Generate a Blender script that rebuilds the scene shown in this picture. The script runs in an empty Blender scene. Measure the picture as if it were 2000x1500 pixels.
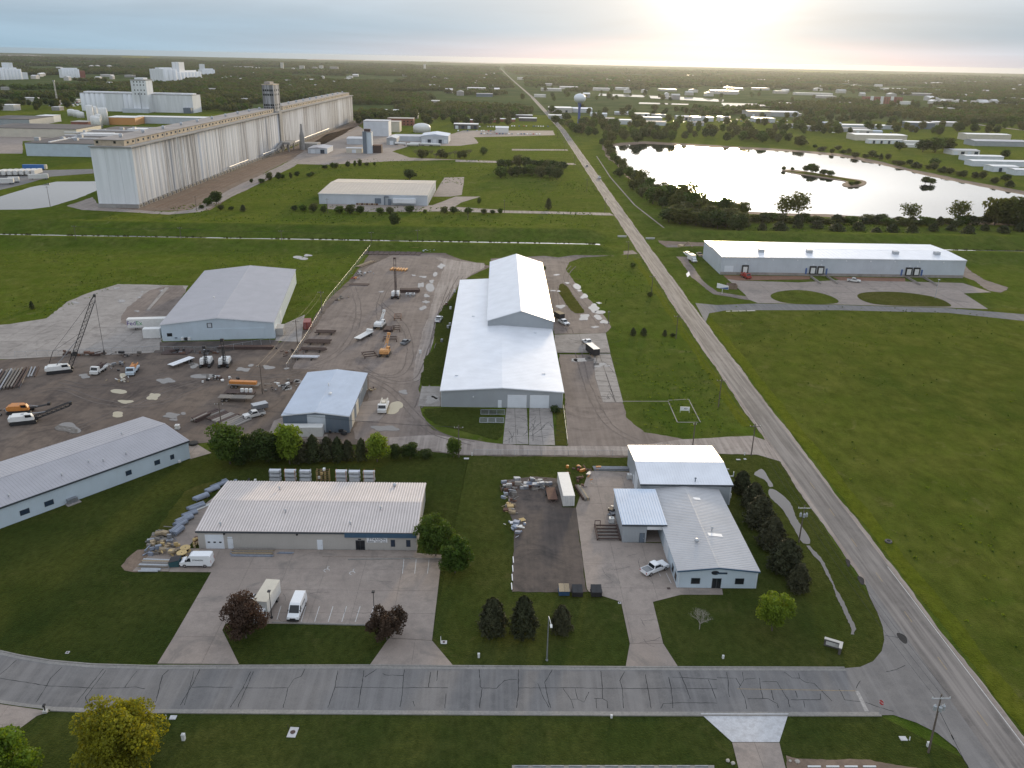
import bpy, bmesh, math, random
import numpy as np
from mathutils import Vector, Matrix
from mathutils.geometry import tessellate_polygon
R = math.radians
random.seed(7); RNG = np.random.default_rng(7)
scene = bpy.context.scene
COL = scene.collection

# ------------------------------------------------------------------ camera (a drone 90 m up, looking north-ish and down)
FPX = 1618.0; CAM_H = 90.0; YAW = R(1.2)
PITCH = math.atan((750 - 114) / FPX); ROLL = math.atan(0.0208)
_c, _s, _cp, _sp = math.cos(ROLL), math.sin(ROLL), math.cos(PITCH), math.sin(PITCH)
def _yaw(v):
    c, s = math.cos(-YAW), math.sin(-YAW)
    return Vector((v[0]*c - v[1]*s, v[0]*s + v[1]*c, v[2]))
cam_d = bpy.data.cameras.new('camera'); cam_d.sensor_width = 36; cam_d.lens = 36 * FPX / 2000
cam_d.clip_start = 0.5; cam_d.clip_end = 60000
cam = bpy.data.objects.new('camera', cam_d); COL.objects.link(cam); scene.camera = cam
_r = _yaw((_c, _s*_sp, _s*_cp)); _u = _yaw((-_s, _c*_sp, _c*_cp)); _f = _yaw((0, _cp, -_sp))
cam.matrix_world = Matrix(((_r.x, _u.x, -_f.x, 0), (_r.y, _u.y, -_f.y, 0), (_r.z, _u.z, -_f.z, CAM_H), (0, 0, 0, 1)))
def ray(px, py):
    u = (px - 1000) / FPX; v = (750 - py) / FPX
    x = u*_c - v*_s; y = u*_s + v*_c
    return _yaw((x, _cp + y*_sp, -_sp + y*_cp))
def g(px, py, z=0.0):
    """survey: the point of the plain (or of height z) measured at a place of the photograph"""
    d = ray(px, py); t = (z - CAM_H) / d.z
    return (d.x*t, d.y*t)

# ------------------------------------------------------------------ sun and sky
SUN = ray(1425, -110).normalized()
SUN_EL = math.asin(SUN.z); SUN_AZ = math.atan2(SUN.x, SUN.y)
world = bpy.data.worlds.new('World'); scene.world = world; world.use_nodes = True
def build_world():
    nt = world.node_tree; nt.nodes.clear(); N = nt.nodes; L = nt.links
    def n(t, **k):
        o = N.new(t)
        for a, b in k.items(): setattr(o, a, b)
        return o
    def math_(op, a, b=None, clamp=False):
        m = n('ShaderNodeMath', operation=op); m.use_clamp = clamp
        for i, v in enumerate((a, b)):
            if v is None: continue
            if isinstance(v, (int, float)): m.inputs[i].default_value = v
            else: L.new(v, m.inputs[i])
        return m.outputs[0]
    def mix(fac, a, b, bt='MIX'):
        m = n('ShaderNodeMix', data_type='RGBA', blend_type=bt)
        for s, v in ((m.inputs[0], fac), (m.inputs[6], a), (m.inputs[7], b)):
            if isinstance(v, (int, float)): s.default_value = v
            elif isinstance(v, tuple): s.default_value = (*v, 1)
            else: L.new(v, s)
        return m.outputs[2]
    tc = n('ShaderNodeTexCoord'); d = tc.outputs['Generated']
    sep = n('ShaderNodeSeparateXYZ'); L.new(d, sep.inputs[0]); z = sep.outputs[2]
    dot = n('ShaderNodeVectorMath', operation='DOT_PRODUCT'); L.new(d, dot.inputs[0]); dot.inputs[1].default_value = SUN
    dt = math_('MAXIMUM', dot.outputs['Value'], 0.0)
    sky = n('ShaderNodeTexSky', sky_type='NISHITA'); sky.sun_disc = False
    sky.sun_elevation = SUN_EL; sky.sun_rotation = SUN_AZ; sky.altitude = 450; sky.air_density = 1.0; sky.dust_density = 1.6; sky.ozone_density = 1.5
    clear = mix(1.0, sky.outputs[0], (0.10, 0.10, 0.10), 'MULTIPLY')
    # high thin overcast: its own brightness against elevation
    cr = n('ShaderNodeValToRGB'); L.new(z, cr.inputs[0]); e = cr.color_ramp.elements
    e[0].position = 0.0; e[0].color = (.30, .45, .57, 1)
    e[1].position = 1.0; e[1].color = (.62, .70, .82, 1)
    for p, c in ((.03, (.35, .48, .60)), (.055, (.45, .54, .63)), (.085, (.62, .66, .71)), (.2, (.86, .89, .95)), (.4, (.80, .86, .97))):
        q = e.new(p); q.color = (*c, 1)
    veil = cr.outputs[0]
    # long streaks of cloud, flattened towards the horizon
    zz = math_('MAXIMUM', z, 0.0)
    az = math_('ARCTAN2', sep.outputs[0], sep.outputs[1])
    com = n('ShaderNodeCombineXYZ'); L.new(math_('MULTIPLY', az, 2.2), com.inputs[0]); L.new(math_('MULTIPLY', math_('POWER', zz, 0.7), 15.0), com.inputs[1])
    no = n('ShaderNodeTexNoise'); no.inputs['Scale'].default_value = 1.0; no.inputs['Detail'].default_value = 6; no.inputs['Roughness'].default_value = .55; no.inputs['Distortion'].default_value = .5
    L.new(com.outputs[0], no.inputs['Vector'])
    st = n('ShaderNodeMapRange'); st.inputs[1].default_value = .36; st.inputs[2].default_value = .66; st.inputs[3].default_value = .91; st.inputs[4].default_value = 1.10
    L.new(no.outputs['Fac'], st.inputs[0])
    veil = mix(1.0, veil, st.outputs[0], 'MULTIPLY')
    sky_c = mix(0.95, clear, veil)
    # a bank of thicker cloud low over the horizon holds back the glare
    bank = n('ShaderNodeMapRange'); bank.interpolation_type = 'SMOOTHSTEP'
    for i, v in ((1, .060), (2, .135), (3, .02), (4, 1.0)): bank.inputs[i].default_value = v
    L.new(math_('ADD', z, math_('MULTIPLY', math_('SUBTRACT', no.outputs['Fac'], .5), .055)), bank.inputs[0])
    # the sun shining through the veil
    def glow(p, amp, col): return mix(1.0, math_('MULTIPLY', math_('POWER', dt, p), amp), col, 'MULTIPLY')
    gl = glow(60, 1.5, (1, .96, .90))
    gl = mix(1.0, gl, glow(14, .75, (1, .97, .94)), 'ADD')
    gl = mix(1.0, gl, bank.outputs[0], 'MULTIPLY')
    thin = math_('ADD', math_('MULTIPLY', bank.outputs[0], .80), .20)
    core = mix(1.0, glow(3500, 10.0, (1, .90, .70)), glow(380, 4.0, (1, .92, .76)), 'ADD')
    gl = mix(1.0, gl, mix(1.0, core, thin, 'MULTIPLY'), 'ADD')
    gl = mix(1.0, gl, glow(60, .14, (1, .82, .58)), 'ADD')
    # a pink band low under the cloud on the sun's side
    low = n('ShaderNodeMapRange'); low.interpolation_type = 'SMOOTHSTEP'
    for i, v in ((1, .0), (2, .032), (3, 1.0), (4, 0.0)): low.inputs[i].default_value = v
    L.new(z, low.inputs[0])
    side = math_('POWER', dt, 16)
    pk = mix(1.0, math_('MULTIPLY', low.outputs[0], side), (.46, .24, .17), 'MULTIPLY')
    tot = mix(1.0, mix(1.0, sky_c, gl, 'ADD'), pk, 'ADD')
    bg = n('ShaderNodeBackground'); L.new(tot, bg.inputs[0]); bg.inputs[1].default_value = 1.0
    out = n('ShaderNodeOutputWorld'); L.new(bg.outputs[0], out.inputs[0])
build_world()
sun_d = bpy.data.lights.new('sun', 'SUN'); sun_d.energy = 2.6; sun_d.angle = R(5); sun_d.color = (1, .77, .47)
sun_o = bpy.data.objects.new('sun', sun_d); COL.objects.link(sun_o); sun_o.rotation_euler = SUN.to_track_quat('Z', 'Y').to_euler()
vs = scene.view_settings; vs.view_transform = 'Standard'; vs.look = 'None'; vs.exposure = 0.18; vs.gamma = 1.0; vs.use_curve_mapping = False
scene.cycles.max_bounces = 5; scene.cycles.diffuse_bounces = 2; scene.cycles.glossy_bounces = 3; scene.cycles.transparent_max_bounces = 6
scene.cycles.volume_bounces = 0; scene.cycles.sample_clamp_indirect = 4.0

# ------------------------------------------------------------------ materials
MATS = {}
def material(name, build):
    m = bpy.data.materials.new(name); m.use_nodes = True; nt = m.node_tree; nt.nodes.clear()
    out = nt.nodes.new('ShaderNodeOutputMaterial'); p = nt.nodes.new('ShaderNodeBsdfPrincipled')
    nt.links.new(p.outputs[0], out.inputs[0]); build(nt, p, out); MATS[name] = m; return m
def nd(nt, t, ins=None, **k):
    o = nt.nodes.new(t)
    for a, b in k.items(): setattr(o, a, b)
    for i, v in (ins or {}).items():
        if isinstance(v, bpy.types.NodeSocket): nt.links.new(v, o.inputs[i])
        else: o.inputs[i].default_value = v
    return o
def c4(c): return (c[0], c[1], c[2], 1)
def mixc(nt, f, a, b, bt='MIX'):
    m = nt.nodes.new('ShaderNodeMix'); m.data_type = 'RGBA'; m.blend_type = bt
    for s, v in ((m.inputs[0], f), (m.inputs[6], a), (m.inputs[7], b)):
        if isinstance(v, bpy.types.NodeSocket): nt.links.new(v, s)
        elif isinstance(v, (int, float)): s.default_value = v
        else: s.default_value = c4(v)
    return m.outputs[2]
def ramp(nt, fac, lo, hi, a=0.0, b=1.0):
    m = nd(nt, 'ShaderNodeMapRange', {0: fac, 1: lo, 2: hi, 3: a, 4: b}); m.clamp = True; return m.outputs[0]
def coord(nt, kind='Object', scale=(1, 1, 1), rot=0.0):
    if kind == 'World': v = nd(nt, 'ShaderNodeNewGeometry').outputs['Position']
    else: v = nd(nt, 'ShaderNodeTexCoord').outputs[kind]
    m = nd(nt, 'ShaderNodeMapping'); nt.links.new(v, m.inputs[0]); m.inputs['Scale'].default_value = scale; m.inputs['Rotation'].default_value = (0, 0, rot)
    return m.outputs[0]
def noise(nt, v, sc, det=4, ro=.55, dist=0.0):
    return nd(nt, 'ShaderNodeTexNoise', {'Vector': v, 'Scale': sc, 'Detail': det, 'Roughness': ro, 'Distortion': dist}).outputs['Fac']
def bump(nt, p, h, strength, dist):
    b = nd(nt, 'ShaderNodeBump', {'Height': h, 'Strength': strength, 'Distance': dist}); nt.links.new(b.outputs[0], p.inputs['Normal'])
def plain(name, col, rough=.6, var=.12, sc=1.5, metal=0.0, spec=.5, grime=None, vary=0.0):
    """painted or plain surface: colour with large and small mottling"""
    def b(nt, p, out):
        v = coord(nt); f = noise(nt, v, sc, 5); f2 = noise(nt, v, sc*9, 3)
        c = mixc(nt, ramp(nt, f, .3, .7), tuple(x*(1-var) for x in col), tuple(min(1, x*(1+var)) for x in col))
        c = mixc(nt, ramp(nt, f2, .35, .75, 0, .35), c, tuple(x*(1-2*var) for x in col))
        if grime: c = mixc(nt, ramp(nt, noise(nt, v, sc*.6, 6, .7), .55, .75, 0, .7), c, grime)
        if vary:
            oi = nd(nt, 'ShaderNodeObjectInfo').outputs['Random']
            c = mixc(nt, 1.0, c, nd(nt, 'ShaderNodeCombineColor', {0: ramp(nt, oi, 0, 1, 1-vary, 1+vary), 1: ramp(nt, oi, 0, 1, 1-vary, 1+vary), 2: ramp(nt, oi, 0, 1, 1-vary, 1+vary)}).outputs[0], 'MULTIPLY')
        nt.links.new(c, p.inputs['Base Color']); p.inputs['Roughness'].default_value = rough; p.inputs['Metallic'].default_value = metal
        p.inputs['Specular IOR Level'].default_value = spec
    return material(name, b)
def grass(name, a, b_, c_, dry=(.16, .14, .06), dryf=.5, fine=1.0, sheen=.10, stripe=0.0):
    def b(nt, p, out):
        v = coord(nt, 'World')
        big = noise(nt, v, .016, 6, .62, .6); mid = noise(nt, v, .07, 6, .62, .4); tuft = noise(nt, coord(nt, 'World', (1, .6, 1)), .55*fine, 5, .7); blade = noise(nt, v, 3.1, 3, .7)
        col = mixc(nt, ramp(nt, big, .38, .62), a, b_)
        col = mixc(nt, ramp(nt, mid, .38, .68), col, c_)
        col = mixc(nt, ramp(nt, tuft, .36, .70, 0, .75), col, tuple(x*.48 for x in a))
        col = mixc(nt, ramp(nt, noise(nt, v, .12, 7, .75, .8), .58, .74, 0, dryf), col, dry)
        col = mixc(nt, ramp(nt, blade, .5, .8, 0, .38), col, tuple(min(1, x*1.7) for x in b_))
        if stripe:
            w = nd(nt, 'ShaderNodeTexWave', {'Vector': coord(nt, 'World', (1, 1, 1), .5), 'Scale': .34, 'Distortion': 3.0, 'Detail': 2.0, 'Detail Scale': .4}).outputs['Fac']
            col = mixc(nt, ramp(nt, w, .2, .8, 0, stripe), col, tuple(x*1.35 for x in c_))
        nt.links.new(col, p.inputs['Base Color']); p.inputs['Roughness'].default_value = .9; p.inputs['Specular IOR Level'].default_value = .0
        p.inputs['Sheen Weight'].default_value = sheen; p.inputs['Sheen Roughness'].default_value = .4; p.inputs['Sheen Tint'].default_value = (.95, .9, .12, 1)
        h = nd(nt, 'ShaderNodeMath', {0: tuft, 1: blade}, operation='ADD').outputs[0]
        bump(nt, p, h, .9, .35)
    return material(name, b)
def ground_mat(name, a, b_, c_, sc=.05, rough=.9, track=0.0, spec=.15, rot=0.0, damp=None):
    """gravel, soil, asphalt: three tones, optional worn streaks along one direction"""
    def b(nt, p, out):
        v = coord(nt, 'World')
        f1 = noise(nt, v, sc, 6, .62, .6); f2 = noise(nt, v, sc*7, 5, .65); f3 = noise(nt, v, 5.0, 3, .7)
        col = mixc(nt, ramp(nt, f1, .38, .62), a, b_); col = mixc(nt, ramp(nt, f2, .44, .66, 0, .85), col, c_)
        col = mixc(nt, ramp(nt, f3, .4, .75, 0, .4), col, tuple(x*.6 for x in a))
        if damp: col = mixc(nt, ramp(nt, noise(nt, v, sc*1.7, 8, .72, 1.2), .53, .66, 0, .85), col, damp)
        if track:
            w = noise(nt, coord(nt, 'World', (.9, .035, 1), rot), 1.0, 5, .6, .3)
            col = mixc(nt, ramp(nt, w, .42, .62, 0, track), col, tuple(min(1, x*1.45) for x in b_))
        nt.links.new(col, p.inputs['Base Color']); p.inputs['Roughness'].default_value = rough; p.inputs['Specular IOR Level'].default_value = spec
        bump(nt, p, f2, .5, .06)
    return material(name, b)
def paint_metal(name, col, rough=.4, seam=None, axis=0, dirt=.25, dirtcol=(.30, .28, .25), metal=0.0, vary=0.0):
    """sheet-metal cladding: profile relief along one axis, faint run-off streaks"""
    def b(nt, p, out):
        v = coord(nt); sep = nd(nt, 'ShaderNodeSeparateXYZ', {0: v})
        st = noise(nt, coord(nt, 'Object', (1, 1, .12)), 1.6, 5, .6); bl = noise(nt, v, .22, 4)
        c = mixc(nt, ramp(nt, bl, .3, .7), tuple(x*.92 for x in col), tuple(min(1, x*1.05) for x in col))
        c = mixc(nt, ramp(nt, st, .52, .8, 0, dirt), c, dirtcol)
        if seam:
            s = nd(nt, 'ShaderNodeMath', {0: sep.outputs[axis], 1: seam}, operation='DIVIDE').outputs[0]
            fr = nd(nt, 'ShaderNodeMath', {0: s}, operation='FRACT').outputs[0]
            ed = ramp(nt, nd(nt, 'ShaderNodeMath', {0: nd(nt, 'ShaderNodeMath', {0: fr, 1: .5}, operation='SUBTRACT').outputs[0]}, operation='ABSOLUTE').outputs[0], .36, .5)
            bump(nt, p, ed, .6, .04)
        nt.links.new(c, p.inputs['Base Color']); p.inputs['Roughness'].default_value = rough; p.inputs['Metallic'].default_value = metal
    return material(name, b)
def leaf_mat(name, col, var=.35, trans=.35, tint=(1.4, 1.25, .5)):
    def b(nt, p, out):
        oi = nd(nt, 'ShaderNodeObjectInfo').outputs['Random']; v = coord(nt)
        f = noise(nt, v, .55, 4); f2 = noise(nt, v, 4.0, 2)
        c = mixc(nt, ramp(nt, f, .3, .7), tuple(x*(1-var) for x in col), tuple(x*(1+var) for x in col))
        c = mixc(nt, ramp(nt, f2, .5, .8, 0, .5), c, tuple(min(1, x*1.5*t) for x, t in zip(col, tint)))
        k = ramp(nt, oi, 0, 1, .8, 1.2); c = mixc(nt, 1.0, c, nd(nt, 'ShaderNodeCombineColor', {0: k, 1: ramp(nt, oi, 0, 1, .88, 1.12), 2: k}).outputs[0], 'MULTIPLY')
        nt.links.new(c, p.inputs['Base Color']); p.inputs['Roughness'].default_value = .65; p.inputs['Specular IOR Level'].default_value = .2
        tr = nd(nt, 'ShaderNodeBsdfTranslucent', {0: mixc(nt, 1.0, c, tint, 'MULTIPLY')})
        ms = nd(nt, 'ShaderNodeMixShader', {0: trans}); nt.links.new(p.outputs[0], ms.inputs[1]); nt.links.new(tr.outputs[0], ms.inputs[2]); nt.links.new(ms.outputs[0], out.inputs[0])
    return material(name, b)
def water_mat(name, col, rough=.04, ripple=.02, sc=.6):
    def b(nt, p, out):
        v = coord(nt, 'World')
        p.inputs['Base Color'].default_value = c4(col); p.inputs['Roughness'].default_value = rough; p.inputs['IOR'].default_value = 1.33; p.inputs['Specular IOR Level'].default_value = .6
        bump(nt, p, noise(nt, v, sc, 3, .5), ripple, .1)
    return material(name, b)
def glassy(name, col=(.015, .018, .022), rough=.12):
    def b(nt, p, out):
        p.inputs['Base Color'].default_value = c4(col); p.inputs['Roughness'].default_value = rough
    return material(name, b)

grass('meadow', (.038, .074, .012), (.070, .114, .015), (.098, .116, .028), dry=(.17, .15, .08), dryf=.7, fine=.6)
grass('lawn', (.028, .047, .012), (.046, .065, .016), (.070, .078, .023), dry=(.11, .10, .04), dryf=.6, fine=1.6)
grass('lawn_dark', (.018, .035, .010), (.031, .049, .013), (.054, .066, .018), dry=(.085, .080, .030), dryf=.6, fine=1.8)
grass('field', (.044, .072, .013), (.078, .106, .016), (.108, .116, .026), dry=(.16, .14, .06), dryf=.7, fine=.45)
grass('verge', (.070, .098, .010), (.095, .122, .012), (.112, .124, .018), dry=(.14, .13, .05), dryf=.4, fine=1.2)
grass('scrub', (.044, .058, .014), (.075, .078, .020), (.100, .086, .034), dry=(.18, .15, .09), dryf=.8, fine=.9)
ground_mat('asphalt', (.152, .146, .143), (.188, .180, .175), (.208, .198, .190), sc=.06, track=.35, rot=1.5708)
ground_mat('road_worn', (.150, .138, .130), (.190, .174, .162), (.130, .121, .116), sc=.05, track=.8, rot=0.0, spec=.10, rough=.8)
ground_mat('concrete', (.305, .255, .220), (.360, .304, .264), (.268, .226, .198), sc=.07, damp=(.205, .180, .160))
ground_mat('joint', (.16, .14, .125), (.19, .165, .145), (.14, .125, .11), sc=.2)
ground_mat('concrete_pale', (.31, .282, .258), (.365, .333, .305), (.262, .238, .218), sc=.06, damp=(.20, .18, .165))
ground_mat('concrete_white', (.52, .52, .53), (.60, .60, .61), (.44, .43, .43), sc=.15)
ground_mat('kerb', (.27, .255, .235), (.32, .30, .275), (.22, .21, .195), sc=.3)
ground_mat('gravel', (.190, .155, .134), (.245, .202, .175), (.150, .124, .110), sc=.04, damp=(.115, .094, .085), track=.18, rot=.15)
ground_mat('gravel_dark', (.076, .064, .058), (.135, .108, .092), (.062, .055, .052), sc=.05, damp=(.045, .041, .040), track=.12)
ground_mat('mud', (.130, .100, .082), (.185, .146, .118), (.092, .074, .064), sc=.035, damp=(.058, .047, .042), track=.10, rot=1.1)
ground_mat('lane_gravel', (.26, .22, .195), (.31, .27, .24), (.21, .175, .155), sc=.06, track=.45, rot=1.57)
ground_mat('soil', (.20, .145, .105), (.26, .19, .14), (.15, .11, .085), sc=.08, damp=(.13, .10, .08))
ground_mat('red_soil', (.23, .125, .085), (.28, .16, .11), (.19, .11, .08), sc=.1)
ground_mat('rut', (.150, .124, .110), (.195, .162, .142), (.125, .104, .094), sc=.06, damp=(.085, .07, .065))
ground_mat('tar', (.030, .030, .032), (.045, .044, .045), (.035, .035, .036), sc=.3)
ground_mat('far_land', (.050, .074, .026), (.080, .104, .036), (.120, .125, .055), sc=.0022, spec=0.0)
plain('paint_white', (.58, .57, .55), .7, .2, 3, grime=(.30, .28, .26)); plain('paint_yellow', (.30, .22, .12), .7, .25, 3, grime=(.19, .18, .17)); plain('paint_faded', (.32, .31, .30), .7, .25, 3, grime=(.2, .19, .19))
water_mat('lake_water', (.020, .024, .022), .03, .03, .25); water_mat('puddle_water', (.17, .155, .14), .015, .01, .8); water_mat('muddy_water', (.40, .34, .22), .10, .01, .8)
paint_metal('roof_white', (.73, .75, .79), .30, None, 0, .10, (.5, .5, .5)); paint_metal('roof_old_white_shaded', (.50, .44, .41), .5, None, 0, .45, (.30, .25, .22)); paint_metal('roof_old_rib_lit', (.72, .66, .63), .45, None, 0, .2, (.45, .39, .35))  # old roof pan darker than its ribs: valley dirt and rib shading in colour
paint_metal('roof_grey', (.36, .35, .37), .36, None, 0, .12); paint_metal('roof_pale_grey', (.44, .44, .45), .35, None, 0, .30, (.30, .29, .28)); paint_metal('roof_blue', (.47, .53, .62), .33, None, 0, .12)
paint_metal('roof_light_blue', (.47, .56, .68), .33, None, 0, .06); paint_metal('roof_tan', (.40, .35, .29), .5, None, 0, .3, (.30, .22, .16)); paint_metal('roof_far_white', (.72, .71, .69), .3, None, 0, .1)
paint_metal('wall_grey', (.33, .355, .375), .5, .3, 0, .15); paint_metal('wall_pale', (.50, .54, .58), .5, .3, 0, .15); paint_metal('wall_white', (.60, .64, .68), .5, .3, 0, .12)
paint_metal('wall_beige', (.42, .40, .37), .5, .3, 0, .15); paint_metal('wall_slate', (.125, .16, .20), .5, .3, 0, .15); paint_metal('wall_blue_white', (.50, .58, .64), .5, .3, 0, .10); paint_metal('wall_cream', (.56, .52, .43), .5, .3, 0, .2)
paint_metal('fascia_blue', (.045, .10, .165), .45, .3, 0, .1); paint_metal('door_white', (.66, .70, .74), .45, None, 0, .06); paint_metal('trim_dark', (.05, .06, .07), .4); paint_metal('trim_white', (.70, .72, .74), .4)
glassy('glass'); glassy('glass_blue', (.03, .045, .07), .08); plain('black', (.02, .02, .022), .6, .2); plain('rubber', (.018, .018, .018), .85, .2)
plain('car_white', (.78, .79, .80), .25, .03, 2); plain('car_grey', (.16, .17, .18), .3, .05, 2); plain('box_white', (.66, .65, .62), .45, .06, 1.5, grime=(.52, .48, .42))
plain('chrome', (.5, .5, .52), .3, .1, 3, metal=.9); plain('steel', (.30, .31, .33), .45, .2, 3, metal=.6); plain('galv', (.42, .44, .46), .45, .15, 3, metal=.3)
plain('rust', (.145, .075, .050), .85, .3, 3, grime=(.07, .045, .04)); plain('rust_dark', (.075, .048, .042), .9, .3, 3, grime=(.04, .03, .03)); plain('orange', (.52, .20, .04), .5, .15, 3, grime=(.25, .11, .04)); plain('orange_pipe', (.58, .29, .10), .6, .2, 2)
plain('timber', (.36, .28, .18), .85, .25, 5, vary=.25); plain('timber_yellow', (.55, .40, .18), .8, .2, 5, vary=.2); plain('timber_grey', (.22, .20, .18), .9, .25, 5, vary=.3); plain('pole_wood', (.13, .105, .085), .9, .25, 6)
plain('wrap_grey', (.24, .27, .33), .4, .2, 2, vary=.25); plain('wrap_white', (.62, .64, .68), .35, .1, 2, vary=.12); plain('red_paint', (.24, .045, .035), .5, .2, 2); plain('truck_red', (.33, .04, .03), .4, .15, 2); plain('bin_blue', (.04, .09, .17), .55, .15, 2); plain('bin_teal', (.03, .085, .10), .55, .15, 2); plain('bin_black', (.028, .025, .027), .7, .2, 2)
plain('light_red', (.35, .02, .02), .3, .05); plain('light_amber', (.6, .25, .03), .3, .05); plain('headlight', (.75, .76, .78), .15, .03); plain('lens', (.6, .62, .6), .3, .05)
plain('stop_red', (.45, .03, .03), .4, .05); plain('brick_dark', (.10, .09, .085), .85, .3, 4); plain('stone_cap', (.50, .49, .46), .8, .1, 3); plain('tyre_grey', (.10, .095, .09), .9, .2, 4)
plain('tower_white', (.70, .73, .76), .35, .04, .5); plain('tower_blue', (.05, .09, .28), .45, .08, .5); plain('ink', (.012, .016, .024), .7, .1); plain('sign_white', (.75, .76, .77), .5, .03); plain('sign_blue', (.06, .12, .30), .5, .1); plain('purple', (.07, .02, .20), .5, .05); plain('logo_green', (.04, .26, .09), .5, .05); plain('bus_blue', (.04, .15, .42), .45, .1)
plain('brick_red', (.26, .10, .07), .85, .2, 2); plain('far_roof_dark', (.10, .095, .095), .85, .25, .05); plain('far_wall', (.42, .41, .39), .8, .12, .2, vary=.35); plain('far_roof', (.62, .61, .60), .35, .1, .2, vary=.4); plain('tank_white', (.68, .68, .66), .5, .08, 1)
leaf_mat('leaf_green', (.066, .110, .020), .4, .42); leaf_mat('leaf_lime', (.135, .200, .022), .3, .4); leaf_mat('leaf_gold', (.20, .215, .022), .5, .5, (1.2, 1.05, .4)); leaf_mat('leaf_dark', (.046, .070, .020), .4, .38); leaf_mat('leaf_maroon', (.072, .046, .033), .4, .3, (1.2, .95, .7)); leaf_mat('needle', (.038, .042, .020), .4, .18, (1.3, 1.1, .7)); leaf_mat('cedar', (.040, .050, .020), .4, .25); leaf_mat('leaf_far', (.080, .094, .042), .5, .45); leaf_mat('leaf_olive', (.075, .090, .024), .35, .4)
plain('bark', (.10, .08, .065), .95, .3, 5); plain('bark_pale', (.34, .31, .27), .9, .2, 5); plain('rock', (.42, .39, .34), .9, .2, 4)
def silo_wall(nt, p, out):
    v = coord(nt, 'World', (.55, .55, .02)); v2 = coord(nt, 'World', (.16, .16, .012))
    f = noise(nt, v, .85, 6, .7); f2 = noise(nt, v2, .7, 5, .6); big = noise(nt, coord(nt, 'World', (.02, .02, .004)), 1.0, 3)
    pos = nd(nt, 'ShaderNodeSeparateXYZ', {0: nd(nt, 'ShaderNodeNewGeometry').outputs['Position']})
    c = mixc(nt, ramp(nt, f2, .3, .7), (.50, .52, .55), (.60, .61, .62))
    k = ramp(nt, big, .34, .54, .15, 1.0)
    m = nd(nt, 'ShaderNodeMath', {0: ramp(nt, f, .38, .56), 1: k}, operation='MULTIPLY').outputs[0]
    c = mixc(nt, nd(nt, 'ShaderNodeMath', {0: m, 1: .9}, operation='MULTIPLY').outputs[0], c, (.150, .148, .150))
    nt.links.new(c, p.inputs['Base Color']); p.inputs['Roughness'].default_value = .85; p.inputs['Specular IOR Level'].default_value = .2
material('silo_wall', silo_wall)
def silo_clean(nt, p, out):
    f = noise(nt, coord(nt, 'World', (.3, .3, .02)), 1.0, 5, .6)
    nt.links.new(mixc(nt, ramp(nt, f, .35, .75), (.76, .78, .80), (.60, .62, .63)), p.inputs['Base Color']); p.inputs['Roughness'].default_value = .8
material('silo_clean', silo_clean)
plain('gallery_tan', (.46, .38, .28), .85, .3, .25, grime=(.24, .18, .13)); plain('gallery_roof', (.30, .27, .25), .85, .2, .08); plain('old_concrete', (.30, .29, .275), .9, .2, .15, grime=(.17, .16, .15)); plain('flat_roof', (.105, .095, .092), .9, .2, .05)
def mesh_wire(nt, p, out):
    p.inputs['Base Color'].default_value = (.35, .36, .36, 1); p.inputs['Metallic'].default_value = .5; p.inputs['Roughness'].default_value = .5
    tr = nd(nt, 'ShaderNodeBsdfTransparent'); ms = nd(nt, 'ShaderNodeMixShader', {0: .12})
    nt.links.new(tr.outputs[0], ms.inputs[1]); nt.links.new(p.outputs[0], ms.inputs[2]); nt.links.new(ms.outputs[0], out.inputs[0])
material('chain_link', mesh_wire)

# ------------------------------------------------------------------ helpers
def tag(o, label=None, cat=None, group=None, kind=None):
    if label: o['label'] = label
    if cat: o['category'] = cat
    if group: o['group'] = group
    if kind: o['kind'] = kind
    return o
def thing(name, label, cat, loc=(0, 0, 0), rz=0.0, group=None):
    o = bpy.data.objects.new(name, None); o.empty_display_size = .5; COL.objects.link(o)
    o.location = loc if len(loc) == 3 else (loc[0], loc[1], 0); o.rotation_euler = (0, 0, rz)
    return tag(o, label, cat, group)
def link_mesh(name, me, mat, parent=None, smooth=False, loc=None, rz=None):
    if mat is not None and not me.materials: me.materials.append(MATS[mat] if isinstance(mat, str) else mat)
    o = bpy.data.objects.new(name, me); COL.objects.link(o)
    if parent is not None: o.parent = parent
    if loc is not None: o.location = loc
    if rz is not None: o.rotation_euler = (0, 0, rz)
    if smooth: me.polygons.foreach_set('use_smooth', [True]*len(me.polygons))
    return o
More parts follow.
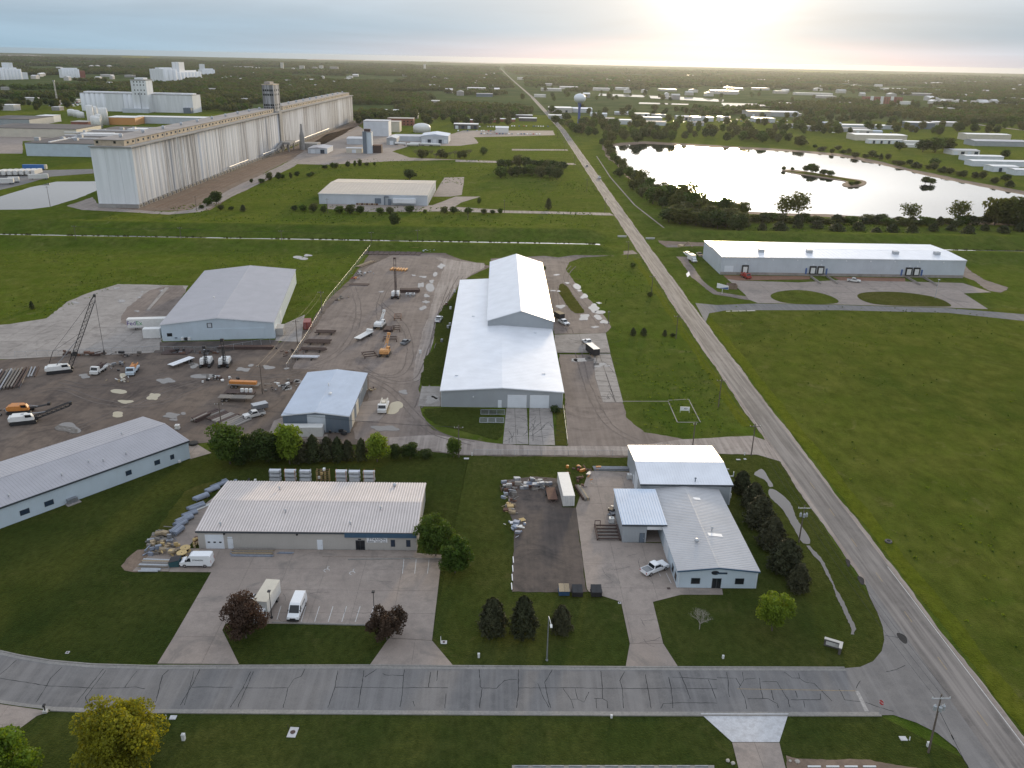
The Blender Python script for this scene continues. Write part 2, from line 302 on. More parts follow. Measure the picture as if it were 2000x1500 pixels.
class MB:
    def __init__(s): s.v = []; s.f = []
    def add(s, vs, fs):
        k = len(s.v); s.v += [tuple(p) for p in vs]; s.f += [tuple(i + k for i in f) for f in fs]; return s
    def box(s, x0, x1, y0, y1, z0, z1):
        return s.add([(x0,y0,z0),(x1,y0,z0),(x1,y1,z0),(x0,y1,z0),(x0,y0,z1),(x1,y0,z1),(x1,y1,z1),(x0,y1,z1)],
                     [(0,3,2,1),(4,5,6,7),(0,1,5,4),(1,2,6,5),(2,3,7,6),(3,0,4,7)])
    def cbox(s, cx, cy, z0, sx, sy, sz, rz=0.0):
        k = len(s.v); s.box(-sx/2, sx/2, -sy/2, sy/2, z0, z0+sz); c, n = math.cos(rz), math.sin(rz)
        for i in range(k, len(s.v)):
            x, y, z = s.v[i]; s.v[i] = (cx + x*c - y*n, cy + x*n + y*c, z)
        return s
    def bar(s, p, q, w, h=None):
        """square bar from p to q"""
        p, q = Vector(p), Vector(q); d = (q - p)
        if d.length < 1e-6: return s
        d.normalize(); a = Vector((0, 0, 1)) if abs(d.z) < .95 else Vector((1, 0, 0))
        e = d.cross(a).normalized() * (w/2); u = e.cross(d).normalized() * ((h or w)/2)
        return s.add([p-e-u, p+e-u, p+e+u, p-e+u, q-e-u, q+e-u, q+e+u, q-e+u], [(0,3,2,1),(4,5,6,7),(0,1,5,4),(1,2,6,5),(2,3,7,6),(3,0,4,7)])
    def tube(s, p, q, r0, r1=None, n=8, cap=True):
        r1 = r0 if r1 is None else r1; p, q = Vector(p), Vector(q); d = (q - p).normalized()
        a = Vector((0, 0, 1)) if abs(d.z) < .95 else Vector((1, 0, 0)); e = d.cross(a).normalized(); u = e.cross(d)
        vs = [p + e*(r0*math.cos(2*math.pi*i/n)) + u*(r0*math.sin(2*math.pi*i/n)) for i in range(n)] + [q + e*(r1*math.cos(2*math.pi*i/n)) + u*(r1*math.sin(2*math.pi*i/n)) for i in range(n)]
        fs = [(i, (i+1) % n, n + (i+1) % n, n + i) for i in range(n)]
        if cap: fs += [tuple(reversed(range(n))), tuple(range(n, 2*n))]
        return s.add(vs, fs)
    def lathe(s, prof, n=16, c=(0, 0)):
        k = []; vs = []
        for r, z in prof:
            for i in range(n): vs.append((c[0] + r*math.cos(2*math.pi*i/n), c[1] + r*math.sin(2*math.pi*i/n), z))
        fs = []
        for j in range(len(prof)-1):
            for i in range(n): fs.append((j*n+i, j*n+(i+1) % n, (j+1)*n+(i+1) % n, (j+1)*n+i))
        fs.append(tuple(reversed(range(n)))); fs.append(tuple(range((len(prof)-1)*n, len(prof)*n)))
        return s.add(vs, fs)
    def prism(s, poly, z0, z1):
        n = len(poly); vs = [(x, y, z0) for x, y in poly] + [(x, y, z1) for x, y in poly]
        tri = tessellate_polygon([[Vector((x, y, 0)) for x, y in poly]])
        fs = []
        ar = sum(poly[i][0]*poly[(i+1) % n][1] - poly[(i+1) % n][0]*poly[i][1] for i in range(n))
        for t in tri:
            a, b, c = (Vector(poly[i]) for i in t)
            up = (b-a).cross(c-a) > 0
            t2 = tuple(t) if up else tuple(reversed(t))
            fs.append(tuple(i + n for i in t2)); fs.append(tuple(reversed(t2)))
        for i in range(n):
            j = (i+1) % n
            fs.append((i, j, n+j, n+i) if ar > 0 else (j, i, n+i, n+j))
        return s.add(vs, fs)
    def xprism(s, prof, x0, x1, taper=None):
        """side profile of (y, z) points swept across x; taper(z) narrows it"""
        n = len(prof); tp = taper or (lambda y, z: 1.0); m = (x0+x1)/2; hw = (x1-x0)/2
        vs = [(m - hw*tp(y, z), y, z) for y, z in prof] + [(m + hw*tp(y, z), y, z) for y, z in prof]
        ar = sum(prof[i][0]*prof[(i+1) % n][1] - prof[(i+1) % n][0]*prof[i][1] for i in range(n))
        tri = tessellate_polygon([[Vector((y, z, 0)) for y, z in prof]]); fs = []
        for t in tri:
            a, b, c = (Vector(prof[i]) for i in t); t2 = tuple(t) if (b-a).cross(c-a) > 0 else tuple(reversed(t))
            fs.append(tuple(i+n for i in t2)); fs.append(tuple(reversed(t2)))
        for i in range(n):
            j = (i+1) % n; fs.append((i, j, n+j, n+i) if ar > 0 else (j, i, n+i, n+j))
        return s.add(vs, fs)
    def mesh(s, name):
        me = bpy.data.meshes.new(name); me.from_pydata(s.v, [], s.f); me.update(); return me
    def build(s, name, mat, parent=None, **k): return link_mesh(name, s.mesh(name), mat, parent, **k)
def copy_tree(o, parent=None):
    c = o.copy(); COL.objects.link(c)
    if parent is not None: c.parent = parent
    for ch in list(o.children): copy_tree(ch, c)
    return c
def wobble(pts, amp, step, closed=True, seed=0):
    """resample an outline and roughen it"""
    rr = random.Random(seed*77 + len(pts)); out = []; n = len(pts); ph = [rr.uniform(0, 6.28) for _ in range(6)]; s = 0.0
    for i in range(n if closed else n-1):
        a, b = Vector(pts[i]), Vector(pts[(i+1) % n]); d = b - a; k = max(1, int(d.length/step)); nrm = Vector((-d.y, d.x)).normalized()
        for j in range(k):
            p = a + d*(j/k); s += d.length/k
            w = amp*(.5*math.sin(s/(step*5.1)+ph[0]) + .35*math.sin(s/(step*2.3)+ph[1]) + .45*rr.uniform(-1, 1))
            out.append(tuple(p + nrm*w))
    if not closed: out.append(pts[-1])
    return out
def smooth_poly(pts, it=2):
    for _ in range(it):
        q = []
        for i in range(len(pts)):
            a, b = pts[i], pts[(i+1) % len(pts)]
            q.append((a[0]*.75+b[0]*.25, a[1]*.75+b[1]*.25)); q.append((a[0]*.25+b[0]*.75, a[1]*.25+b[1]*.75))
        pts = q
    return pts
def sheet(name, pts, z, mat, parent=None, amp=0.0, step=1.5, seed=0, smooth=0, kind='structure', thick=None):
    """flat area of the ground; pts in metres"""
    if smooth: pts = smooth_poly(pts, smooth)
    if amp: pts = wobble(pts, amp, step, True, seed)
    if thick: o = MB().prism(pts, z - thick, z).build(name, mat, parent)
    else:
        tri = tessellate_polygon([[Vector((x, y, 0)) for x, y in pts]]); fs = []
        for t in tri:
            a, b, c = (Vector(pts[i]) for i in t); fs.append(tuple(t) if (b-a).cross(c-a) > 0 else tuple(reversed(t)))
        o = MB().add([(x, y, z) for x, y in pts], fs).build(name, mat, parent)
    if kind and parent is None: o['kind'] = kind
    return o
def G(*pp): return [g(*p) for p in pp]
def strip(pts, w0, w1=None):
    """outline of a band along a line of points, w0 to its left and w1 to its right"""
    w1 = w0 if w1 is None else w1; L_ = []; R_ = []
    for i, p in enumerate(pts):
        a = Vector(pts[max(0, i-1)]); b = Vector(pts[min(len(pts)-1, i+1)]); d = (b-a).normalized(); n = Vector((-d.y, d.x))
        L_.append(tuple(Vector(p) + n*w0)); R_.append(tuple(Vector(p) - n*w1))
    return L_ + R_[::-1]
def text_mesh(name, body, size, mat, parent, loc, rot, depth=.02, sx=1.0, shear=0.0, align='CENTER'):
    cu = bpy.data.curves.new(name, 'FONT'); cu.body = body; cu.size = size; cu.extrude = depth/2; cu.align_x = align; cu.align_y = 'CENTER'; cu.shear = shear
    t = bpy.data.objects.new(name, cu); COL.objects.link(t); bpy.context.view_layer.update()
    me = bpy.data.meshes.new_from_object(t.evaluated_get(bpy.context.evaluated_depsgraph_get())); bpy.data.objects.remove(t)
    me.materials.clear(); me.materials.append(MATS[mat]); o = bpy.data.objects.new(name, me); COL.objects.link(o); o.parent = parent
    o.location = loc; o.rotation_euler = rot; o.scale = (sx, 1, 1); return o
# ------------------------------------------------------------------ the plain, the levee channel
def smst(t): t = max(0.0, min(1.0, t)); return t*t*(3-2*t)
def levee_z(x, y):
    a = smst((abs(x - 74) - 9) / 16)
    pts = ((404, 0), (415, 2.3), (419, 2.4), (429, -.7), (432, -1.2), (436, -1.2), (439, -.7), (455, 2.9), (460, 3.0), (470, 0))
    if y <= 404 or y >= 470: return 0.0
    for (y0, z0), (y1, z1) in zip(pts, pts[1:]):
        if y0 <= y <= y1: return a*(z0 + (z1-z0)*(y-y0)/(y1-y0))
    return 0.0
xs = [-16000, -9000, -5000, -2500, -1200] + list(range(-700, 40, 20)) + list(range(40, 112, 4)) + list(range(120, 800, 20)) + [1200, 2500, 5000, 9000, 16000]
ys = [-300, 0, 60, 100, 160, 240, 320, 380, 404, 408, 412, 415, 417, 419, 422, 426, 429, 432, 436, 439, 443, 448, 452, 455, 457.5, 460, 463, 467, 470, 500, 600, 800, 1100, 1500, 2200, 3500, 6000, 10000, 17200]
gm = MB(); gm.v = [(x, y, levee_z(x, y)) for y in ys for x in xs]; nx = len(xs)
gm.f = [(j*nx+i, j*nx+i+1, (j+1)*nx+i+1, (j+1)*nx+i) for j in range(len(ys)-1) for i in range(nx-1)]
me = gm.mesh('ground'); me.materials.append(MATS['meadow']); me.materials.append(MATS['far_land'])
me.polygons.foreach_set('material_index', [1 if (ys[k // (nx-1)] >= 1500) else 0 for k in range(len(gm.f))])
ground = link_mesh('ground', me, None, smooth=True); ground['kind'] = 'structure'
sheet('channel_water', [(-700, 431.4), (60, 431.2), (60, 436.8), (-700, 436.6)], -.88, 'puddle_water', amp=.9, step=3)
sheet('channel_water', [(88, 431.4), (800, 431.4), (800, 436.8), (88, 436.8)], -.88, 'puddle_water', amp=.9, step=3)

# grass areas with their own mowing
L1 = .02
sheet('lawn', [(-130, 106.22), (-10.5, 106.22), (-6, 186), (-58, 192), (-130, 130)], L1, 'lawn_dark')
sheet('lawn', [(-10.5, 106.22), (58, 106.3), (62, 107.2), (66.5, 112), (68.4, 120), (69.4, 186), (-6, 188)], L1, 'lawn')
sheet('lawn', [(-110, 60), (72, 60), (70.5, 78), (66, 88), (58, 95.7), (20, 95.52), (-57, 95.5), (-66, 95.9), (-84, 99), (-110, 104)], L1, 'lawn')
sheet('field', [(79.5, 60), (330, 60), (420, 250), (420, 317), (250, 319), (140, 321), (92, 322), (84, 314), (80.5, 300)], L1, 'field', amp=.4, step=4)
sheet('verge', strip([(78.6, 66), (78.8, 120), (78.9, 200), (79.3, 300)], 1.0, 2.4), L1+.02, 'verge', amp=.35, step=1.0)
sheet('verge', strip([(67.6, 200), (67.8, 300), (68.4, 400)], 2.2, .8), L1+.02, 'verge', amp=.5, step=1.0)
sheet('grass_lot', G((1195, 640), (1225, 690), (1262, 845), (1330, 853), (1460, 848), (1405, 750), (1330, 640), (1262, 540), (1232, 503), (1135, 503), (1112, 520), (1130, 560)), L1, 'meadow', amp=.5, step=2)

# ------------------------------------------------------------------ roads
ROAD_C = [(73.2, 60), (73.2, 120), (73.3, 200), (73.8, 300), (75.0, 400), (76.2, 486), (81, 800), (86.5, 1180), (82, 2200), (66, 3266), (40, 5200), (10, 8000)]
main_road = sheet('main_road', strip(ROAD_C, 3.1), .07, 'road_worn')
sheet('road_shoulder', strip(ROAD_C[:9], 4.1, 3.9), .045, 'lane_gravel', amp=.3, step=1.6)
N_EDGE = G((-120, 1240), (-60, 1258), (0, 1273), (40, 1282), (100, 1292), (180, 1299), (290, 1302)) + [(-20, 106), (20, 106), (56.5, 106.2)]
S_EDGE = G((-120, 1352), (-60, 1364), (0, 1374), (40, 1380), (100, 1387), (200, 1391)) + [(-20, 95.8), (20, 95.8), (58, 96.0)]
flareN = G((1680, 1303), (1705, 1292), (1722, 1272), (1727, 1250), (1724, 1225), (1714, 1198), (1698, 1165), (1690, 1140))
flareS = G((1745, 1397), (1790, 1412), (1830, 1432), (1868, 1462), (1890, 1495), (1905, 1530))
street = sheet('side_street', N_EDGE + flareN + [(70.5, 132), (72, 132), (72, 70), (70, 70)] + flareS[::-1] + S_EDGE[::-1], .06, 'asphalt')
def kerb(name, pts, w, z0, z1, mat='kerb'):
    ring = strip(pts, w, 0)
    return sheet(name, ring, z1, mat, thick=z1-z0)
kerb('kerb', N_EDGE, .22, 0, .17); kerb('gutter', N_EDGE, 0, 0, .08) if False else None
sheet('gutter', strip(N_EDGE, 0, .62), .075, 'kerb'); sheet('gutter', strip(S_EDGE, .62, 0), .075, 'kerb')
kerb('kerb', S_EDGE[:5], -.0001, 0, .17) if False else None
sheet('kerb', strip(S_EDGE[4:], 0, .25), .17, 'kerb', thick=.2)
# sealed cracks in the street: poured tar lines
CR = [[(32,1290),(0,1318)],[(122,1303),(100,1325),(92,1340),(70,1373)],[(202,1307),(150,1373)],[(206,1310),(168,1362),(172,1374)],[(268,1310),(244,1343)],[(330,1309),(318,1320),(303,1373)],[(389,1308),(375,1340),(352,1378)],[(379,1312),(371,1345),(360,1378)],[(490,1312),(475,1345),(450,1382)],[(495,1312),(465,1382)],[(0,1325),(95,1340),(180,1345),(245,1344),(265,1342),(283,1346)],[(375,1343),(455,1343)],[(475,1344),(562,1344)],
[(595,1307),(588,1322),(575,1327),(563,1345),(553,1383)],[(660,1310),(655,1343),(640,1383)],[(711,1310),(706,1345),(699,1383)],[(790,1308),(786,1343),(781,1381)],[(840,1313),(837,1343)],[(872,1355),(869,1384)],[(655,1343),(875,1344)],[(712,1323),(735,1308)],[(748,1316),(752,1319),(789,1320)],[(806,1370),(810,1380)],[(855,1310),(853,1330)],
[(936,1307),(937,1342),(941,1345),(937,1384)],[(941,1344),(970,1345),(985,1330),(998,1328),(1010,1328)],[(1012,1304),(1014,1345),(1009,1383)],[(1080,1307),(1063,1333),(1065,1345),(1076,1384)],[(1050,1335),(1062,1365),(1072,1382)],[(1014,1344),(1065,1344),(1190,1345),(1300,1345),(1400,1346)],[(1100,1345),(1115,1367),(1120,1384)],[(1122,1344),(1128,1366),(1140,1372),(1150,1352)],[(1115,1367),(1128,1366)],[(1173,1311),(1177,1340),(1177,1365),(1186,1370),(1187,1384)],[(1219,1312),(1210,1330),(1216,1345),(1218,1384)],[(1260,1318),(1265,1345),(1272,1384)],[(1307,1323),(1311,1345),(1314,1384)],[(1327,1313),(1340,1345),(1348,1366)],[(1290,1384),(1295,1375),(1340,1373),(1400,1374)],[(1165,1365),(1165,1384)],[(1160,1364),(1177,1365)],[(1313,1323),(1355,1325),(1400,1328)],[(1384,1328),(1398,1365)],
[(1418,1313),(1422,1330),(1423,1355),(1425,1362)],[(1400,1325),(1435,1325)],[(1450,1313),(1453,1330),(1445,1342),(1455,1365),(1458,1385)],[(1437,1325),(1447,1341)],[(1454,1328),(1475,1326)],[(1483,1325),(1485,1345),(1490,1365)],[(1487,1332),(1517,1332),(1528,1349),(1540,1367),(1543,1382)],[(1530,1313),(1547,1325),(1563,1325)],[(1560,1315),(1562,1325),(1572,1332),(1590,1335),(1605,1350),(1625,1370)],[(1460,1365),(1500,1365),(1518,1375),(1520,1383)],[(1545,1367),(1602,1367)],[(1640,1347),(1650,1368),(1680,1371)],[(1506,1348),(1511,1368)],[(1553,1350),(1557,1363)],[(1570,1369),(1572,1383)],[(1602,1355),(1602,1367)],[(1690,1372),(1720,1383),(1745,1390)],[(1728,1242),(1765,1247)],[(1680,1330),(1672,1345)],[(1730,1312),(1750,1308),(1768,1300)]]
def crack(pts, w, parent, z, mat='tar', seed=0):
    rr = random.Random(seed); line = wobble(G(*pts), .09, .55, False, seed); L_ = []; R_ = []
    for i, p in enumerate(line):
        a = Vector(line[max(0, i-1)]); b = Vector(line[min(len(line)-1, i+1)]); d = (b-a).normalized(); nn = Vector((-d.y, d.x)); k = w*rr.uniform(.55, 1.35)
        L_.append((*(Vector(p)+nn*k), z)); R_.append((*(Vector(p)-nn*k), z))
    n = len(line); m = MB().add(L_ + R_, [(i+n, i+1+n, i+1, i) for i in range(n-1)])
    return m.build('sealed_crack', mat, parent)
for i, c in enumerate(CR): crack(c, .047, street, .064 + (i % 3)*.0012, seed=i)
for i, c in enumerate([[(1440, 1346), (1560, 1348), (1672, 1350)]]):
    sheet('centre_line', strip(G(*c), .06), .069, 'paint_yellow', street)
sheet('stop_bar', G((1670, 1350), (1677, 1350), (1697, 1390), (1689, 1390)), .07, 'paint_faded', street)
for y in range(70, 175, 12): sheet('lane_dash', [(72.9, y), (73.02, y), (73.02, y+3), (72.9, y+3)], .076, 'paint_yellow', main_road)
sheet('edge_line', [(76.05, 60), (76.17, 60), (76.17, 135), (76.05, 135)], .076, 'paint_white', main_road)
for k, y in enumerate((134.5, 128.7, 112)): sheet('pothole_patch', smooth_poly([(68.2+k*.4, y), (69.0+k*.4, y+.8), (69.6+k*.3, y+2.5), (68.9, y+3.4), (68.5, y+1.6)]), .066, 'tar', street)

# ------------------------------------------------------------------ concrete laid in slabs
def clip_half(poly, a, b, c):
    out = []; n = len(poly)
    for i in range(n):
        p, q = poly[i], poly[(i+1) % n]; dp = a*p[0]+b*p[1]-c; dq = a*q[0]+b*q[1]-c
        if dp <= 0: out.append(p)
        if (dp < 0 < dq) or (dq < 0 < dp):
            t = dp/(dp-dq); out.append((p[0]+(q[0]-p[0])*t, p[1]+(q[1]-p[1])*t))
    return out
def slabs(name, poly, dx, dy, z, mat, gap=.022, ox=0.0, oy=0.0, base='joint', bed_z=None):
    x0, x1 = min(p[0] for p in poly), max(p[0] for p in poly); y0, y1 = min(p[1] for p in poly), max(p[1] for p in poly)
    bed = sheet(name, poly, z-.03, base)
    nxx, nyy = max(1, round((x1-x0)/dx)), max(1, round((y1-y0)/dy)); dx = (x1-x0)/nxx; dy = (y1-y0)/nyy
    for i in range(nxx):
        for j in range(nyy):
            q = poly
            for a, b, c in ((-1, 0, -(x0+i*dx+gap)), (1, 0, x0+(i+1)*dx-gap), (0, -1, -(y0+j*dy+gap)), (0, 1, y0+(j+1)*dy-gap)):
                q = clip_half(q, a, b, c)
                if len(q) < 3: break
            if len(q) >= 3 and abs(sum(q[k][0]*q[(k+1) % len(q)][1]-q[(k+1) % len(q)][0]*q[k][1] for k in range(len(q)))) > .3:
                sheet('slab', q, z + random.uniform(-.004, .004), mat, bed, kind=None, thick=.05)
    return bed
slabs('parking_lot', [(-52.4, 131.2), (-60.3, 131.2), (-60.3, 139.1), (-15, 139.1), (-15, 138.2), (-10, 137.6), (-10, 112.3), (-17, 112.8), (-17.6, 116.3), (-45.2, 116.3), (-45.2, 114.5), (-40.0, 106.2), (-52.8, 106.2), (-52.6, 112)], 7.0, 6.2, .09, 'concrete')
slabs('driveway', [(-17.2, 112.7), (-10, 112.2), (-6.2, 106.2), (-19.4, 106.2)], 6.6, 7, .088, 'concrete')
slabs('side_yard', [(-67, 131.3), (-60.4, 131.3), (-57.6, 160), (-60.5, 161), (-63.5, 150)], 7.5, 8, .085, 'concrete')
slabs('office_yard', G((1125, 992), (1150, 920), (1232, 922), (1245, 955), (1202, 958), (1216, 1060), (1300, 1062), (1325, 1148), (1410, 1150), (1412, 1162), (1330, 1162), (1275, 1176), (1295, 1257), (1230, 1257), (1213, 1176), (1150, 1156), (1146, 1150), (1132, 1045)), 6.5, 7.5, .09, 'concrete')
slabs('driveway', G((1230, 1257.5), (1295, 1257.5), (1324, 1302.5), (1222, 1302.5)), 9, 6, .088, 'concrete')
slabs('driveway_apron', G((1368, 1394), (1540, 1394), (1522, 1450), (1430, 1450)), 14, 5.5, .085, 'concrete_white')
slabs('driveway', G((1430, 1451), (1522, 1451), (1537, 1512), (1445, 1512)), 4, 6, .085, 'concrete')
slabs('driveway', G((-60, 1366), (0, 1376), (98, 1390), (72, 1399), (20, 1437), (-40, 1470)), 6, 6, .085, 'concrete')
sheet('gravel_bed', G((1535, 1478), (1560, 1484), (1640, 1482), (1690, 1483), (1740, 1492), (1830, 1510), (1835, 1530), (1537, 1530)), .05, 'soil', amp=.2, step=.6)
slabs('truck_slab', G((1083, 655), (1183, 652), (1192, 690), (1085, 690)), 8, 9, .25, 'concrete_pale', gap=.05)
slabs('old_pavement', G((1158, 691), (1192, 691), (1217, 786), (1178, 786), (1163, 740)), 3.2, 4.2, .08, 'concrete_pale', gap=.09)
slabs('dock_ramp', G((989, 798), (1029, 798), (1032, 868), (982, 868)), 3.2, 4.5, .09, 'concrete_pale', gap=.06)
slabs('dock_ramp', G((1034, 798), (1078, 798), (1084, 870), (1033, 869)), 3.2, 4.5, .09, 'concrete_pale', gap=.06)
slabs('apron_slab', G((824, 755), (861, 755), (861, 794), (816, 794)), 5, 6, .08, 'concrete_pale', gap=.06)
slabs('apron_slab', G((535, 822), (553, 815), (553, 846), (640, 848), (640, 858), (520, 858)), 6, 6, .07, 'concrete', gap=.05)
slabs('apron_slab', G((380, 865), (413, 885), (372, 897), (345, 872)), 6, 6, .07, 'concrete', gap=.05)
slabs('apron_slab', G((705, 786), (760, 778), (760, 800), (740, 822), (690, 824)), 6, 6, .07, 'concrete', gap=.05)

# ------------------------------------------------------------------ gravel, mud and dirt
yard = sheet('yard_ground', G((-150, 712), (0, 703), (100, 696), (300, 689), (420, 691), (548, 668), (600, 640), (640, 585), (690, 540), (728, 487), (850, 487), (905, 508), (960, 520), (905, 545), (870, 590), (850, 640), (835, 700), (820, 750), (815, 800), (850, 850), (900, 866), (985, 869), (1110, 872), (1240, 880), (1240, 893), (900, 890), (700, 868), (430, 864), (330, 872), (0, 905), (-150, 960)), .03, 'mud', amp=.5, step=2)
sheet('yard_gravel', G((560, 720), (640, 600), (740, 500), (840, 495), (905, 508), (960, 520), (905, 545), (870, 590), (850, 640), (835, 700), (820, 750), (815, 800), (850, 850), (985, 868), (1240, 880), (1240, 891), (900, 889), (700, 866), (690, 830), (720, 790), (720, 720), (600, 722)), .045, 'gravel', amp=.6, step=2, smooth=1)
sheet('gravel_lane', G((845, 500), (905, 512), (958, 515), (905, 545), (878, 580), (852, 640), (836, 700), (826, 745), (800, 745), (815, 690), (835, 620), (858, 545), (870, 515)), .055, 'lane_gravel', amp=.4, step=2, smooth=1)
sheet('gravel_lane', G((760, 855), (850, 850), (985, 869), (1110, 872), (1240, 872), (1330, 858), (1470, 852), (1500, 862), (1535, 905), (1478, 889), (1390, 886), (1240, 890), (900, 888), (760, 868)), .06, 'lane_gravel', amp=.25, step=1.4)
sheet('dirt_yard', G((1092, 692), (1160, 692), (1218, 788), (1225, 815), (1258, 845), (1335, 858), (1240, 874), (1110, 873), (1104, 800)), .05, 'gravel', amp=.4, step=1.4)
sheet('grass_strip', G((1086, 796), (1100, 796), (1110, 870), (1086, 870)), .07, 'scrub', amp=.25, step=1)
sheet('grass_strip', G((818, 800), (862, 797), (985, 798), (982, 862), (940, 850), (880, 838), (840, 825)), .06, 'lawn_dark', amp=.5, step=1.2, smooth=1)
sheet('grass_strip', G((893, 572), (900, 560), (868, 752), (822, 754), (830, 700), (848, 680), (850, 640), (862, 600)), .068, 'lawn_dark', amp=.6, step=1.5)
loop = sheet('gravel_loop', G((1062, 512), (1090, 503), (1130, 497), (1236, 489), (1246, 496), (1136, 503), (1112, 512), (1106, 528), (1130, 562), (1170, 605), (1195, 640), (1183, 651), (1083, 653), (1078, 612), (1068, 570), (1060, 540)), .05, 'gravel', amp=.4, step=1.6)
sheet('grass_island', G((1095, 552), (1108, 560), (1140, 605), (1140, 612), (1118, 612), (1098, 585), (1090, 565)), .075, 'scrub', amp=.4, step=1.2, smooth=1)
sheet('back_lane', G((958, 505), (1062, 500), (1090, 503), (1062, 514), (960, 522)), .048, 'gravel', amp=.3, step=1.5)
sheet('gravel_pad', G((18, 633), (90, 622), (130, 590), (175, 572), (230, 555), (290, 556), (368, 558), (318, 634), (312, 688), (0, 702), (-80, 706), (-80, 640)), .04, 'gravel_dark' if False else 'concrete_pale', amp=.4, step=2)
sheet('dirt_patch', G((300, 560), (372, 558), (335, 612), (318, 634), (262, 640), (225, 628), (262, 590)), .048, 'gravel', amp=.6, step=1.5, smooth=1)
slabs('loading_pad', G((10, 642), (110, 628), (200, 626), (232, 640), (312, 642), (312, 684), (60, 695), (-60, 700), (-60, 650)), 8, 9, .07, 'concrete_pale', gap=.05)
slabs('strip_footing', G((323, 562), (331, 562), (292, 606), (286, 606)), 3, 16, .2, 'concrete_pale')
slabs('apron_slab', G((540, 640), (595, 615), (588, 668), (538, 666)), 6, 6, .07, 'concrete_pale', gap=.05)
sheet('asphalt_strip', G((310, 668), (540, 664), (548, 672), (420, 690), (300, 690)), .05, 'gravel_dark', amp=.3, step=1.5)
sheet('work_yard', G((985, 938), (1040, 930), (1096, 935), (1098, 992), (1125, 992), (1146, 1150), (1148, 1156), (1000, 1156), (1003, 1025)), .05, 'gravel_dark', amp=.25, step=1.2)
sheet('dirt_patch', G((255, 1112), (300, 1040), (360, 960), (400, 945), (420, 940), (400, 985), (340, 1050), (300, 1115)), .045, 'scrub', amp=.6, step=1.2)
sheet('dirt_patch', G((250, 1085), (275, 1070), (320, 1080), (335, 1115), (270, 1118), (240, 1112)), .05, 'soil', amp=.5, step=1.0, smooth=1)
# the long elevator's track bed and surroundings
sheet('track_bed', [(-250, 508), (-219, 506), (-176, 512), (-178, 560), (-190, 700), (-186, 860), (-196, 1290), (-214, 1290), (-214, 850), (-222, 520)], .04, 'soil', amp=1.0, step=6)
sheet('track_lane', G((130, 402), (180, 385), (200, 405), (285, 412), (330, 414), (372, 410), (470, 360), (560, 318), (600, 290), (610, 292), (575, 325), (480, 372), (392, 414), (330, 419), (270, 416), (160, 410)), .05, 'lane_gravel', amp=.8, step=4)
sheet('mill_yard', G((570, 320), (600, 285), (640, 262), (700, 245), (720, 262), (880, 262), (905, 255), (1080, 255), (1085, 264), (925, 268), (935, 280), (900, 285), (800, 285), (765, 296), (800, 308), (900, 312), (760, 315), (640, 322)), .04, 'concrete', amp=1.0, step=8)
sheet('farm_lane', G((890, 312), (1120, 319), (1126, 322), (890, 316)), .05, 'lane_gravel', amp=.3, step=4)
sheet('farm_lane', G((770, 302), (900, 308), (900, 311), (770, 306)), .05, 'lane_gravel', amp=.3, step=4) if False else None
sheet('farm_lane', G((985, 411), (1190, 416), (1200, 421), (1040, 417), (900, 414), (895, 410)), .05, 'lane_gravel', amp=.3, step=4)
sheet('farm_lane', G((1000, 291), (1108, 292), (1110, 294), (1000, 294)), .05, 'lane_gravel', amp=.3, step=4)
sheet('loading_pad', G((640, 397), (845, 401), (890, 384), (940, 384), (900, 396), (888, 404), (980, 410), (870, 413), (720, 414), (640, 408)), .045, 'concrete', amp=.4, step=4)
sheet('loading_pad', G((845, 384), (868, 347), (907, 346), (902, 381), (880, 384)), .05, 'concrete', amp=.2, step=3)
sheet('field_track', [(96, 480), (91, 560), (92, 700), (98, 860), (98.8, 860), (93, 700), (92, 560), (97, 480)], .04, 'lane_gravel')
# right-hand warehouse: drives and islands
sheet('service_road', G((1358, 592), (1400, 596), (1480, 593), (1640, 596), (1850, 602), (2000, 614), (2200, 632), (2200, 645), (2000, 627), (1850, 611), (1640, 606), (1420, 606), (1385, 612), (1378, 630)), .05, 'asphalt')
slabs('truck_court', G((1418, 543), (1440, 548), (1560, 552), (1640, 547), (1880, 553), (1936, 571), (1882, 573), (1930, 604), (1850, 601), (1640, 595), (1480, 592), (1462, 585), (1455, 575)), 12, 10, .07, 'concrete', gap=.06)
sheet('soil_bed', G((1412, 538), (1582, 540), (1582, 546), (1440, 548), (1420, 545)), .085, 'red_soil', amp=.2, step=1.5)
sheet('soil_bed', G((1625, 541), (1768, 543), (1768, 550), (1640, 548)), .085, 'red_soil', amp=.2, step=1.5)
sheet('grass_island', G((1502, 576), (1525, 568), (1570, 566), (1615, 575), (1642, 588), (1630, 595), (1540, 594), (1510, 586)), .095, 'field', smooth=2)
sheet('grass_island', G((1670, 577), (1690, 570), (1760, 570), (1830, 580), (1862, 597), (1850, 600), (1720, 597), (1685, 589)), .095, 'scrub', smooth=2)
sheet('gravel_track', G((1300, 478), (1376, 480), (1378, 497), (1352, 497), (1345, 510), (1370, 545), (1400, 570), (1462, 580), (1462, 586), (1392, 575), (1350, 540), (1325, 505)), .06, 'gravel', amp=.4, step=1.5)
sheet('spoil_ground', G((1285, 470), (1375, 474), (1378, 492), (1310, 492)), .055, 'soil', amp=.6, step=1.5)
sheet('gravel_track', G((1884, 520), (1920, 545), (1968, 562), (1955, 572), (1930, 568), (1900, 548), (1882, 540)), .06, 'gravel', amp=.8, step=1.5)
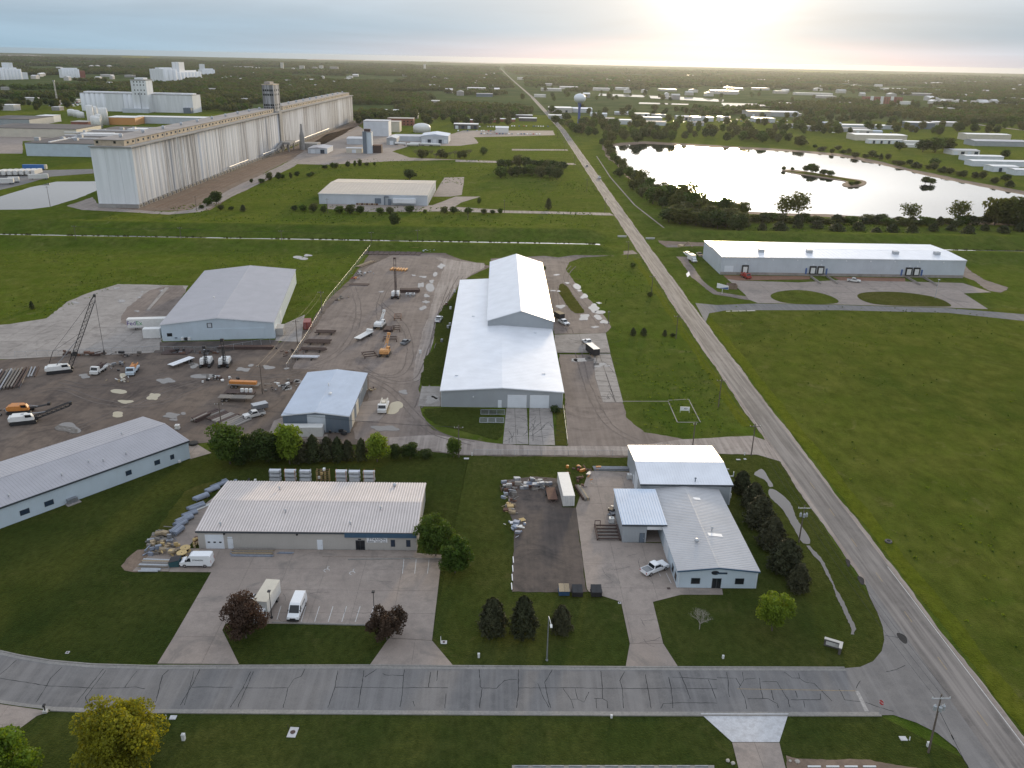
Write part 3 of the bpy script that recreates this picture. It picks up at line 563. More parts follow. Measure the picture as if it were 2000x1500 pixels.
# left: trailer lot and streets
sheet('trailer_lot', G((-60, 338), (60, 333), (180, 330), (190, 338), (100, 345), (40, 362), (-60, 385)), .04, 'asphalt', amp=.4, step=4)
sheet('factory_yard', G((-60, 300), (45, 300), (45, 276), (180, 268), (190, 262), (-60, 262)), .03, 'concrete', amp=.8, step=8)
sheet('pond_water', G((-80, 402), (0, 384), (60, 366), (110, 355), (188, 354), (190, 372), (160, 384), (100, 404), (60, 409), (-80, 411)), .05, 'lake_water', amp=.8, step=4)
sheet('lake_water', G((1182, 287), (1215, 284), (1260, 281), (1330, 285), (1380, 288), (1440, 290), (1500, 294), (1560, 297), (1640, 306), (1720, 322), (1800, 340), (1900, 362), (2000, 381), (2120, 405), (2140, 440), (2000, 436), (1900, 433), (1790, 432), (1640, 420), (1540, 418), (1400, 410), (1345, 398), (1290, 365), (1235, 345), (1205, 318), (1190, 300)), .05, 'lake_water', amp=2.5, step=7)
sheet('lake_shore', G((1176, 283), (1215, 279), (1260, 276), (1330, 280), (1500, 289), (1640, 300), (1720, 316), (1800, 334), (1900, 355), (2000, 374), (2130, 398), (2150, 446), (2000, 440), (1900, 437), (1790, 436), (1640, 425), (1540, 422), (1395, 416), (1335, 402), (1280, 370), (1228, 348), (1198, 320), (1182, 300)), .03, 'soil', amp=3, step=8)
sheet('islet', G((1520, 333), (1545, 331), (1580, 336), (1610, 341), (1650, 348), (1690, 353), (1694, 359), (1678, 366), (1650, 366), (1642, 360), (1658, 355), (1620, 350), (1560, 341)), .35, 'soil', smooth=2, thick=.5)
sheet('islet_grass', G((1527, 334), (1580, 337), (1610, 342), (1650, 349), (1685, 355), (1680, 361), (1655, 362), (1662, 355), (1610, 346), (1550, 338)), .37, 'scrub', smooth=2)

# ruts worn by vehicles into the yard
RUT = [[(880, 560), (858, 620), (840, 690), (815, 740), (760, 745), (700, 715)], [(900, 540), (868, 600), (846, 680), (830, 760), (815, 800)], [(740, 590), (790, 640), (800, 700), (770, 735), (680, 725), (560, 740)], [(420, 745), (300, 790), (200, 785), (120, 760), (60, 770)], [(560, 735), (440, 735), (330, 760), (240, 800), (120, 850)], [(700, 730), (760, 760), (800, 800), (850, 845), (930, 868)], [(830, 520), (770, 545), (740, 600), (760, 660)], [(690, 560), (700, 620), (660, 690), (560, 730), (480, 740)], [(120, 745), (180, 755), (260, 745), (330, 730)], [(1110, 640), (1130, 690), (1150, 760), (1190, 830), (1250, 865)], [(1085, 560), (1088, 610), (1110, 645)], [(1120, 520), (1105, 545), (1140, 595), (1180, 640)]]
for i, rp in enumerate(RUT):
    w = [Vector(p) for p in G(*rp)]; line = []
    for k in range(len(w)-1):
        a, b, c, d = w[max(0, k-1)], w[k], w[k+1], w[min(len(w)-1, k+2)]
        for j in range(8): t_ = j/8; line.append(tuple(.5*((2*b)+(c-a)*t_+(2*a-5*b+4*c-d)*t_*t_+(3*b-a-3*c+d)*t_**3)))
    for s_, off in ((0, -1.0), (1, 1.0)):
        mid_l = [tuple((Vector(p)+Vector(q))/2) for p, q in zip(strip(line, off, -off)[:len(line)], strip(line, off, -off)[:len(line)])]
        sheet('wheel_rut', strip(wobble(mid_l, .18, 1.2, False, i*2+s_), .19), .066+.0015*(i % 5), 'rut', yard if i < 9 else loop)
for pp, n, sd in ((((989, 800), (1031, 800), (1032, 866), (984, 866)), 12, 1), (((1036, 800), (1078, 800), (1083, 866), (1036, 866)), 14, 2), (((1090, 658), (1180, 656), (1186, 686), (1090, 686)), 5, 3), (((1165, 695), (1192, 695), (1212, 780), (1182, 780)), 14, 4), (((430, 1130), (840, 1110), (840, 1215), (420, 1215)), 10, 5), (((1160, 1080), (1290, 1080), (1300, 1140), (1165, 1140)), 8, 6), (((1240, 1200), (1280, 1200), (1290, 1290), (1235, 1290)), 5, 7)):
    r2 = random.Random(sd)
    for k in range(n):
        u, v_ = r2.random(), r2.random(); A = (pp[0][0]+(pp[1][0]-pp[0][0])*u, pp[0][1]+(pp[3][1]-pp[0][1])*v_); L0 = r2.uniform(6, 16); an = r2.choice((0, 1.4, 1.57, .2)) + r2.uniform(-.3, .3); pts_ = [A]
        for q in range(3): an += r2.uniform(-.5, .5); pts_.append((pts_[-1][0]+L0*math.cos(an), min(pp[2][1], pts_[-1][1]+L0*.6*math.sin(an))))
        crack(pts_, .05 if sd < 5 else .022, bpy.data.objects[('dock_ramp', 'dock_ramp.001', 'truck_slab', 'old_pavement', 'parking_lot', 'office_yard', 'driveway.001')[sd-1]], .262 if sd == 3 else .104, 'tar', 500+sd*40+k)
# ------------------------------------------------------------------ standing water
def puddle(px, py, w, h, z=.085, mat='puddle_water', seed=0, lobes=7):
    rr = random.Random(seed); pts = []
    for k in range(26):
        a = 2*math.pi*k/26; r = 1 + .20*math.sin((2+seed % 3)*a+seed) + .16*math.sin(2*a+seed*1.7) + rr.uniform(-.05, .05)
        pts.append((px + w/2*r*math.cos(a), py + h/2*r*math.sin(a)))
    return sheet('puddle', G(*pts), z, mat, smooth=2)
PD = [(587,504,26,7),(601,499,14,5),(862,520,14,9),(850,536,10,8),(827,541,14,4),(822,557,12,10),(840,562,20,14),(833,578,12,6),(832,590,12,6),(826,602,12,9),(843,550,10,6),(808,538,8,3),
 (1127,560,14,12),(1141,579,14,9),(1160,602,22,14),(1172,610,18,8),(1095,599,16,8),(1141,620,20,12),(1168,620,18,8),(1180,629,16,8),(1162,639,14,4),(1087,537,12,3),(1108,553,9,3),(1080,568,10,3),(1132,568,10,3),(1091,569,8,3),(1170,592,9,4),
 (1140,703,30,10),(1170,713,26,8),(1122,704,14,6),(1150,698,12,5),(1187,715,10,4),(1344,536,8,8),
 (232,765,28,10,'m'),(245,785,26,8,'m'),(300,775,24,14,'m'),(230,810,28,9,'m'),(133,836,46,20),(324,744,30,12),(397,735,46,10),(378,714,20,10),(475,722,26,8),(490,714,12,5),(60,733,12,4),(165,735,20,9),(214,712,14,5),(242,733,18,8,'m'),(335,812,34,10),(358,808,12,5),(340,820,14,6),
 (560,757,22,9),(583,745,16,7),(524,718,22,8),(580,745,10,4),(770,797,36,20,'m'),(788,766,18,8),(752,837,48,12),(808,886,14,4),(843,781,28,14),(850,775,14,8),(560,720,10,4),(745,570,10,3),
 (238,588,16,5),(148,591,14,4),(228,563,12,3),(318,568,12,4),(272,581,9,3),(268,608,9,3),(290,606,7,3),(278,570,5,2),(276,577,5,2)]
for i, p in enumerate(PD): puddle(*p[:4], mat='muddy_water' if len(p) > 4 else 'puddle_water', seed=i)
sheet('ditch_water', G((1470, 926), (1485, 915), (1492, 918), (1500, 932), (1512, 950), (1502, 952), (1498, 940), (1480, 931)), .05, 'puddle_water', smooth=1, amp=.12, step=.5)
sheet('ditch_water', G((1500, 955), (1512, 955), (1530, 968), (1545, 985), (1556, 1015), (1572, 1035), (1584, 1055), (1580, 1064), (1566, 1060), (1552, 1035), (1535, 1005), (1518, 985), (1503, 970)), .05, 'puddle_water', smooth=1, amp=.15, step=.6)
sheet('ditch_water', strip(G((1578, 1066), (1590, 1080), (1605, 1098), (1616, 1120), (1626, 1140), (1638, 1165), (1650, 1190), (1660, 1212), (1667, 1228), (1664, 1240)), .36), .05, 'puddle_water', amp=.22, step=.5)
sheet('ditch_water', strip(G((1665, 662 - 53), (1800, 611), (2000, 629)), .35), .06, 'puddle_water') if False else sheet('ditch_water', strip(G((1418, 608), (1475, 607)), .35), .06, 'puddle_water')
# ------------------------------------------------------------------ metal buildings
def shed(label, cx, cy, w, d, rz, eave, rise, axis='y', wall='wall_grey', roof='roof_white', rib=.6, ribh=.05, ribmat=None, over=.25, name='metal_building', cat='building', group=None, fascia=None, ridge_off=0.0, walls=True):
    """a rectangular building; axis = direction of the ridge (x, y), 'f' flat behind parapet, 's' single slope falling to the front"""
    t = thing(name, label, cat, (cx, cy, 0), rz, group); hw, hd = w/2, d/2; th = .12
    m = MB()
    if axis == 'y': m.add([(-hw,-hd,0),(hw,-hd,0),(hw,hd,0),(-hw,hd,0),(-hw,-hd,eave),(hw,-hd,eave),(hw,hd,eave),(-hw,hd,eave),(ridge_off,-hd,eave+rise-.03),(ridge_off,hd,eave+rise-.03)], [(0,1,5,8,4),(1,2,6,5),(2,3,7,9,6),(3,0,4,7)])
    elif axis == 'x': m.add([(-hw,-hd,0),(hw,-hd,0),(hw,hd,0),(-hw,hd,0),(-hw,-hd,eave),(hw,-hd,eave),(hw,hd,eave),(-hw,hd,eave),(-hw,ridge_off,eave+rise-.03),(hw,ridge_off,eave+rise-.03)], [(0,1,5,4),(1,2,6,9,5),(2,3,7,6),(3,0,4,8,7)])
    elif axis == 's': m.add([(-hw,-hd,0),(hw,-hd,0),(hw,hd,0),(-hw,hd,0),(-hw,-hd,eave),(hw,-hd,eave),(hw,hd,eave+rise-.03),(-hw,hd,eave+rise-.03)], [(0,1,5,4),(1,2,6,5),(2,3,7,6),(3,0,4,7)])
    else: m.box(-hw, hw, -hd, hd, 0, eave)
    if walls: m.build('wall', wall, t)
    rm = MB(); rb = MB(); o = over
    def slope(a, b, c_, d_):
        """roof plane a,b (eave) - c,d (top)"""
        a, b, c_, d_ = map(Vector, (a, b, c_, d_)); nrm = (b-a).cross(d_-a).normalized()
        if nrm.z < 0: nrm = -nrm
        top = [p + nrm*th for p in (a, b, c_, d_)]
        rm.add([a, b, c_, d_] + top, [(3,2,1,0),(4,5,6,7),(0,1,5,4),(1,2,6,5),(2,3,7,6),(3,0,4,7)])
        if rib:
            L_ = (b-a).length; k = int(L_/rib)
            for i in range(k+1):
                f = (i+.5)/(k+1); p = top[0].lerp(top[1], f); q = top[3].lerp(top[2], f)
                e = (b-a).normalized()*(.045 if ribh < .1 else .075)
                rb.add([p-e*1.6, p+e*1.6, p+e+nrm*ribh, p-e+nrm*ribh, q-e*1.6, q+e*1.6, q+e+nrm*ribh, q-e+nrm*ribh], [(0,1,2,3),(1,5,6,2),(3,2,6,7),(0,3,7,4),(5,4,7,6)])
    if axis == 'y':
        s = rise/(hw-abs(ridge_off)*0); dz = o*rise/hw
        slope((-hw-o,-hd-o,eave-dz), (-hw-o,hd+o,eave-dz), (ridge_off,hd+o,eave+rise), (ridge_off,-hd-o,eave+rise)); slope((hw+o,hd+o,eave-dz), (hw+o,-hd-o,eave-dz), (ridge_off,-hd-o,eave+rise), (ridge_off,hd+o,eave+rise))
    elif axis == 'x':
        dz = o*rise/hd
        slope((hw+o,-hd-o,eave-dz), (-hw-o,-hd-o,eave-dz), (-hw-o,ridge_off,eave+rise), (hw+o,ridge_off,eave+rise)); slope((-hw-o,hd+o,eave-dz), (hw+o,hd+o,eave-dz), (hw+o,ridge_off,eave+rise), (-hw-o,ridge_off,eave+rise))
    elif axis == 's': slope((hw+o,-hd-o,eave-.02), (-hw-o,-hd-o,eave-.02), (-hw-o,hd+o,eave+rise), (hw+o,hd+o,eave+rise))
    else: rm.box(-hw-.05, hw+.05, -hd-.05, hd+.05, eave+.002, eave+.25)
    r = rm.build('roof', roof, t)
    if rib and rb.v: tag(rb.build('roof_ribs', ribmat or roof, r), kind='stuff')
    if axis == 'y': MB().box(ridge_off-.12, ridge_off+.12, -hd-o-.02, hd+o+.02, eave+rise+.04, eave+rise+.135).build('ridge_cap', roof, r)
    if axis == 'x': MB().box(-hw-o-.02, hw+o+.02, ridge_off-.25, ridge_off+.25, eave+rise+.06, eave+rise+.16).build('ridge_cap', roof, r)
    if fascia:
        f = MB()
        if axis in ('x', 's', 'f'): f.box(-hw-o-.03, hw+o+.03, -hd-o-.09, -hd-o-.005, eave-.30, eave+.06)
        else:
            for sx in (-1, 1): f.bar((sx*(hw+o), -hd-o-.05, eave-.08), (ridge_off, -hd-o-.05, eave+rise-.04), .10, .24)
        f.build('eave_trim', fascia, t)
    t['_dim'] = (w, d, eave); return t
def on_wall(t, side, u0, u1, z0, z1, name, mat, proud=.05, parent=None):
    """a piece fixed to a wall; u along the wall from its left end seen from outside"""
    w, d, _ = t['_dim']; hw, hd = w/2, d/2; e = .004
    m = MB()
    if side == 'S': m.box(-hw+u0, -hw+u1, -hd-proud, -hd-e, z0, z1)
    elif side == 'N': m.box(hw-u1, hw-u0, hd+e, hd+proud, z0, z1)
    elif side == 'E': m.box(hw+e, hw+proud, -hd+u0, -hd+u1, z0, z1)
    else: m.box(-hw-proud, -hw-e, hd-u1, hd-u0, z0, z1)
    return m.build(name, mat, parent or t)
def window(t, side, u0, u1, z0, z1, mat='glass', frame='trim_dark'):
    f = on_wall(t, side, u0-.08, u1+.08, z0-.08, z1+.08, 'window', frame, .05); on_wall(t, side, u0, u1, z0, z1, 'pane', mat, .065, f); return f
def overhead_door(t, side, u0, u1, z1, panels=5, mat='door_white', lights=0):
    f = on_wall(t, side, u0-.14, u1+.14, 0, z1+.14, 'overhead_door', 'trim_white', .05); h = z1/panels
    for k in range(panels): on_wall(t, side, u0, u1, k*h+.02, (k+1)*h-.015, 'door_panel', mat, .085, f)
    for k in range(lights):
        s = (u1-u0)/lights; on_wall(t, side, u0+(k+.28)*s, u0+(k+.72)*s, 2*h+.2*h, 3*h-.28*h, 'door_light', 'glass', .10, f)
    return f
def door(t, side, u0, u1, z1=2.15, mat='door_white'):
    f = on_wall(t, side, u0-.07, u1+.07, 0, z1+.07, 'door', 'trim_dark' if mat != 'door_white' else 'trim_white', .04); on_wall(t, side, u0, u1, .03, z1, 'door_leaf', mat, .07, f)
    on_wall(t, side, u1-.18, u1-.08, 1.0, 1.12, 'door_handle', 'chrome', .13, f); return f
def roof_vent(t, x, y, z, kind=0, mat='galv'):
    m = MB()
    if kind == 0: m.tube((x, y, z-.2), (x, y, z+.7), .12); m.lathe([(.05, z+.66), (.26, z+.70), (.20, z+.86), (.03, z+.95)], 10, (x, y))
    elif kind == 1: m.lathe([(.30, z-.1), (.30, z+.25), (.42, z+.30), (.46, z+.55), (.30, z+.72), (.05, z+.76)], 12, (x, y))
    else: m.box(x-1.1, x+1.1, y-.8, y+.8, z-.2, z+1.0); m.box(x-.7, x+.7, y-.83, y+.83, z+.1, z+.8)
    return m.build('roof_vent', mat, t)
def gutter_pipes(t, xs_, mat='trim_white'):
    for x in xs_: on_wall(t, 'S', x-.05, x+.05, .1, t['_dim'][2]-.1, 'downpipe', mat, .11)

# wide low building with the ribbed white roof, foreground left
B1 = shed('wide low warehouse with ribbed off-white roof and blue entrance fascia behind the parking lot', -36.15, 149.1, 42.3, 19.8, 0, 4.0, 1.0, 'x', 'wall_beige', 'roof_old_white_shaded', rib=.55, ribh=.11, ribmat='roof_old_rib_lit', fascia='trim_dark')
overhead_door(B1, 'S', 1.5, 4.8, 3.05, 5, lights=3); door(B1, 'S', 5.7, 6.6); on_wall(B1, 'S', 5.7, 6.6, 2.35, 2.7, 'wall_plate', 'door_white', .05); door(B1, 'S', 23.0, 23.95)
on_wall(B1, 'S', 28.4, 42.3, 3.02, 3.92, 'blue_fascia', 'fascia_blue', .42)
ent = on_wall(B1, 'S', 30.4, 32.2, 0, 2.2, 'entrance', 'trim_dark', .06)
for k in range(2): on_wall(B1, 'S', 30.48+k*.85, 31.25+k*.85, .08, 2.1, 'door_leaf', 'glass', .08, ent)
on_wall(B1, 'S', 30.9, 31.5, 2.3, 2.55, 'house_number', 'ink', .05)
sg = on_wall(B1, 'S', 32.6, 36.6, 1.75, 2.95, 'sign', 'sign_white', .09)
text_mesh('lettering', 'STANION', .78, 'ink', sg, (-21.15+34.6, -9.9-.10, 2.46), (R(90), 0, 0), .02, 1.0, .25)
MB().add([(-21.15+35.5, -9.995, 2.62), (-21.15+36.5, -9.995, 2.72), (-21.15+35.2, -9.995, 2.12), (-21.15+35.45, -9.995, 2.36)], [(0, 3, 2, 1), (0, 1, 2, 3)]).build('lightning_flash', 'paint_yellow', sg) if False else None
text_mesh('lettering', 'ELECTRICAL  SUPPLIES', .26, 'ink', sg, (-21.15+34.6, -9.9-.10, 1.93), (R(90), 0, 0), .02, 1.0) if False else [MB().box(-21.15+u0, -21.15+u1, -10.005, -9.992, 1.86, 2.0).build('small_lettering', 'ink', sg) for u0, u1 in ((32.8, 34.0), (34.3, 35.3), (35.5, 36.4))]
for u in (37.3, 40.3): window(B1, 'S', u, u+.7, .9, 2.3, 'glass_blue')
for u in (5.2, 19.2): MB().box(-21.15+u-.15, -21.15+u+.15, -10.25, -9.9, 3.3, 3.55).build('wall_light', 'black', B1)
for x, y, k in ((-17, -8.5, 0), (-5.5, -4, 0), (8, -7.8, 0), (13.3, -2.8, 0), (14.8, 8.2, 1), (-9, 5.5, 0)): roof_vent(B1, x, y, 4.05 + (1-abs(y)/9.9)*1.0, k)

# office by the corner and its two additions
OF = shed('pale gabled office with grey roof and dark oval sign above its front door', 41.05, 142.8, 14.7, 30.4, 0, 3.75, .75, 'y', 'wall_blue_white', 'roof_pale_grey', rib=.6, fascia='fascia_blue')
window(OF, 'S', 2.6, 4.1, 1.0, 2.1); window(OF, 'S', 10.7, 12.2, 1.0, 2.1)
ent = on_wall(OF, 'S', 6.4, 8.1, 0, 2.15, 'entrance', 'trim_dark', .06); on_wall(OF, 'S', 6.5, 7.2, .08, 2.05, 'door_leaf', 'glass', .08, ent); on_wall(OF, 'S', 7.3, 8.0, .08, 2.05, 'door_leaf', 'glass', .08, ent)
oval = MB(); oval.add([(.72*math.cos(a)-.55, -15.30, 3.35+.42*math.sin(a)) for a in [i*math.pi/10 for i in range(20)]] + [(.72*math.cos(a)-.55, -15.21, 3.35+.42*math.sin(a)) for a in [i*math.pi/10 for i in range(20)]], [tuple(range(20)), tuple(range(39, 19, -1))] + [(i, 20+i, 20+(i+1) % 20, (i+1) % 20) for i in range(20)]); oval.box(-.6, 1.65, -15.29, -15.21, 3.08, 3.42)
sgo = oval.build('sign', 'ink', OF); MB().box(-.3, 1.5, -15.31, -15.292, 3.2, 3.3).build('sign_stripe', 'fascia_blue', sgo)
for u in (25.6, 28.2): window(OF, 'W', u, u+1.3, .8, 2.1)
overhead_door(OF, 'W', 17.6, 21.4, 3.2, 4)
for x, y in ((2.3, -1.8), (-.9, 13.0)): MB().box(x-1.5, x+1.5, y-.5, y+.5, 4.0, 4.12).build('skylight', 'sign_white', OF) if False else None
def roof_patch(t, x0, x1, y0, y1, hw, eave, rise, mat='sign_white'):
    z = lambda x: eave + rise*(1-abs(x)/hw) + .19
    MB().add([(x0, y0, z(x0)), (x1, y0, z(x1)), (x1, y1, z(x1)), (x0, y1, z(x0))], [(0, 1, 2, 3)]).build('skylight', mat, t)
roof_patch(OF, .6, 3.4, -4.6, -3.5, 7.35, 3.75, .75); roof_patch(OF, .8, 2.3, 9.6, 10.6, 7.35, 3.75, .75)
roof_vent(OF, -2.2, -6.6, 4.4, 1); roof_vent(OF, 1.7, -2.6, 4.45, 0); gutter_pipes(OF, (.2, 14.5))
OM = shed('grey garage wing with pale blue roof and open bay beside the office', 29.95, 149.5, 8.5, 13.4, 0, 4.2, .45, 's', 'wall_grey', 'roof_light_blue', rib=.6, fascia='trim_dark', walls=False)
m = MB(); hw, hd = 4.25, 6.7
m.box(-hw, .55, -hd, -hd+.15, 0, 4.2); m.box(4.05, hw, -hd, -hd+.15, 0, 4.2); m.box(.55, 4.05, -hd, -hd+.15, 3.0, 4.2); m.box(-hw, -hw+.15, -hd+.15, hd, 0, 4.2); m.box(hw-.15, hw, -hd+.15, hd, 0, 4.2); m.box(-hw+.15, hw-.15, hd-.15, hd, 0, 4.6)
m.add([(-hw, -hd, 4.2), (-hw, hd, 4.2), (-hw, hd, 4.62), (hw, -hd, 4.2), (hw, hd, 4.2), (hw, hd, 4.62)], [(0, 2, 1), (3, 4, 5)]); m.build('wall', 'wall_grey', OM)
MB().box(-hw+.16, hw-.16, -hd+.16, hd-.16, .02, .1).build('bay_floor', 'concrete', OM); on_wall(OM, 'S', 4.85, 8.25, 3.02, 4.05, 'raised_door', 'sign_white', .05); door(OM, 'S', 3.5, 4.4, 2.15, 'wall_slate')
for k in range(3): MB().cbox(.9+k*1.2, -1.5, .1, .9, 1.4, 1.6+.2*k).build('stored_crate', 'timber_grey' if k != 1 else 'steel', OM)
OB = shed('tall white-roofed workshop with grey walls behind the office', 41.55, 167.7, 19.7, 18.9, 0, 5.0, 1.0, 'x', 'wall_grey', 'roof_white', rib=.6, fascia='trim_dark', ridge_off=-.9)
overhead_door(OB, 'W', 11.2, 14.8, 4.0, 5); door(OB, 'W', 9.2, 10.1); roof_vent(OB, 2.0, -8.6, 5.3, 0, 'wall_slate'); gutter_pipes(OB, (19.5,)); on_wall(OB, 'E', 1.0, 2.0, 1.2, 2.2, 'wall_unit', 'tank_white', .5)
MB().tube((9.6, -3, 5.5), (10.8, -3, 5.5), .12).build('exhaust_pipe', 'galv', OB); MB().tube((9.9, -6, 5.3), (11.0, -6, 5.3), .12).tube((11.0, -6, 5.3), (11.0, -6, 6.4), .12).build('exhaust_pipe', 'galv', OB)

# the long white-roofed hall in the middle with a taller rear part
MH = shed('long white-roofed steel hall with two overhead doors at its near end', 1.75, 271.5, 33.5, 121.0, 0, 4.9, 1.05, 'y', 'wall_grey', 'roof_white', rib=1.2, ribh=.02, over=.3, fascia='trim_white')
overhead_door(MH, 'S', 18.4, 23.4, 3.7, 6); overhead_door(MH, 'S', 24.6, 29.6, 3.7, 6); door(MH, 'S', 15.7, 16.6); gutter_pipes(MH, (.1, 33.4))
MB().box(-8.05, -7.75, -60.75, -60.5, 3.0, 3.3).build('wall_light', 'sign_white', MH)
RP = MB()
def roof_tag(x, y): return MB().box(x-.5, x+.5, y-.1, y+.1, 4.9+1.05*(1-abs(x)/16.75)+.12, 4.9+1.05*(1-abs(x)/16.75)+.3).build('snow_guard', 'wall_pale', MH)
for x, y in ((12, -48), (11, -10), (12, 12), (-13, -50), (-10, 8)): roof_tag(x, y)
MR = shed('tall steep white gable at the rear of the long hall', 8.1, 310.6, 22.2, 86.0, 0, 7.7, 3.6, 'y', 'wall_grey', 'roof_white', rib=1.2, ribh=.02, over=.3, fascia='trim_white')
# grey-roofed hall with the parcel trailer
FX = shed('large grey-roofed hall with pale walls beside the crane yard', -97.9, 302.8, 36.4, 74.2, R(7.4), 5.8, 1.9, 'y', 'wall_blue_white', 'roof_grey', rib=1.2, ribh=.04, fascia='trim_white')
window(FX, 'S', 1.7, 3.2, 1.7, 2.7); on_wall(FX, 'S', 14.7, 16.4, 4.3, 6.0, 'vent_grille', 'trim_dark', .06); on_wall(FX, 'S', 15.0, 16.1, 4.5, 5.8, 'vent_face', 'wall_pale', .09); on_wall(FX, 'S', 13.3, 33, .2, 3.9, 'sliding_door', 'wall_blue_white', .12); overhead_door(FX, 'E', 16, 20, 4, 4); door(FX, 'E', 9, 10); on_wall(FX, 'S', 4, 4.8, .9, 1.3, 'meter_box', 'wall_slate', .2)
for k in range(3): on_wall(FX, 'S', 6+k*1.1, 6.8+k*1.1, .3, 1.2, 'wall_unit', 'tank_white' if k != 1 else 'black', .6)
MB().box(-6.3, -5.9, -10, -9.4, 6.9, 7.6).build('roof_vent', 'tank_white', FX)
# small blue-roofed workshop in the yard
SM = shed('small blue-grey workshop with pale roof in the middle of the yard', -45.6, 208.5, 16.8, 30.4, 0, 4.7, 1.0, 'y', 'wall_slate', 'roof_blue', rib=.8, ribh=.04, fascia='trim_white')
on_wall(SM, 'S', 6.2, 10.8, .05, 4.9, 'pale_panel', 'wall_pale', .06)
for u in (3.5, 10.5, 18.2): overhead_door(SM, 'E', u, u+3.6, 3.6, 4, mat='wall_cream' if u < 12 else 'wall_slate')
roof_vent(SM, 1.5, -3.5, 5.6, 1, 'tank_white'); roof_vent(SM, 0, 2.2, 5.8, 0, 'tank_white')
# long white building cut by the left edge
_a = math.atan2(177.9-146.2, -72.4+98.8); _L = 95.0; _dx, _dy = math.cos(_a), math.sin(_a); _nx, _ny = -_dy, _dx
_c0 = (-72.4 - _dx*_L/2 + _nx*10.3, 177.9 - _dy*_L/2 + _ny*10.3)
LL = shed('long white building with grey ribbed roof running out at the left edge', _c0[0], _c0[1], _L, 20.6, _a, 4.6, 1.2, 'x', 'wall_blue_white', 'roof_grey', rib=.7, fascia='trim_dark')
for k, u in enumerate((57.2, 62.0, 79.5, 86.3, 90.2)): window(LL, 'S', u, u+(1.7 if k < 2 else 1.2 if k < 4 else .8), 1.5 if k > 1 else 1.2, 2.5 if k > 1 else 2.2, 'glass_blue')
ac = on_wall(LL, 'S', 66.2, 68.2, .2, 1.2, 'air_unit', 'steel', 1.0); on_wall(LL, 'S', 65.8, 68.6, .02, .2, 'unit_pad', 'concrete_pale', 1.5, ac); on_wall(LL, 'S', 91.8, 92.4, .1, .6, 'meter_box', 'tank_white', .4)
for x, y in ((20, -7), (26.5, -5.5), (29, -7), (34, -7.4), (38, 2), (5, -3), (9, -8)): roof_vent(LL, x, y, 4.6+1.2*(1-abs(y)/10.3)-.1, 0)
MB().box(30, 30.3, -10.45, -10.3, 2.6, 2.9).build('faded_sign', 'wall_pale', LL) if False else None

# right-hand warehouse with dock doors
RW = shed('very long flat white-roofed warehouse with dock doors right of the road', 157.7, 386.2, 112.3, 34.2, R(.3), 8.2, .5, 'x', 'wall_pale', 'roof_white', rib=2.0, ribh=.05, over=.15, fascia='trim_white')
overhead_door(RW, 'S', 1.8, 5.6, 4.0, 5)
def dock(u):
    f = on_wall(RW, 'S', u, u+3.0, .9, 4.6, 'dock_shelter', 'black', .55); on_wall(RW, 'S', u+.55, u+2.45, 1.3, 3.9, 'dock_door', 'tank_white', .58, f); on_wall(RW, 'S', u+1.3, u+1.8, 5.0, 5.4, 'dock_lamp', 'sign_white', .3)
for u in (9.6, 40.7, 44.3, 85.0, 88.6): dock(u)
for u in (38.9, 48.3, 83.0, 92.3): on_wall(RW, 'S', u, u+.7, .8, 3.6, 'blue_door', 'sign_blue', .25)
MB().box(-56.2, 56.2, -17.22, -17.11, .05, 1.3).build('wall_base', 'wall_slate' if False else 'concrete_pale', RW)
for x in (-35.5, -13.5 + .5, 27.5, 47): MB().box(x-1.2, x+1.2, -8.6, -6.2, 8.3, 10.0).build('rooftop_unit', 'galv', RW)
for k in range(9): on_wall(RW, 'S', 12+k*11.2, 12.5+k*11.2, 7.0, 7.4, 'wall_lamp', 'sign_white', .3)
# retaining walls of the two ramps
for i, (a, b) in enumerate((((1583, 542), (1603, 556)), ((1614, 541), (1636, 556)), ((1770, 543), (1797, 558)), ((1803, 543), (1830, 559)))):
    p, q = g(*a), g(*b); MB().bar((*p, .5), (*q, .5), .3, 1.0).build('ramp_wall', 'concrete_pale', RW) if False else tag(MB().bar((*p, .5), (*q, .5), .3, .9).build('ramp_wall', 'concrete_pale'), 'low concrete ramp wall in front of the %s dock door pair, %s side' % (('left', 'left', 'right', 'right')[i], ('left', 'right', 'left', 'right')[i]), 'wall', 'dock ramp walls')
# tan-roofed warehouse beyond the channel
TB = shed('low tan-roofed warehouse with white walls beyond the drainage channel', -80.5, 577.0, 70, 68.5, R(-.3), 6.6, 1.3, 'x', 'wall_pale', 'roof_tan', rib=2.5, ribh=.05, over=.4, fascia='trim_white', ridge_off=8)
on_wall(TB, 'S', 48, 62.5, 1.8, 4.6, 'canopy', 'trim_white', 3.2); on_wall(TB, 'S', 36, 40, 1.0, 4.3, 'dock_shelter', 'wall_slate', .5); on_wall(TB, 'S', 42, 42.6, .2, 5.4, 'duct', 'wall_slate', .9); on_wall(TB, 'S', 42, 45, 5.0, 5.6, 'duct', 'wall_slate', .9); on_wall(TB, 'S', 44.6, 46.4, .2, 4.0, 'filter_unit', 'wall_slate', 1.6)
for k in range(6): on_wall(TB, 'E', 6+k*10, 9+k*10, .2, 4.4, 'dock_door', 'wall_grey', .15)
for k in range(9): on_wall(TB, 'S', 24+k*1.6, 25.2+k*1.6, .1, 1.0, 'stored_crate', 'timber' if k % 2 else 'rust', 1.2+.4*(k % 3))
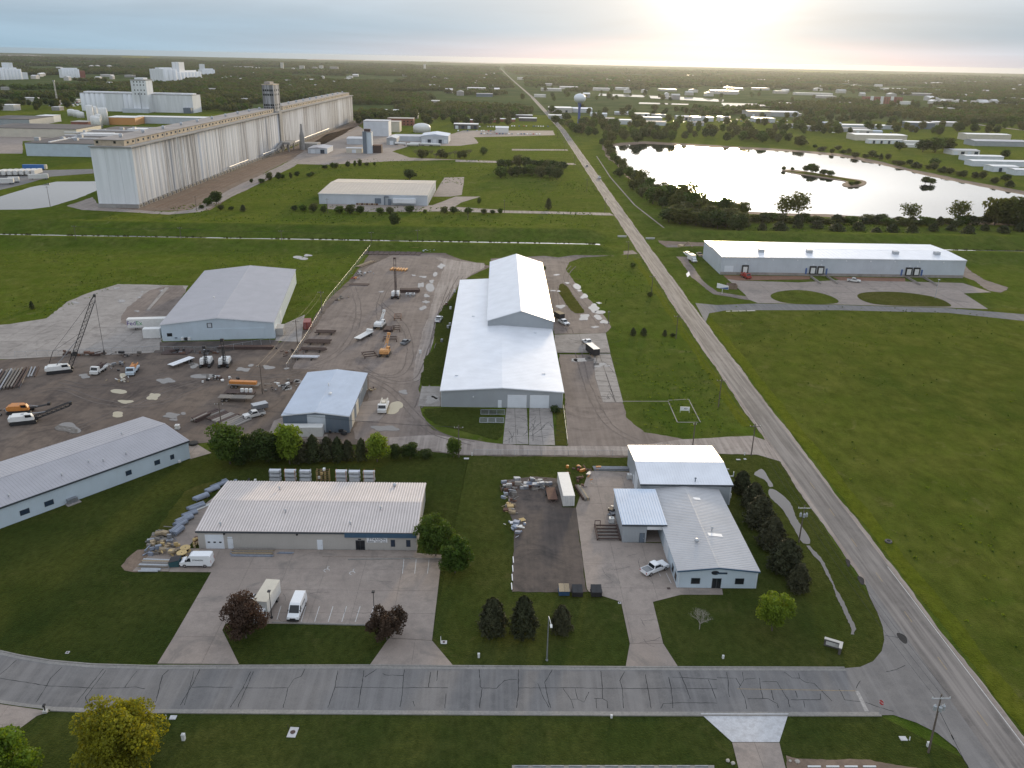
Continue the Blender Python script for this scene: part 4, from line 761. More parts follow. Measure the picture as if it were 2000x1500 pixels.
# ------------------------------------------------------------------ grain elevators
def silo_mesh(wd, sag, z0, z1, n=8):
    """one bulging bin wall, chord wd along x, bulging towards -y"""
    r = (wd*wd/4 + sag*sag)/(2*sag); a0 = math.asin(wd/2/r); m = MB()
    pts = [(r*math.sin(-a0+2*a0*i/n), -(r*math.cos(-a0+2*a0*i/n) - (r-sag))) for i in range(n+1)]
    vs = [(x, y, z0) for x, y in pts] + [(x, y, z1) for x, y in pts]; k = n+1
    m.add(vs, [(i, i+1, k+i+1, k+i) for i in range(n)] + [tuple(range(k, 2*k))])
    me = m.mesh('silo'); return me
EL = thing('grain_elevator', 'half-mile-long streaked concrete grain elevator with tall headhouse left of the road', 'grain elevator', (-219.6, 515, 0), R(-.93))
SH = 36.0; SW = 25.0
def place(me, name, mat, parent, loc, rz, smooth=True):
    o = bpy.data.objects.new(name, me); COL.objects.link(o)
    if not me.materials: me.materials.append(MATS[mat])
    o.parent = parent; o.location = loc; o.rotation_euler = (0, 0, rz); return o
for (y0, y1, inset) in ((0, 336, 0), (346, 743, 2.0)):
    MB().box(-SW, -1.7-inset, y0+.6, y1, 0, SH-.3).build('bin_block', 'silo_wall', EL)
    MB().box(-SW-.3, -inset+.2, y0-.9, y1+.4, SH-.29, SH+.45).build('bin_deck', 'old_concrete', EL)
    n = round((y1-y0)/7.6); w = (y1-y0)/n; me = silo_mesh(w-.05, .26, 2.2, SH-.32); me.materials.append(MATS['silo_wall'])
    me2 = MB().box(-w*.36, w*.36, -1.1, .3, 0, 2.0).mesh('hopper_opening'); me2.materials.append(MATS['old_concrete'])
    me3 = MB().box(-w*.22, w*.22, -1.2, -1.0, .3, 1.6).mesh('hopper_shadow'); me3.materials.append(MATS['black'])  # black block stands in for the shade inside the hopper opening
    for k in range(n):
        s = place(me, 'silo', None, EL, (-1.7-inset, y0+(k+.5)*w, 0), R(90)); s.data.polygons.foreach_set('use_smooth', [True]*len(me.polygons))
        b = place(me2, 'hopper_base', None, EL, (-1.7-inset, y0+(k+.5)*w, 0), R(90)); place(me3, 'hopper_mouth_shade', None, b, (0, 0, 0), 0)
    # gallery along the top
    g0, g1 = (y0+3, y1-2) if y0 == 0 else (y0+30, y1-3)
    MB().box(-SW+1.8, -5.2-inset, g0, g1, SH+.45, SH+3.7).build('gallery_wall', 'gallery_tan', EL)
    gr = MB().box(-SW+1.4, -4.8-inset, g0-.4, g1+.4, SH+3.71, SH+4.05).build('gallery_roof', 'gallery_roof', EL)
    wme = MB().box(-.05, .05, -1.1, 1.1, -.6, .6).mesh('gallery_window'); wme.materials.append(MATS['glass_blue'])
    pme = MB().box(-.08, .08, -.5, .5, -1.5, 1.5).mesh('gallery_patch'); pme.materials.append(MATS['old_concrete'])
    k = 0; yy = g0+5
    while yy < g1-4:
        place(wme, 'gallery_window', None, EL, (-5.16-inset, yy, SH+2.2), 0)
        if k % 3 == 1: place(pme, 'gallery_patch', None, EL, (-5.16-inset, yy+3.5, SH+2.05), 0)
        yy += 7.6; k += 1
    for yy in np.arange(g0+14, g1-8, 33): MB().lathe([(.9, SH+4.0), (.9, SH+4.9), (1.3, SH+5.1), (1.1, SH+6.0), (.2, SH+6.5)], 10, (-13, yy)).build('roof_ventilator', 'galv', EL)
fm = silo_mesh(SW/3-.1, .5, 2.4, SH-.32)
for k in range(3): s = place(fm, 'end_silo', 'silo_clean', EL, (-SW+(k+.5)*SW/3, .55, 0), 0)
MB().box(-SW-.2, -.2, -.5, .58, 0, 2.38).build('end_plinth', 'old_concrete', EL)
for k in (0, 1): MB().box(-SW+3+k*10.5, -SW+4.4+k*10.5, 2.9, 3.02, SH+1.8, SH+3.2).build('gallery_window', 'glass', EL)
for yy, z in ((70, 0), (125, 0), (300, 0)): MB().tube((.45, yy, 2), (.45, yy, SH-.2), .25).build('downspout', 'tank_white', EL)
for k in range(3): MB().tube((.9, 170+k*95, 4.6), (.9, 190+k*95+30, 4.6), .35).build('conveyor_pipe', 'tank_white', EL)
MB().tube((-.5, 430, 4.6), (-.5, 560, 4.6), .4).build('conveyor_pipe', 'tank_white', EL)
hh = MB().box(-SW+9, -5, 339, 360, SH-.3, 62).build('headhouse', 'silo_wall', EL); MB().box(-SW+10.5, -9, 342, 356, 62, 64.2).build('headhouse_roof', 'gallery_roof', hh); MB().box(-SW+8.7, -4.7, 338.7, 360.3, 61.4, 62.1).build('parapet', 'gallery_tan', hh)
MB().box(-SW+2, -.4, 336.1, 345.9, 0, SH+1.5).build('headhouse_base', 'old_concrete', EL)
wme = MB().box(-.75, .75, -.08, .08, -.9, .9).mesh('headhouse_window'); wme.materials.append(MATS['glass'])
for z in (56.5, 52.5, 43, 40):
    for x in (-14.6, -12.6, -10.5, -8.4, -6.4): place(wme, 'headhouse_window', None, hh, (x, 338.9, z), 0)
    for y in (343, 350, 356): place(wme, 'headhouse_window', None, hh, (-4.92, y, z), R(90))
tk = MB(); tk.box(0, 9, 330, 352, 7, 9); tk.box(1, 2, 331, 332, 0, 7); tk.box(7, 8, 331, 332, 0, 7); tk.box(1, 2, 350, 351, 0, 7); tk.box(7, 8, 350, 351, 0, 7); tk.bar((1, 334, 9), (1, 312, 4), 2.0); tk.build('truck_shed', 'old_concrete', EL)
MB().lathe([(2.4, 0), (2.4, 14), (1.2, 18), (.9, 25)], 10, (16, 352)).build('leg_tower', 'old_concrete', EL); MB().box(12, 30, 356, 372, 0, 6).build('scale_house', 'old_concrete', EL)
for x in (8.5, 12.5, 16.5, 21):   # rails of the siding
    for d in (-.72, .72): tag(MB().box(x+d-.08, x+d+.08, 3, 730, .06, .20).build('rail', 'rust', EL), None)

E2 = thing('grain_elevator', 'white concrete grain elevator with central tower, behind the factory roofs', 'grain elevator', (-659.3, 1384.6, 0), R(-2.96))
W2 = 178.6; MB().box(0, W2, 1.0, 34, 0, 26.2).build('bin_block', 'silo_clean', E2); MB().box(2, W2-2, 10, 24, 26.2, 28.6).build('gallery', 'silo_clean', E2); MB().box(-.3, W2+.3, -.2, 34.3, 26.21, 26.7).build('bin_deck', 'old_concrete', E2)
m8 = silo_mesh(7.9, 1.6, 0, 26.2); m8.materials.append(MATS['silo_clean']); m8.polygons.foreach_set('use_smooth', [True]*len(m8.polygons))
for k in range(5): place(m8, 'silo', None, E2, (4+k*8, 1.0, 0), 0)
for k in range(3): place(m8, 'silo', None, E2, (72+k*8, 1.0, 0), 0)
MB().box(41.5, 68, .2, 1.0, 0, 26.1).build('panel_wall', 'silo_clean', E2); MB().box(120, 176, .2, 1.0, 0, 26.1).build('panel_wall', 'silo_clean', E2)
tw = MB().box(91, 115, -14, 8, 0, 48).build('headhouse', 'silo_clean', E2); MB().box(90.6, 115.4, -14.4, 8.4, 47, 48.5).build('parapet', 'old_concrete', tw); MB().box(96, 110, -10, 4, 48.5, 51).build('headhouse_roof', 'silo_clean', tw)
for z in (45, 40.5, 33, 27.5):
    for x in (96, 101, 106, 111): MB().box(x-.8, x+.8, -14.1, -13.95, z-.9, z+.9).build('headhouse_window', 'glass', tw)
MB().box(76, 116, -22, -14.1, 0, 6).build('loading_shed', 'wall_pale', E2); MB().bar((103, -14.3, 30), (106, -20, 6), .8).build('spout', 'steel', E2); MB().box(166, 178, -8, 0, 0, 8).build('dryer', 'wall_slate', E2)
def small_elevator(label, pl, pr, h, d, tower=None, n=6, low=None):
    a, b = Vector(g(*pl)), Vector(g(*pr)); w = (b-a).length; t = thing('grain_elevator', label, 'grain elevator', (a.x, a.y, 0), math.atan2(b.y-a.y, b.x-a.x))
    MB().box(0, w, 1, d, 0, h).build('bin_block', 'silo_clean', t); MB().box(w*.04, w*.96, d*.3, d*.6, h, h+4).build('gallery', 'silo_clean', t)
    me = silo_mesh(w/n-.1, w/n*.22, 0, h-.2); me.materials.append(MATS['silo_clean']); me.polygons.foreach_set('use_smooth', [True]*len(me.polygons))
    for k in range(n): place(me, 'silo', None, t, ((k+.5)*w/n, 1, 0), 0)
    if tower: u0, u1, th = tower; MB().box(w*u0, w*u1, d*.2, d*.75, h, th).build('headhouse', 'silo_clean', t)
    if low: MB().box(w, w+low[0], 2, d, 0, low[1]).build('annex', low[2], t)
small_elevator('far grain elevator with stepped roofline at the upper left edge', (4, 156), (45, 155), 30, 45, (.55, .75, 48), 6, (25, 20, 'silo_clean'))
small_elevator('far grain elevator with a brown annex on its right side', (123, 152), (157, 152), 27, 35, None, 7, (18, 22, 'brick_red'))
small_elevator('far grain elevator with tall square block at its left', (321, 163), (348, 162), 40, 45, None, 3)
small_elevator('far low grain elevator with slim headhouse among the trees', (348, 160), (394, 157), 28, 40, (.2, .42, 58), 7)
small_elevator('farthest grain elevator with a slim tower on its left', (396, 150), (421, 150), 26, 35, (.05, .3, 46), 5)
# ------------------------------------------------------------------ water tower and mast
WT = thing('water_tower', 'white bulb water tower on a slim blue stem beside the far road', 'water tower', (114, 1242, 0))
MB().lathe([(5.0, 0), (2.6, 4), (1.9, 8), (1.8, 26), (2.4, 31), (3.4, 33.5)], 20).build('stem', 'tower_blue', WT, smooth=True)
MB().lathe([(3.3, 33.0), (5.6, 34.0), (7.8, 36.2), (8.6, 38.8), (8.3, 41.2), (6.8, 43.4), (4.2, 44.8), (1.2, 45.4), (.1, 45.5)], 24).build('tank', 'tower_white', WT, smooth=True)
MB().tube((0, 0, 45.3), (0, 0, 47), .3).build('beacon', 'galv', WT)
MA = thing('radio_mast', 'thin lattice radio mast behind the factory at the left', 'mast', (-747, 1487, 0)); mm = MB()
for a in range(3):
    x, y = 1.3*math.cos(a*2.09), 1.3*math.sin(a*2.09); x2, y2 = 1.3*math.cos((a+1)*2.09), 1.3*math.sin((a+1)*2.09); mm.bar((x, y, 0), (x*.6, y*.6, 41), .35)
    for k in range(10): mm.bar((x, y, k*4), (x2, y2, k*4+4), .18)
mm.build('lattice', 'galv', MA); MB().box(-1.6, 1.6, -.6, .6, 39, 41).build('antenna_panel', 'galv', MA)
# ------------------------------------------------------------------ buildings of the town and the industrial park
def block(label, x0, x1, yb, h, depth, wall='far_wall', roof='far_roof', gable=0.0, group=None, cat='building', doors=0, name='distant_building', axis='x', windows=0):
    a, b = Vector(g(x0, yb)), Vector(g(x1, yb)); w = max(2.0, (b.x-a.x)); cx, cy = (a.x+b.x)/2, (a.y+b.y)/2 + depth/2
    t = thing(name, label, cat, (cx, cy, 0), 0, group); hw, hd = w/2, depth/2
    MB().box(-hw, hw, -hd, hd, 0, h).build('wall', wall, t)
    r = MB()
    if gable and axis == 'x': r.add([(-hw-.4,-hd-.4,h-.1),(hw+.4,-hd-.4,h-.1),(hw+.4,hd+.4,h-.1),(-hw-.4,hd+.4,h-.1),(-hw-.4,0,h+gable),(hw+.4,0,h+gable)], [(0,1,5,4),(2,3,4,5),(1,2,5),(3,0,4),(0,3,2,1)])
    elif gable: r.add([(-hw-.4,-hd-.4,h-.1),(hw+.4,-hd-.4,h-.1),(hw+.4,hd+.4,h-.1),(-hw-.4,hd+.4,h-.1),(0,-hd-.4,h+gable),(0,hd+.4,h+gable)], [(0,1,4),(1,2,5,4),(2,3,5),(3,0,4,5),(0,3,2,1)])
    else: r.box(-hw-.3, hw+.3, -hd-.3, hd+.3, h+.01, h+.5)
    r.build('roof', roof, t)
    for k in range(doors):
        u = -hw + (k+.5)*w/doors; MB().box(u-min(2, w/doors*.3), u+min(2, w/doors*.3), -hd-.12, -hd-.02, .1, min(4.2, h*.75)).build('overhead_door', 'glass_blue' if k % 2 else 'door_white', t)
    for k in range(windows):
        for j in range(max(1, int(h/3.6))):
            u = -hw + (k+.5)*w/windows; MB().box(u-.9, u+.9, -hd-.1, -hd-.02, 1.0+j*3.6, 2.6+j*3.6).build('window', 'glass', t)
    return t
# mill complex beside the elevator
block('tall white mill block with grey side beside the long elevator', 710, 760, 266, 17, 26, 'wall_white', 'roof_pale_grey', windows=0)
MT = block('slim pale concrete tower in front of the mill', 709, 727, 300, 20, 9, 'wall_blue_white', 'roof_grey'); MB().box(-4, -.5, -5.6, -4.6, 0, 21).build('stair_shaft', 'wall_slate', MT); MB().box(-3, 3, -2, 2, 20.5, 23).build('fan_house', 'rust_dark', MT)
block('tan brick building right of the white mill block', 760, 781, 258, 12, 22, 'wall_cream', 'roof_tan'); block('low red brick building behind the mill', 756, 808, 245, 9, 20, 'brick_red', 'roof_tan', windows=7)
DT = thing('storage_tank', 'squat white domed storage tank behind the mill yard', 'tank', (*g(824, 258), 0)); MB().lathe([(11, 0), (11, 7), (9.5, 9), (5, 10.6), (.3, 11.2)], 20).build('shell', 'tank_white', DT, smooth=True)
block('grey-roofed open loading hall in the mill yard', 822, 876, 280, 8, 40, 'wall_pale', 'roof_blue', 2.0, doors=5, axis='y'); block('long low pale shed joined to the loading hall', 770, 822, 276, 5.5, 26, 'wall_pale', 'roof_pale_grey', 1.2)
block('pale shed with dark doorway in the mill yard', 755, 775, 283, 7, 30, 'wall_grey', 'roof_pale_grey', 1.5, doors=1, axis='y'); block('low grey mill building beside the tall tower', 677, 709, 282, 6, 26, 'wall_pale', 'roof_pale_grey', 1.0); block('pale low mill office in front of the tower', 676, 707, 299, 4.5, 12, 'wall_cream', 'roof_pale_grey', .6, doors=1)
block('grey low shed beside the elevator truck shed', 601, 640, 300, 5.0, 30, 'wall_pale', 'roof_grey', 1.0, doors=2, axis='y'); block('grey machinery block right of the slim tower', 728, 745, 299, 7, 10, 'rust_dark', 'rust')
for k, (x, y) in enumerate(((782, 284), (806, 286), (812, 284), (834, 285), (850, 286))):
    a = g(x, y); tt = thing('tank_trailer', 'white tank trailer parked in the mill yard', 'trailer', (*a, 0), R(90 if k % 2 else 70), 'tank trailers in the mill yard'); MB().tube((0, -6, 2.1), (0, 6, 2.1), 1.25, n=12).build('tank', 'tank_white', tt); MB().box(-1.1, 1.1, 3, 6, .4, 1.0).box(-1.1, 1.1, -6, -4.5, .4, 1.0).build('running_gear', 'black', tt)
block('open canopy with dark bays near the far road', 886, 934, 252, 6, 18, 'far_roof_dark', 'roof_far_white', doors=4); block('small white shed right of the open canopy', 968, 993, 259, 6, 16, 'tank_white', 'roof_far_white', 1.5)
for k, x in enumerate((911, 943, 976)): block('long white storage row near the far road', x, x+30, 240-k*1, 4, 12, 'brick_red', 'roof_far_white', .8, 'storage rows')
for k, x in enumerate((1006, 1014)): block('long white canopy beside the road crossing', x, x+34, 231+k*6, 4.5, 14, 'far_roof_dark', 'roof_far_white', 0, 'canopies beside the road')
block('white trailer-like shed at the edge of the wood', 746, 779, 220, 4.5, 10, 'tank_white', 'roof_far_white', .8); block('pale school building among far trees', 912, 948, 180, 11, 45, 'far_wall', 'roof_far_white', windows=6); block('grey wing beside the pale school building', 930, 962, 189, 7, 25, 'wall_slate', 'roof_grey'); block('white shed at the far car lot', 842, 858, 203, 6, 20, 'far_wall', 'roof_far_white')
# beyond the water tower and the lake
IND = [(1073,1117,220,8,40),(1120,1156,220,7,40),(1072,1110,232,5,20),(1166,1200,238,5,24),(1205,1233,243,6,20),(1202,1227,224,4,14),(1240,1268,228,5,18),(1253,1300,245,5,24),(1258,1292,236,5,20),(1322,1346,235,6,18),(1355,1392,237,6,24),(1353,1374,246,5,14),(1405,1425,236,6,16),(1155,1185,228,5,20),(1275,1300,229,4,16),(1462,1503,228,9,40),(1475,1512,239,6,26),(1500,1556,228,8,34),(1508,1562,226,4,10),(1540,1560,250,5,14),(1583,1603,256,6,16),(1610,1641,248,6,20),(1650,1745,252,5,22),(1648,1692,258,5,18),(1667,1702,262,5,16),(1697,1722,262,4,12)]
for k, (x0, x1, yb, h, d) in enumerate(IND):
    block('pale metal shed in the industrial park beyond the lake', x0, x1, yb, h, d, ('far_wall', 'wall_pale', 'wall_grey')[k % 3], ('roof_far_white', 'roof_blue', 'far_roof', 'roof_tan')[k % 4], 1.2 if k % 2 else 0, 'industrial sheds beyond the lake', doors=2 if k % 3 == 0 else 0)
block('large white-roofed plant on the far lake shore', 1674, 1766, 275, 7, 30, 'wall_cream', 'roof_far_white', .5); block('white office front with many doors on the far lake shore', 1698, 1759, 281, 5, 9, 'tank_white', 'roof_far_white', .3, doors=9); block('small white annex right of the lake shore plant', 1768, 1795, 283, 4.5, 10, 'tank_white', 'roof_far_white', .3); block('small white porch shed at the lake shore plant', 1772, 1790, 288, 3.5, 8, 'tank_white', 'roof_far_white', .3)
block('dark grey hall with white roof beyond the plant', 1780, 1822, 252, 9, 30, 'wall_slate', 'roof_far_white'); block('white flat shop right of the dark hall', 1822, 1876, 247, 6, 26, 'far_wall', 'roof_far_white'); block('beige hall with white roof at the right edge', 1892, 1968, 275, 8, 24, 'wall_cream', 'roof_far_white', .5); block('grey low hall in front of the beige hall', 1908, 2000, 286, 6, 26, 'wall_grey', 'roof_grey', 1.2)
block('grey-roofed shed with white doors near the right edge', 1862, 1910, 303, 5, 20, 'tank_white', 'roof_grey', .8, doors=4); block('long white self-storage row at the right edge', 1890, 1956, 315, 5, 16, 'wall_white', 'roof_far_white', .6); block('longest white self-storage row at the right edge', 1905, 2040, 326, 5, 16, 'wall_white', 'roof_far_white', .6); block('white storage block with roller doors at the right edge', 1940, 1986, 336, 5, 16, 'wall_white', 'roof_far_white', .6, doors=5); block('white shed cut by the right edge', 1984, 2040, 343, 5, 14, 'wall_white', 'roof_far_white', .6, doors=4)
hot = block('four-storey dark hotel with white bays in the far town', 1693, 1755, 203, 17, 18, 'brick_red', 'far_roof_dark', windows=14)
for k in range(3): MB().box(-34+k*26, -26+k*26, -9.6, -9.0, 0, 18.5).build('white_bay', 'tank_white', hot)
block('white low annex right of the far hotel', 1755, 1776, 204, 7, 16, 'tank_white', 'roof_far_white'); block('long white school roof beyond the hotel', 1735, 1765, 178, 9, 60, 'far_wall', 'roof_far_white'); block('low white wing beyond the hotel', 1775, 1822, 187, 7, 40, 'far_wall', 'roof_far_white')
TOWN = [(1011,1055,156,9,60),(1085,1101,157,9,50),(1210,1231,161,9,60),(1345,1382,158,8,60),(1480,1492,158,8,40),(1066,1078,168,8,30),(1058,1096,178,7,40),(1095,1128,174,7,40),(1044,1066,190,6,25),(1160,1190,177,7,35),(1205,1228,176,7,40),(1290,1320,178,6,40),(1395,1440,182,7,50),(1420,1450,176,7,40),(1475,1500,176,7,40),(1540,1560,161,8,40),(1516,1536,183,8,30),(1560,1620,186,6,30),(1600,1630,192,6,30),(1655,1680,164,6,40),(1890,1910,162,7,40),(1880,1975,203,6,30),(1955,1990,196,7,30),(1835,1875,199,6,25),(1840,1862,217,6,20),(1610,1660,205,6,20),(1520,1545,207,6,30),
 (550,580,162,8,40),(590,621,160,8,60),(583,596,136,22,20),(622,632,137,26,18),(642,662,139,24,25),(672,690,141,10,30),(700,735,141,9,30),(745,790,141,8,40),(827,832,135,34,10),(547,555,135,38,10),(40,76,119,10,60),(150,200,121,9,60),(25,72,198,6,18),(92,112,203,5,18),(118,155,200,5,16),(0,30,216,8,20),(100,118,216,5,14),(192,220,150,7,30),(240,262,151,7,30),(300,320,152,7,30),(430,470,153,7,30),(435,500,133,9,60),(360,372,190,6,14),(398,420,178,6,14),(470,486,198,5,14),(500,514,176,5,16),(0,14,176,6,14),(806,816,232,7,16),(836,848,231,7,16)]
for k, (x0, x1, yb, h, d) in enumerate(TOWN):
    block('pale flat-roofed building in the far town among the trees', x0, x1, yb, h, d, 'far_wall', 'far_roof', 0, 'buildings of the far town')
rr = random.Random(5); npz = 0
while npz < 130:      # houses half hidden in the wooded suburbs
    px = rr.uniform(0, 2000); py = 114 + 8 + 84*rr.random()**1.3 + px*.02
    if 980 < px < 1120 or (py > 175 and 430 < px < 720): continue
    a = g(px, py)
    if a[1] < 2200: continue
    block('pale house roof half hidden in the wooded suburb', px, px+rr.uniform(7, 15), py, rr.uniform(7, 10), rr.uniform(14, 26), 'far_wall', 'far_roof', 3, 'houses in the wooded suburb', 'house', axis=rr.choice('xy'), name='house'); npz += 1
# wet lots that mirror the sun
for i, pp in enumerate([((1170, 183), (1262, 186), (1258, 190), (1168, 187)), ((1268, 187), (1350, 190), (1416, 195), (1410, 199), (1330, 195), (1270, 192)), ((1408, 201), (1490, 203), (1560, 207), (1590, 213), (1500, 212), (1412, 207)), ((1380, 179), (1445, 182), (1440, 185), (1380, 183)), ((1250, 200), (1345, 203), (1345, 205), (1250, 203)), ((1870, 215), (1980, 218), (2010, 223), (1900, 223)), ((1735, 209), (1790, 210), (1785, 213), (1735, 212))]):
    sheet('wet_lot', G(*pp), .2, 'puddle_water', amp=3, step=10)
sheet('far_highway', strip(G((1500, 205), (1640, 211), (1760, 222), (1850, 233), (1920, 245), (2010, 256)), 5), .2, 'lane_gravel')
for i, pp in enumerate([((0, 107), (60, 107), (90, 110), (0, 110)), ((235, 110), (300, 111), (290, 113), (240, 112)), ((600, 115), (760, 118), (760, 119.5), (600, 117)), ((1790, 148), (1830, 149), (1830, 151), (1790, 150)), ((860, 120), (1000, 124), (1000, 125.5), (860, 122)), ((1540, 138), (1640, 140), (1640, 141.5), (1540, 140)), ((1850, 146.5), (1960, 149), (1960, 150.5), (1850, 148.5))]):
    sheet('crop_field', G(*pp), .3, 'verge' if i % 2 else 'lane_gravel')
# factory at the left
FA = block('white-walled factory with wide dark flat roof left of the long elevator', 45, 232, 306, 11, 190, 'wall_blue_white', 'flat_roof'); fw = FA
for k, (x, y, sx, sy) in enumerate(((-20, -60, 2, 60), (8, -50, 60, 2), (-5, -20, 70, 2), (30, 0, 2, 70), (-30, 10, 50, 2), (0, 40, 90, 2), (20, 62, 60, 18), (-10, -5, 40, 10))): MB().cbox(x, y, 11.5, sx, sy, 1.0 if sx > 5 and sy > 5 else .8).build('roof_parapet', 'roof_far_white', FA)
for k in range(18): MB().cbox(rr.uniform(-40, 55), rr.uniform(-80, 80), 11.5, rr.uniform(2, 5), rr.uniform(2, 5), rr.uniform(1, 3)).build('rooftop_unit', 'galv', FA)
block('tan-walled flat factory wing at the left edge', -40, 160, 268, 9, 60, 'wall_cream', 'flat_roof'); block('dark flat-roofed factory wing farther left', -40, 65, 246, 8, 60, 'wall_grey', 'flat_roof'); block('orange and tan packing hall behind the white tanks', 207, 268, 244, 9, 30, 'orange_pipe', 'roof_far_white'); block('long white-roofed hall behind the factory', 252, 410, 242, 8, 24, 'wall_pale', 'roof_far_white')
block('white office block among factory sheds', 66, 100, 240, 8, 30, 'tank_white', 'roof_far_white'); block('red brown low shed beside the white tanks', 138, 176, 250, 7, 20, 'brick_red', 'roof_tan')
for k, (x, yb, r, h) in enumerate(((180, 248, 4.2, 26), (188, 247, 4.2, 24), (195, 249, 3.6, 16), (201, 244, 4, 21), (207, 244, 4, 21), (186, 251, 4, 15), (192, 252, 4, 14), (140, 226, 5, 9), (150, 228, 5, 9), (158, 230, 5, 8))):
    tt = thing('storage_tank', 'upright white factory tank beside the dark roofs', 'tank', (*g(x, yb), 0), 0, 'factory tanks'); MB().lathe([(r, 0), (r, h-1), (r*.6, h), (.2, h+.4)], 14).build('shell', 'tank_white', tt, smooth=True); MB().tube((r+.3, 0, 0), (r+.3, 0, h), .2).build('ladder', 'galv', tt)
# ------------------------------------------------------------------ vehicles (front towards local -y)
def wheel(t, x, y, r=.36, w=.24):
    s = 1 if x > 0 else -1; o = MB().tube((x-w/2, y, r), (x+w/2, y, r), r, n=14).build('wheel', 'rubber', t); MB().tube((x+s*w/2, y, r), (x+s*(w/2+.015), y, r), r*.58, n=10).build('rim', 'chrome', o); return o
def quad(pts, name, mat, parent): return MB().add(pts, [(0, 1, 2, 3)]).build(name, mat, parent)
def glass_sides(t, y0, y1, z0, z1, x, sl0=0.0, sl1=0.0, name='side_window'):
    for s in (-1, 1):
        p = [(s*x, y0-sl0*0, z0), (s*x, y1, z0), (s*(x-.05), y1-sl1, z1), (s*(x-.05), y0+sl0, z1)]
        quad(p if s < 0 else p[::-1], name, 'glass', t)
def lights(t, y, z, hw, mat, name, w=.28, h=.2, d=.03):
    for s in (-1, 1): MB().cbox(s*(hw-w/2-.04), y, z-h/2, w, d, h).build(name, mat, t)
def van(label, loc, rz, group=None, decal=None, nose_dark=True):
    t = thing('cargo_van', label, 'van', (*loc, .10), rz, group); hw = 1.0
    prof = [(-2.93, .35), (-2.95, .80), (-2.80, 1.02), (-2.05, 1.22), (-1.15, 2.25), (-.75, 2.47), (2.60, 2.52), (2.88, 2.40), (2.95, 1.2), (2.95, .35)]
    MB().xprism(prof, -hw, hw, lambda y, z: 1.0 if z < 1.3 else 1.0-.10*(z-1.3)/1.2).build('body', 'car_white', t)
    quad([(-.86, -2.03, 1.27), (.86, -2.03, 1.27), (.78, -1.17, 2.26), (-.78, -1.17, 2.26)], 'windscreen', 'glass', t); glass_sides(t, -1.75, -.75, 1.3, 2.05, hw+.006, .55, .05)
    MB().box(-hw-.02, hw+.02, -3.0, -2.78, .30, .62).build('bumper', 'bin_black', t); MB().box(-.5, .5, -2.985, -2.94, .66, .86).build('grille', 'black', t); lights(t, -2.9, .95, hw, 'headlight', 'headlight'); lights(t, 2.96, 1.3, hw, 'light_red', 'tail_light', .14, .6)
    for s in (-1, 1):
        MB().box(s*hw-.12, s*hw+.12 if s > 0 else s*hw+.12, -1.75, -1.6, 1.3, 1.65).build('mirror', 'bin_black', t)
        for y in (-2.0, 1.75): wheel(t, s*(hw-.12), y)
    MB().box(-hw-.015, hw+.015, -1.5, 1.3, .33, .45).build('sill', 'bin_black', t)
    if decal:
        for s in (-1, 1): text_mesh('decal', decal, .46, 'ink', t, (s*1.0, .55, 1.62), (R(90), 0, R(90*s)), .015, 1.0, .2)
    return t
def pickup(label, loc, rz, group=None, col='car_white', cover=True, z=0.0):
    t = thing('pickup_truck', label, 'pickup', (*loc, z), rz, group); hw = .98
    lo = [(-2.85, .42), (-2.88, .95), (-2.70, 1.10), (-1.25, 1.18), (.98, 1.18), (.98, 1.12), (2.80, 1.12), (2.85, .50)]
    MB().xprism(lo, -hw, hw).build('body', col, t); MB().xprism([(-1.35, 1.17), (-.62, 1.82), (-.3, 1.90), (.72, 1.88), (1.0, 1.17)], -.9, .9, lambda y, z: 1-.14*(z-1.17)/.7).build('cab', col, t)
    quad([(-.84, -1.32, 1.22), (.84, -1.32, 1.22), (.76, -.64, 1.82), (-.76, -.64, 1.82)], 'windscreen', 'glass', t); quad([(.80, 1.0, 1.24), (-.80, 1.0, 1.24), (-.74, .76, 1.80), (.74, .76, 1.80)], 'rear_window', 'glass', t); glass_sides(t, -.95, .72, 1.24, 1.76, .905, .4, .12)
    MB().box(-.82, .82, 1.1, 2.72, 1.13, 1.17).build('bed_cover_or_shade', 'car_grey' if cover else 'black', t); MB().box(-hw, hw, -2.95, -2.8, .42, .72).build('bumper', 'chrome', t); MB().box(-.6, .6, -2.9, -2.85, .74, 1.0).build('grille', 'black', t); lights(t, -2.86, .95, hw, 'headlight', 'headlight'); lights(t, 2.86, .9, hw, 'light_red', 'tail_light', .16, .4)  # without a cover, a black plate stands in for the shaded bed inside
    for s in (-1, 1):
        MB().box(s*1.0-.1, s*1.0+.1, -1.05, -.9, 1.2, 1.4).build('mirror', 'black', t)
        for y in (-1.9, 1.75): wheel(t, s*.87, y, .40, .27)
    return t
def car(label, loc, rz, group=None, col='car_grey'):
    t = thing('car', label, 'car', (*loc, 0), rz, group)
    MB().xprism([(-2.3, .3), (-2.32, .7), (-1.1, .88), (1.3, .92), (2.25, .88), (2.3, .35)], -.9, .9).build('body', col, t); MB().xprism([(-1.15, .88), (-.5, 1.42), (.8, 1.46), (1.6, .9)], -.82, .82, lambda y, z: 1-.16*(z-.88)/.6).build('cabin', 'glass', t); MB().box(-.66, .66, -.45, .8, 1.42, 1.475).build('roof', col, t)
    for s in (-1, 1):
        for y in (-1.45, 1.4): wheel(t, s*.8, y, .33, .2)
    return t
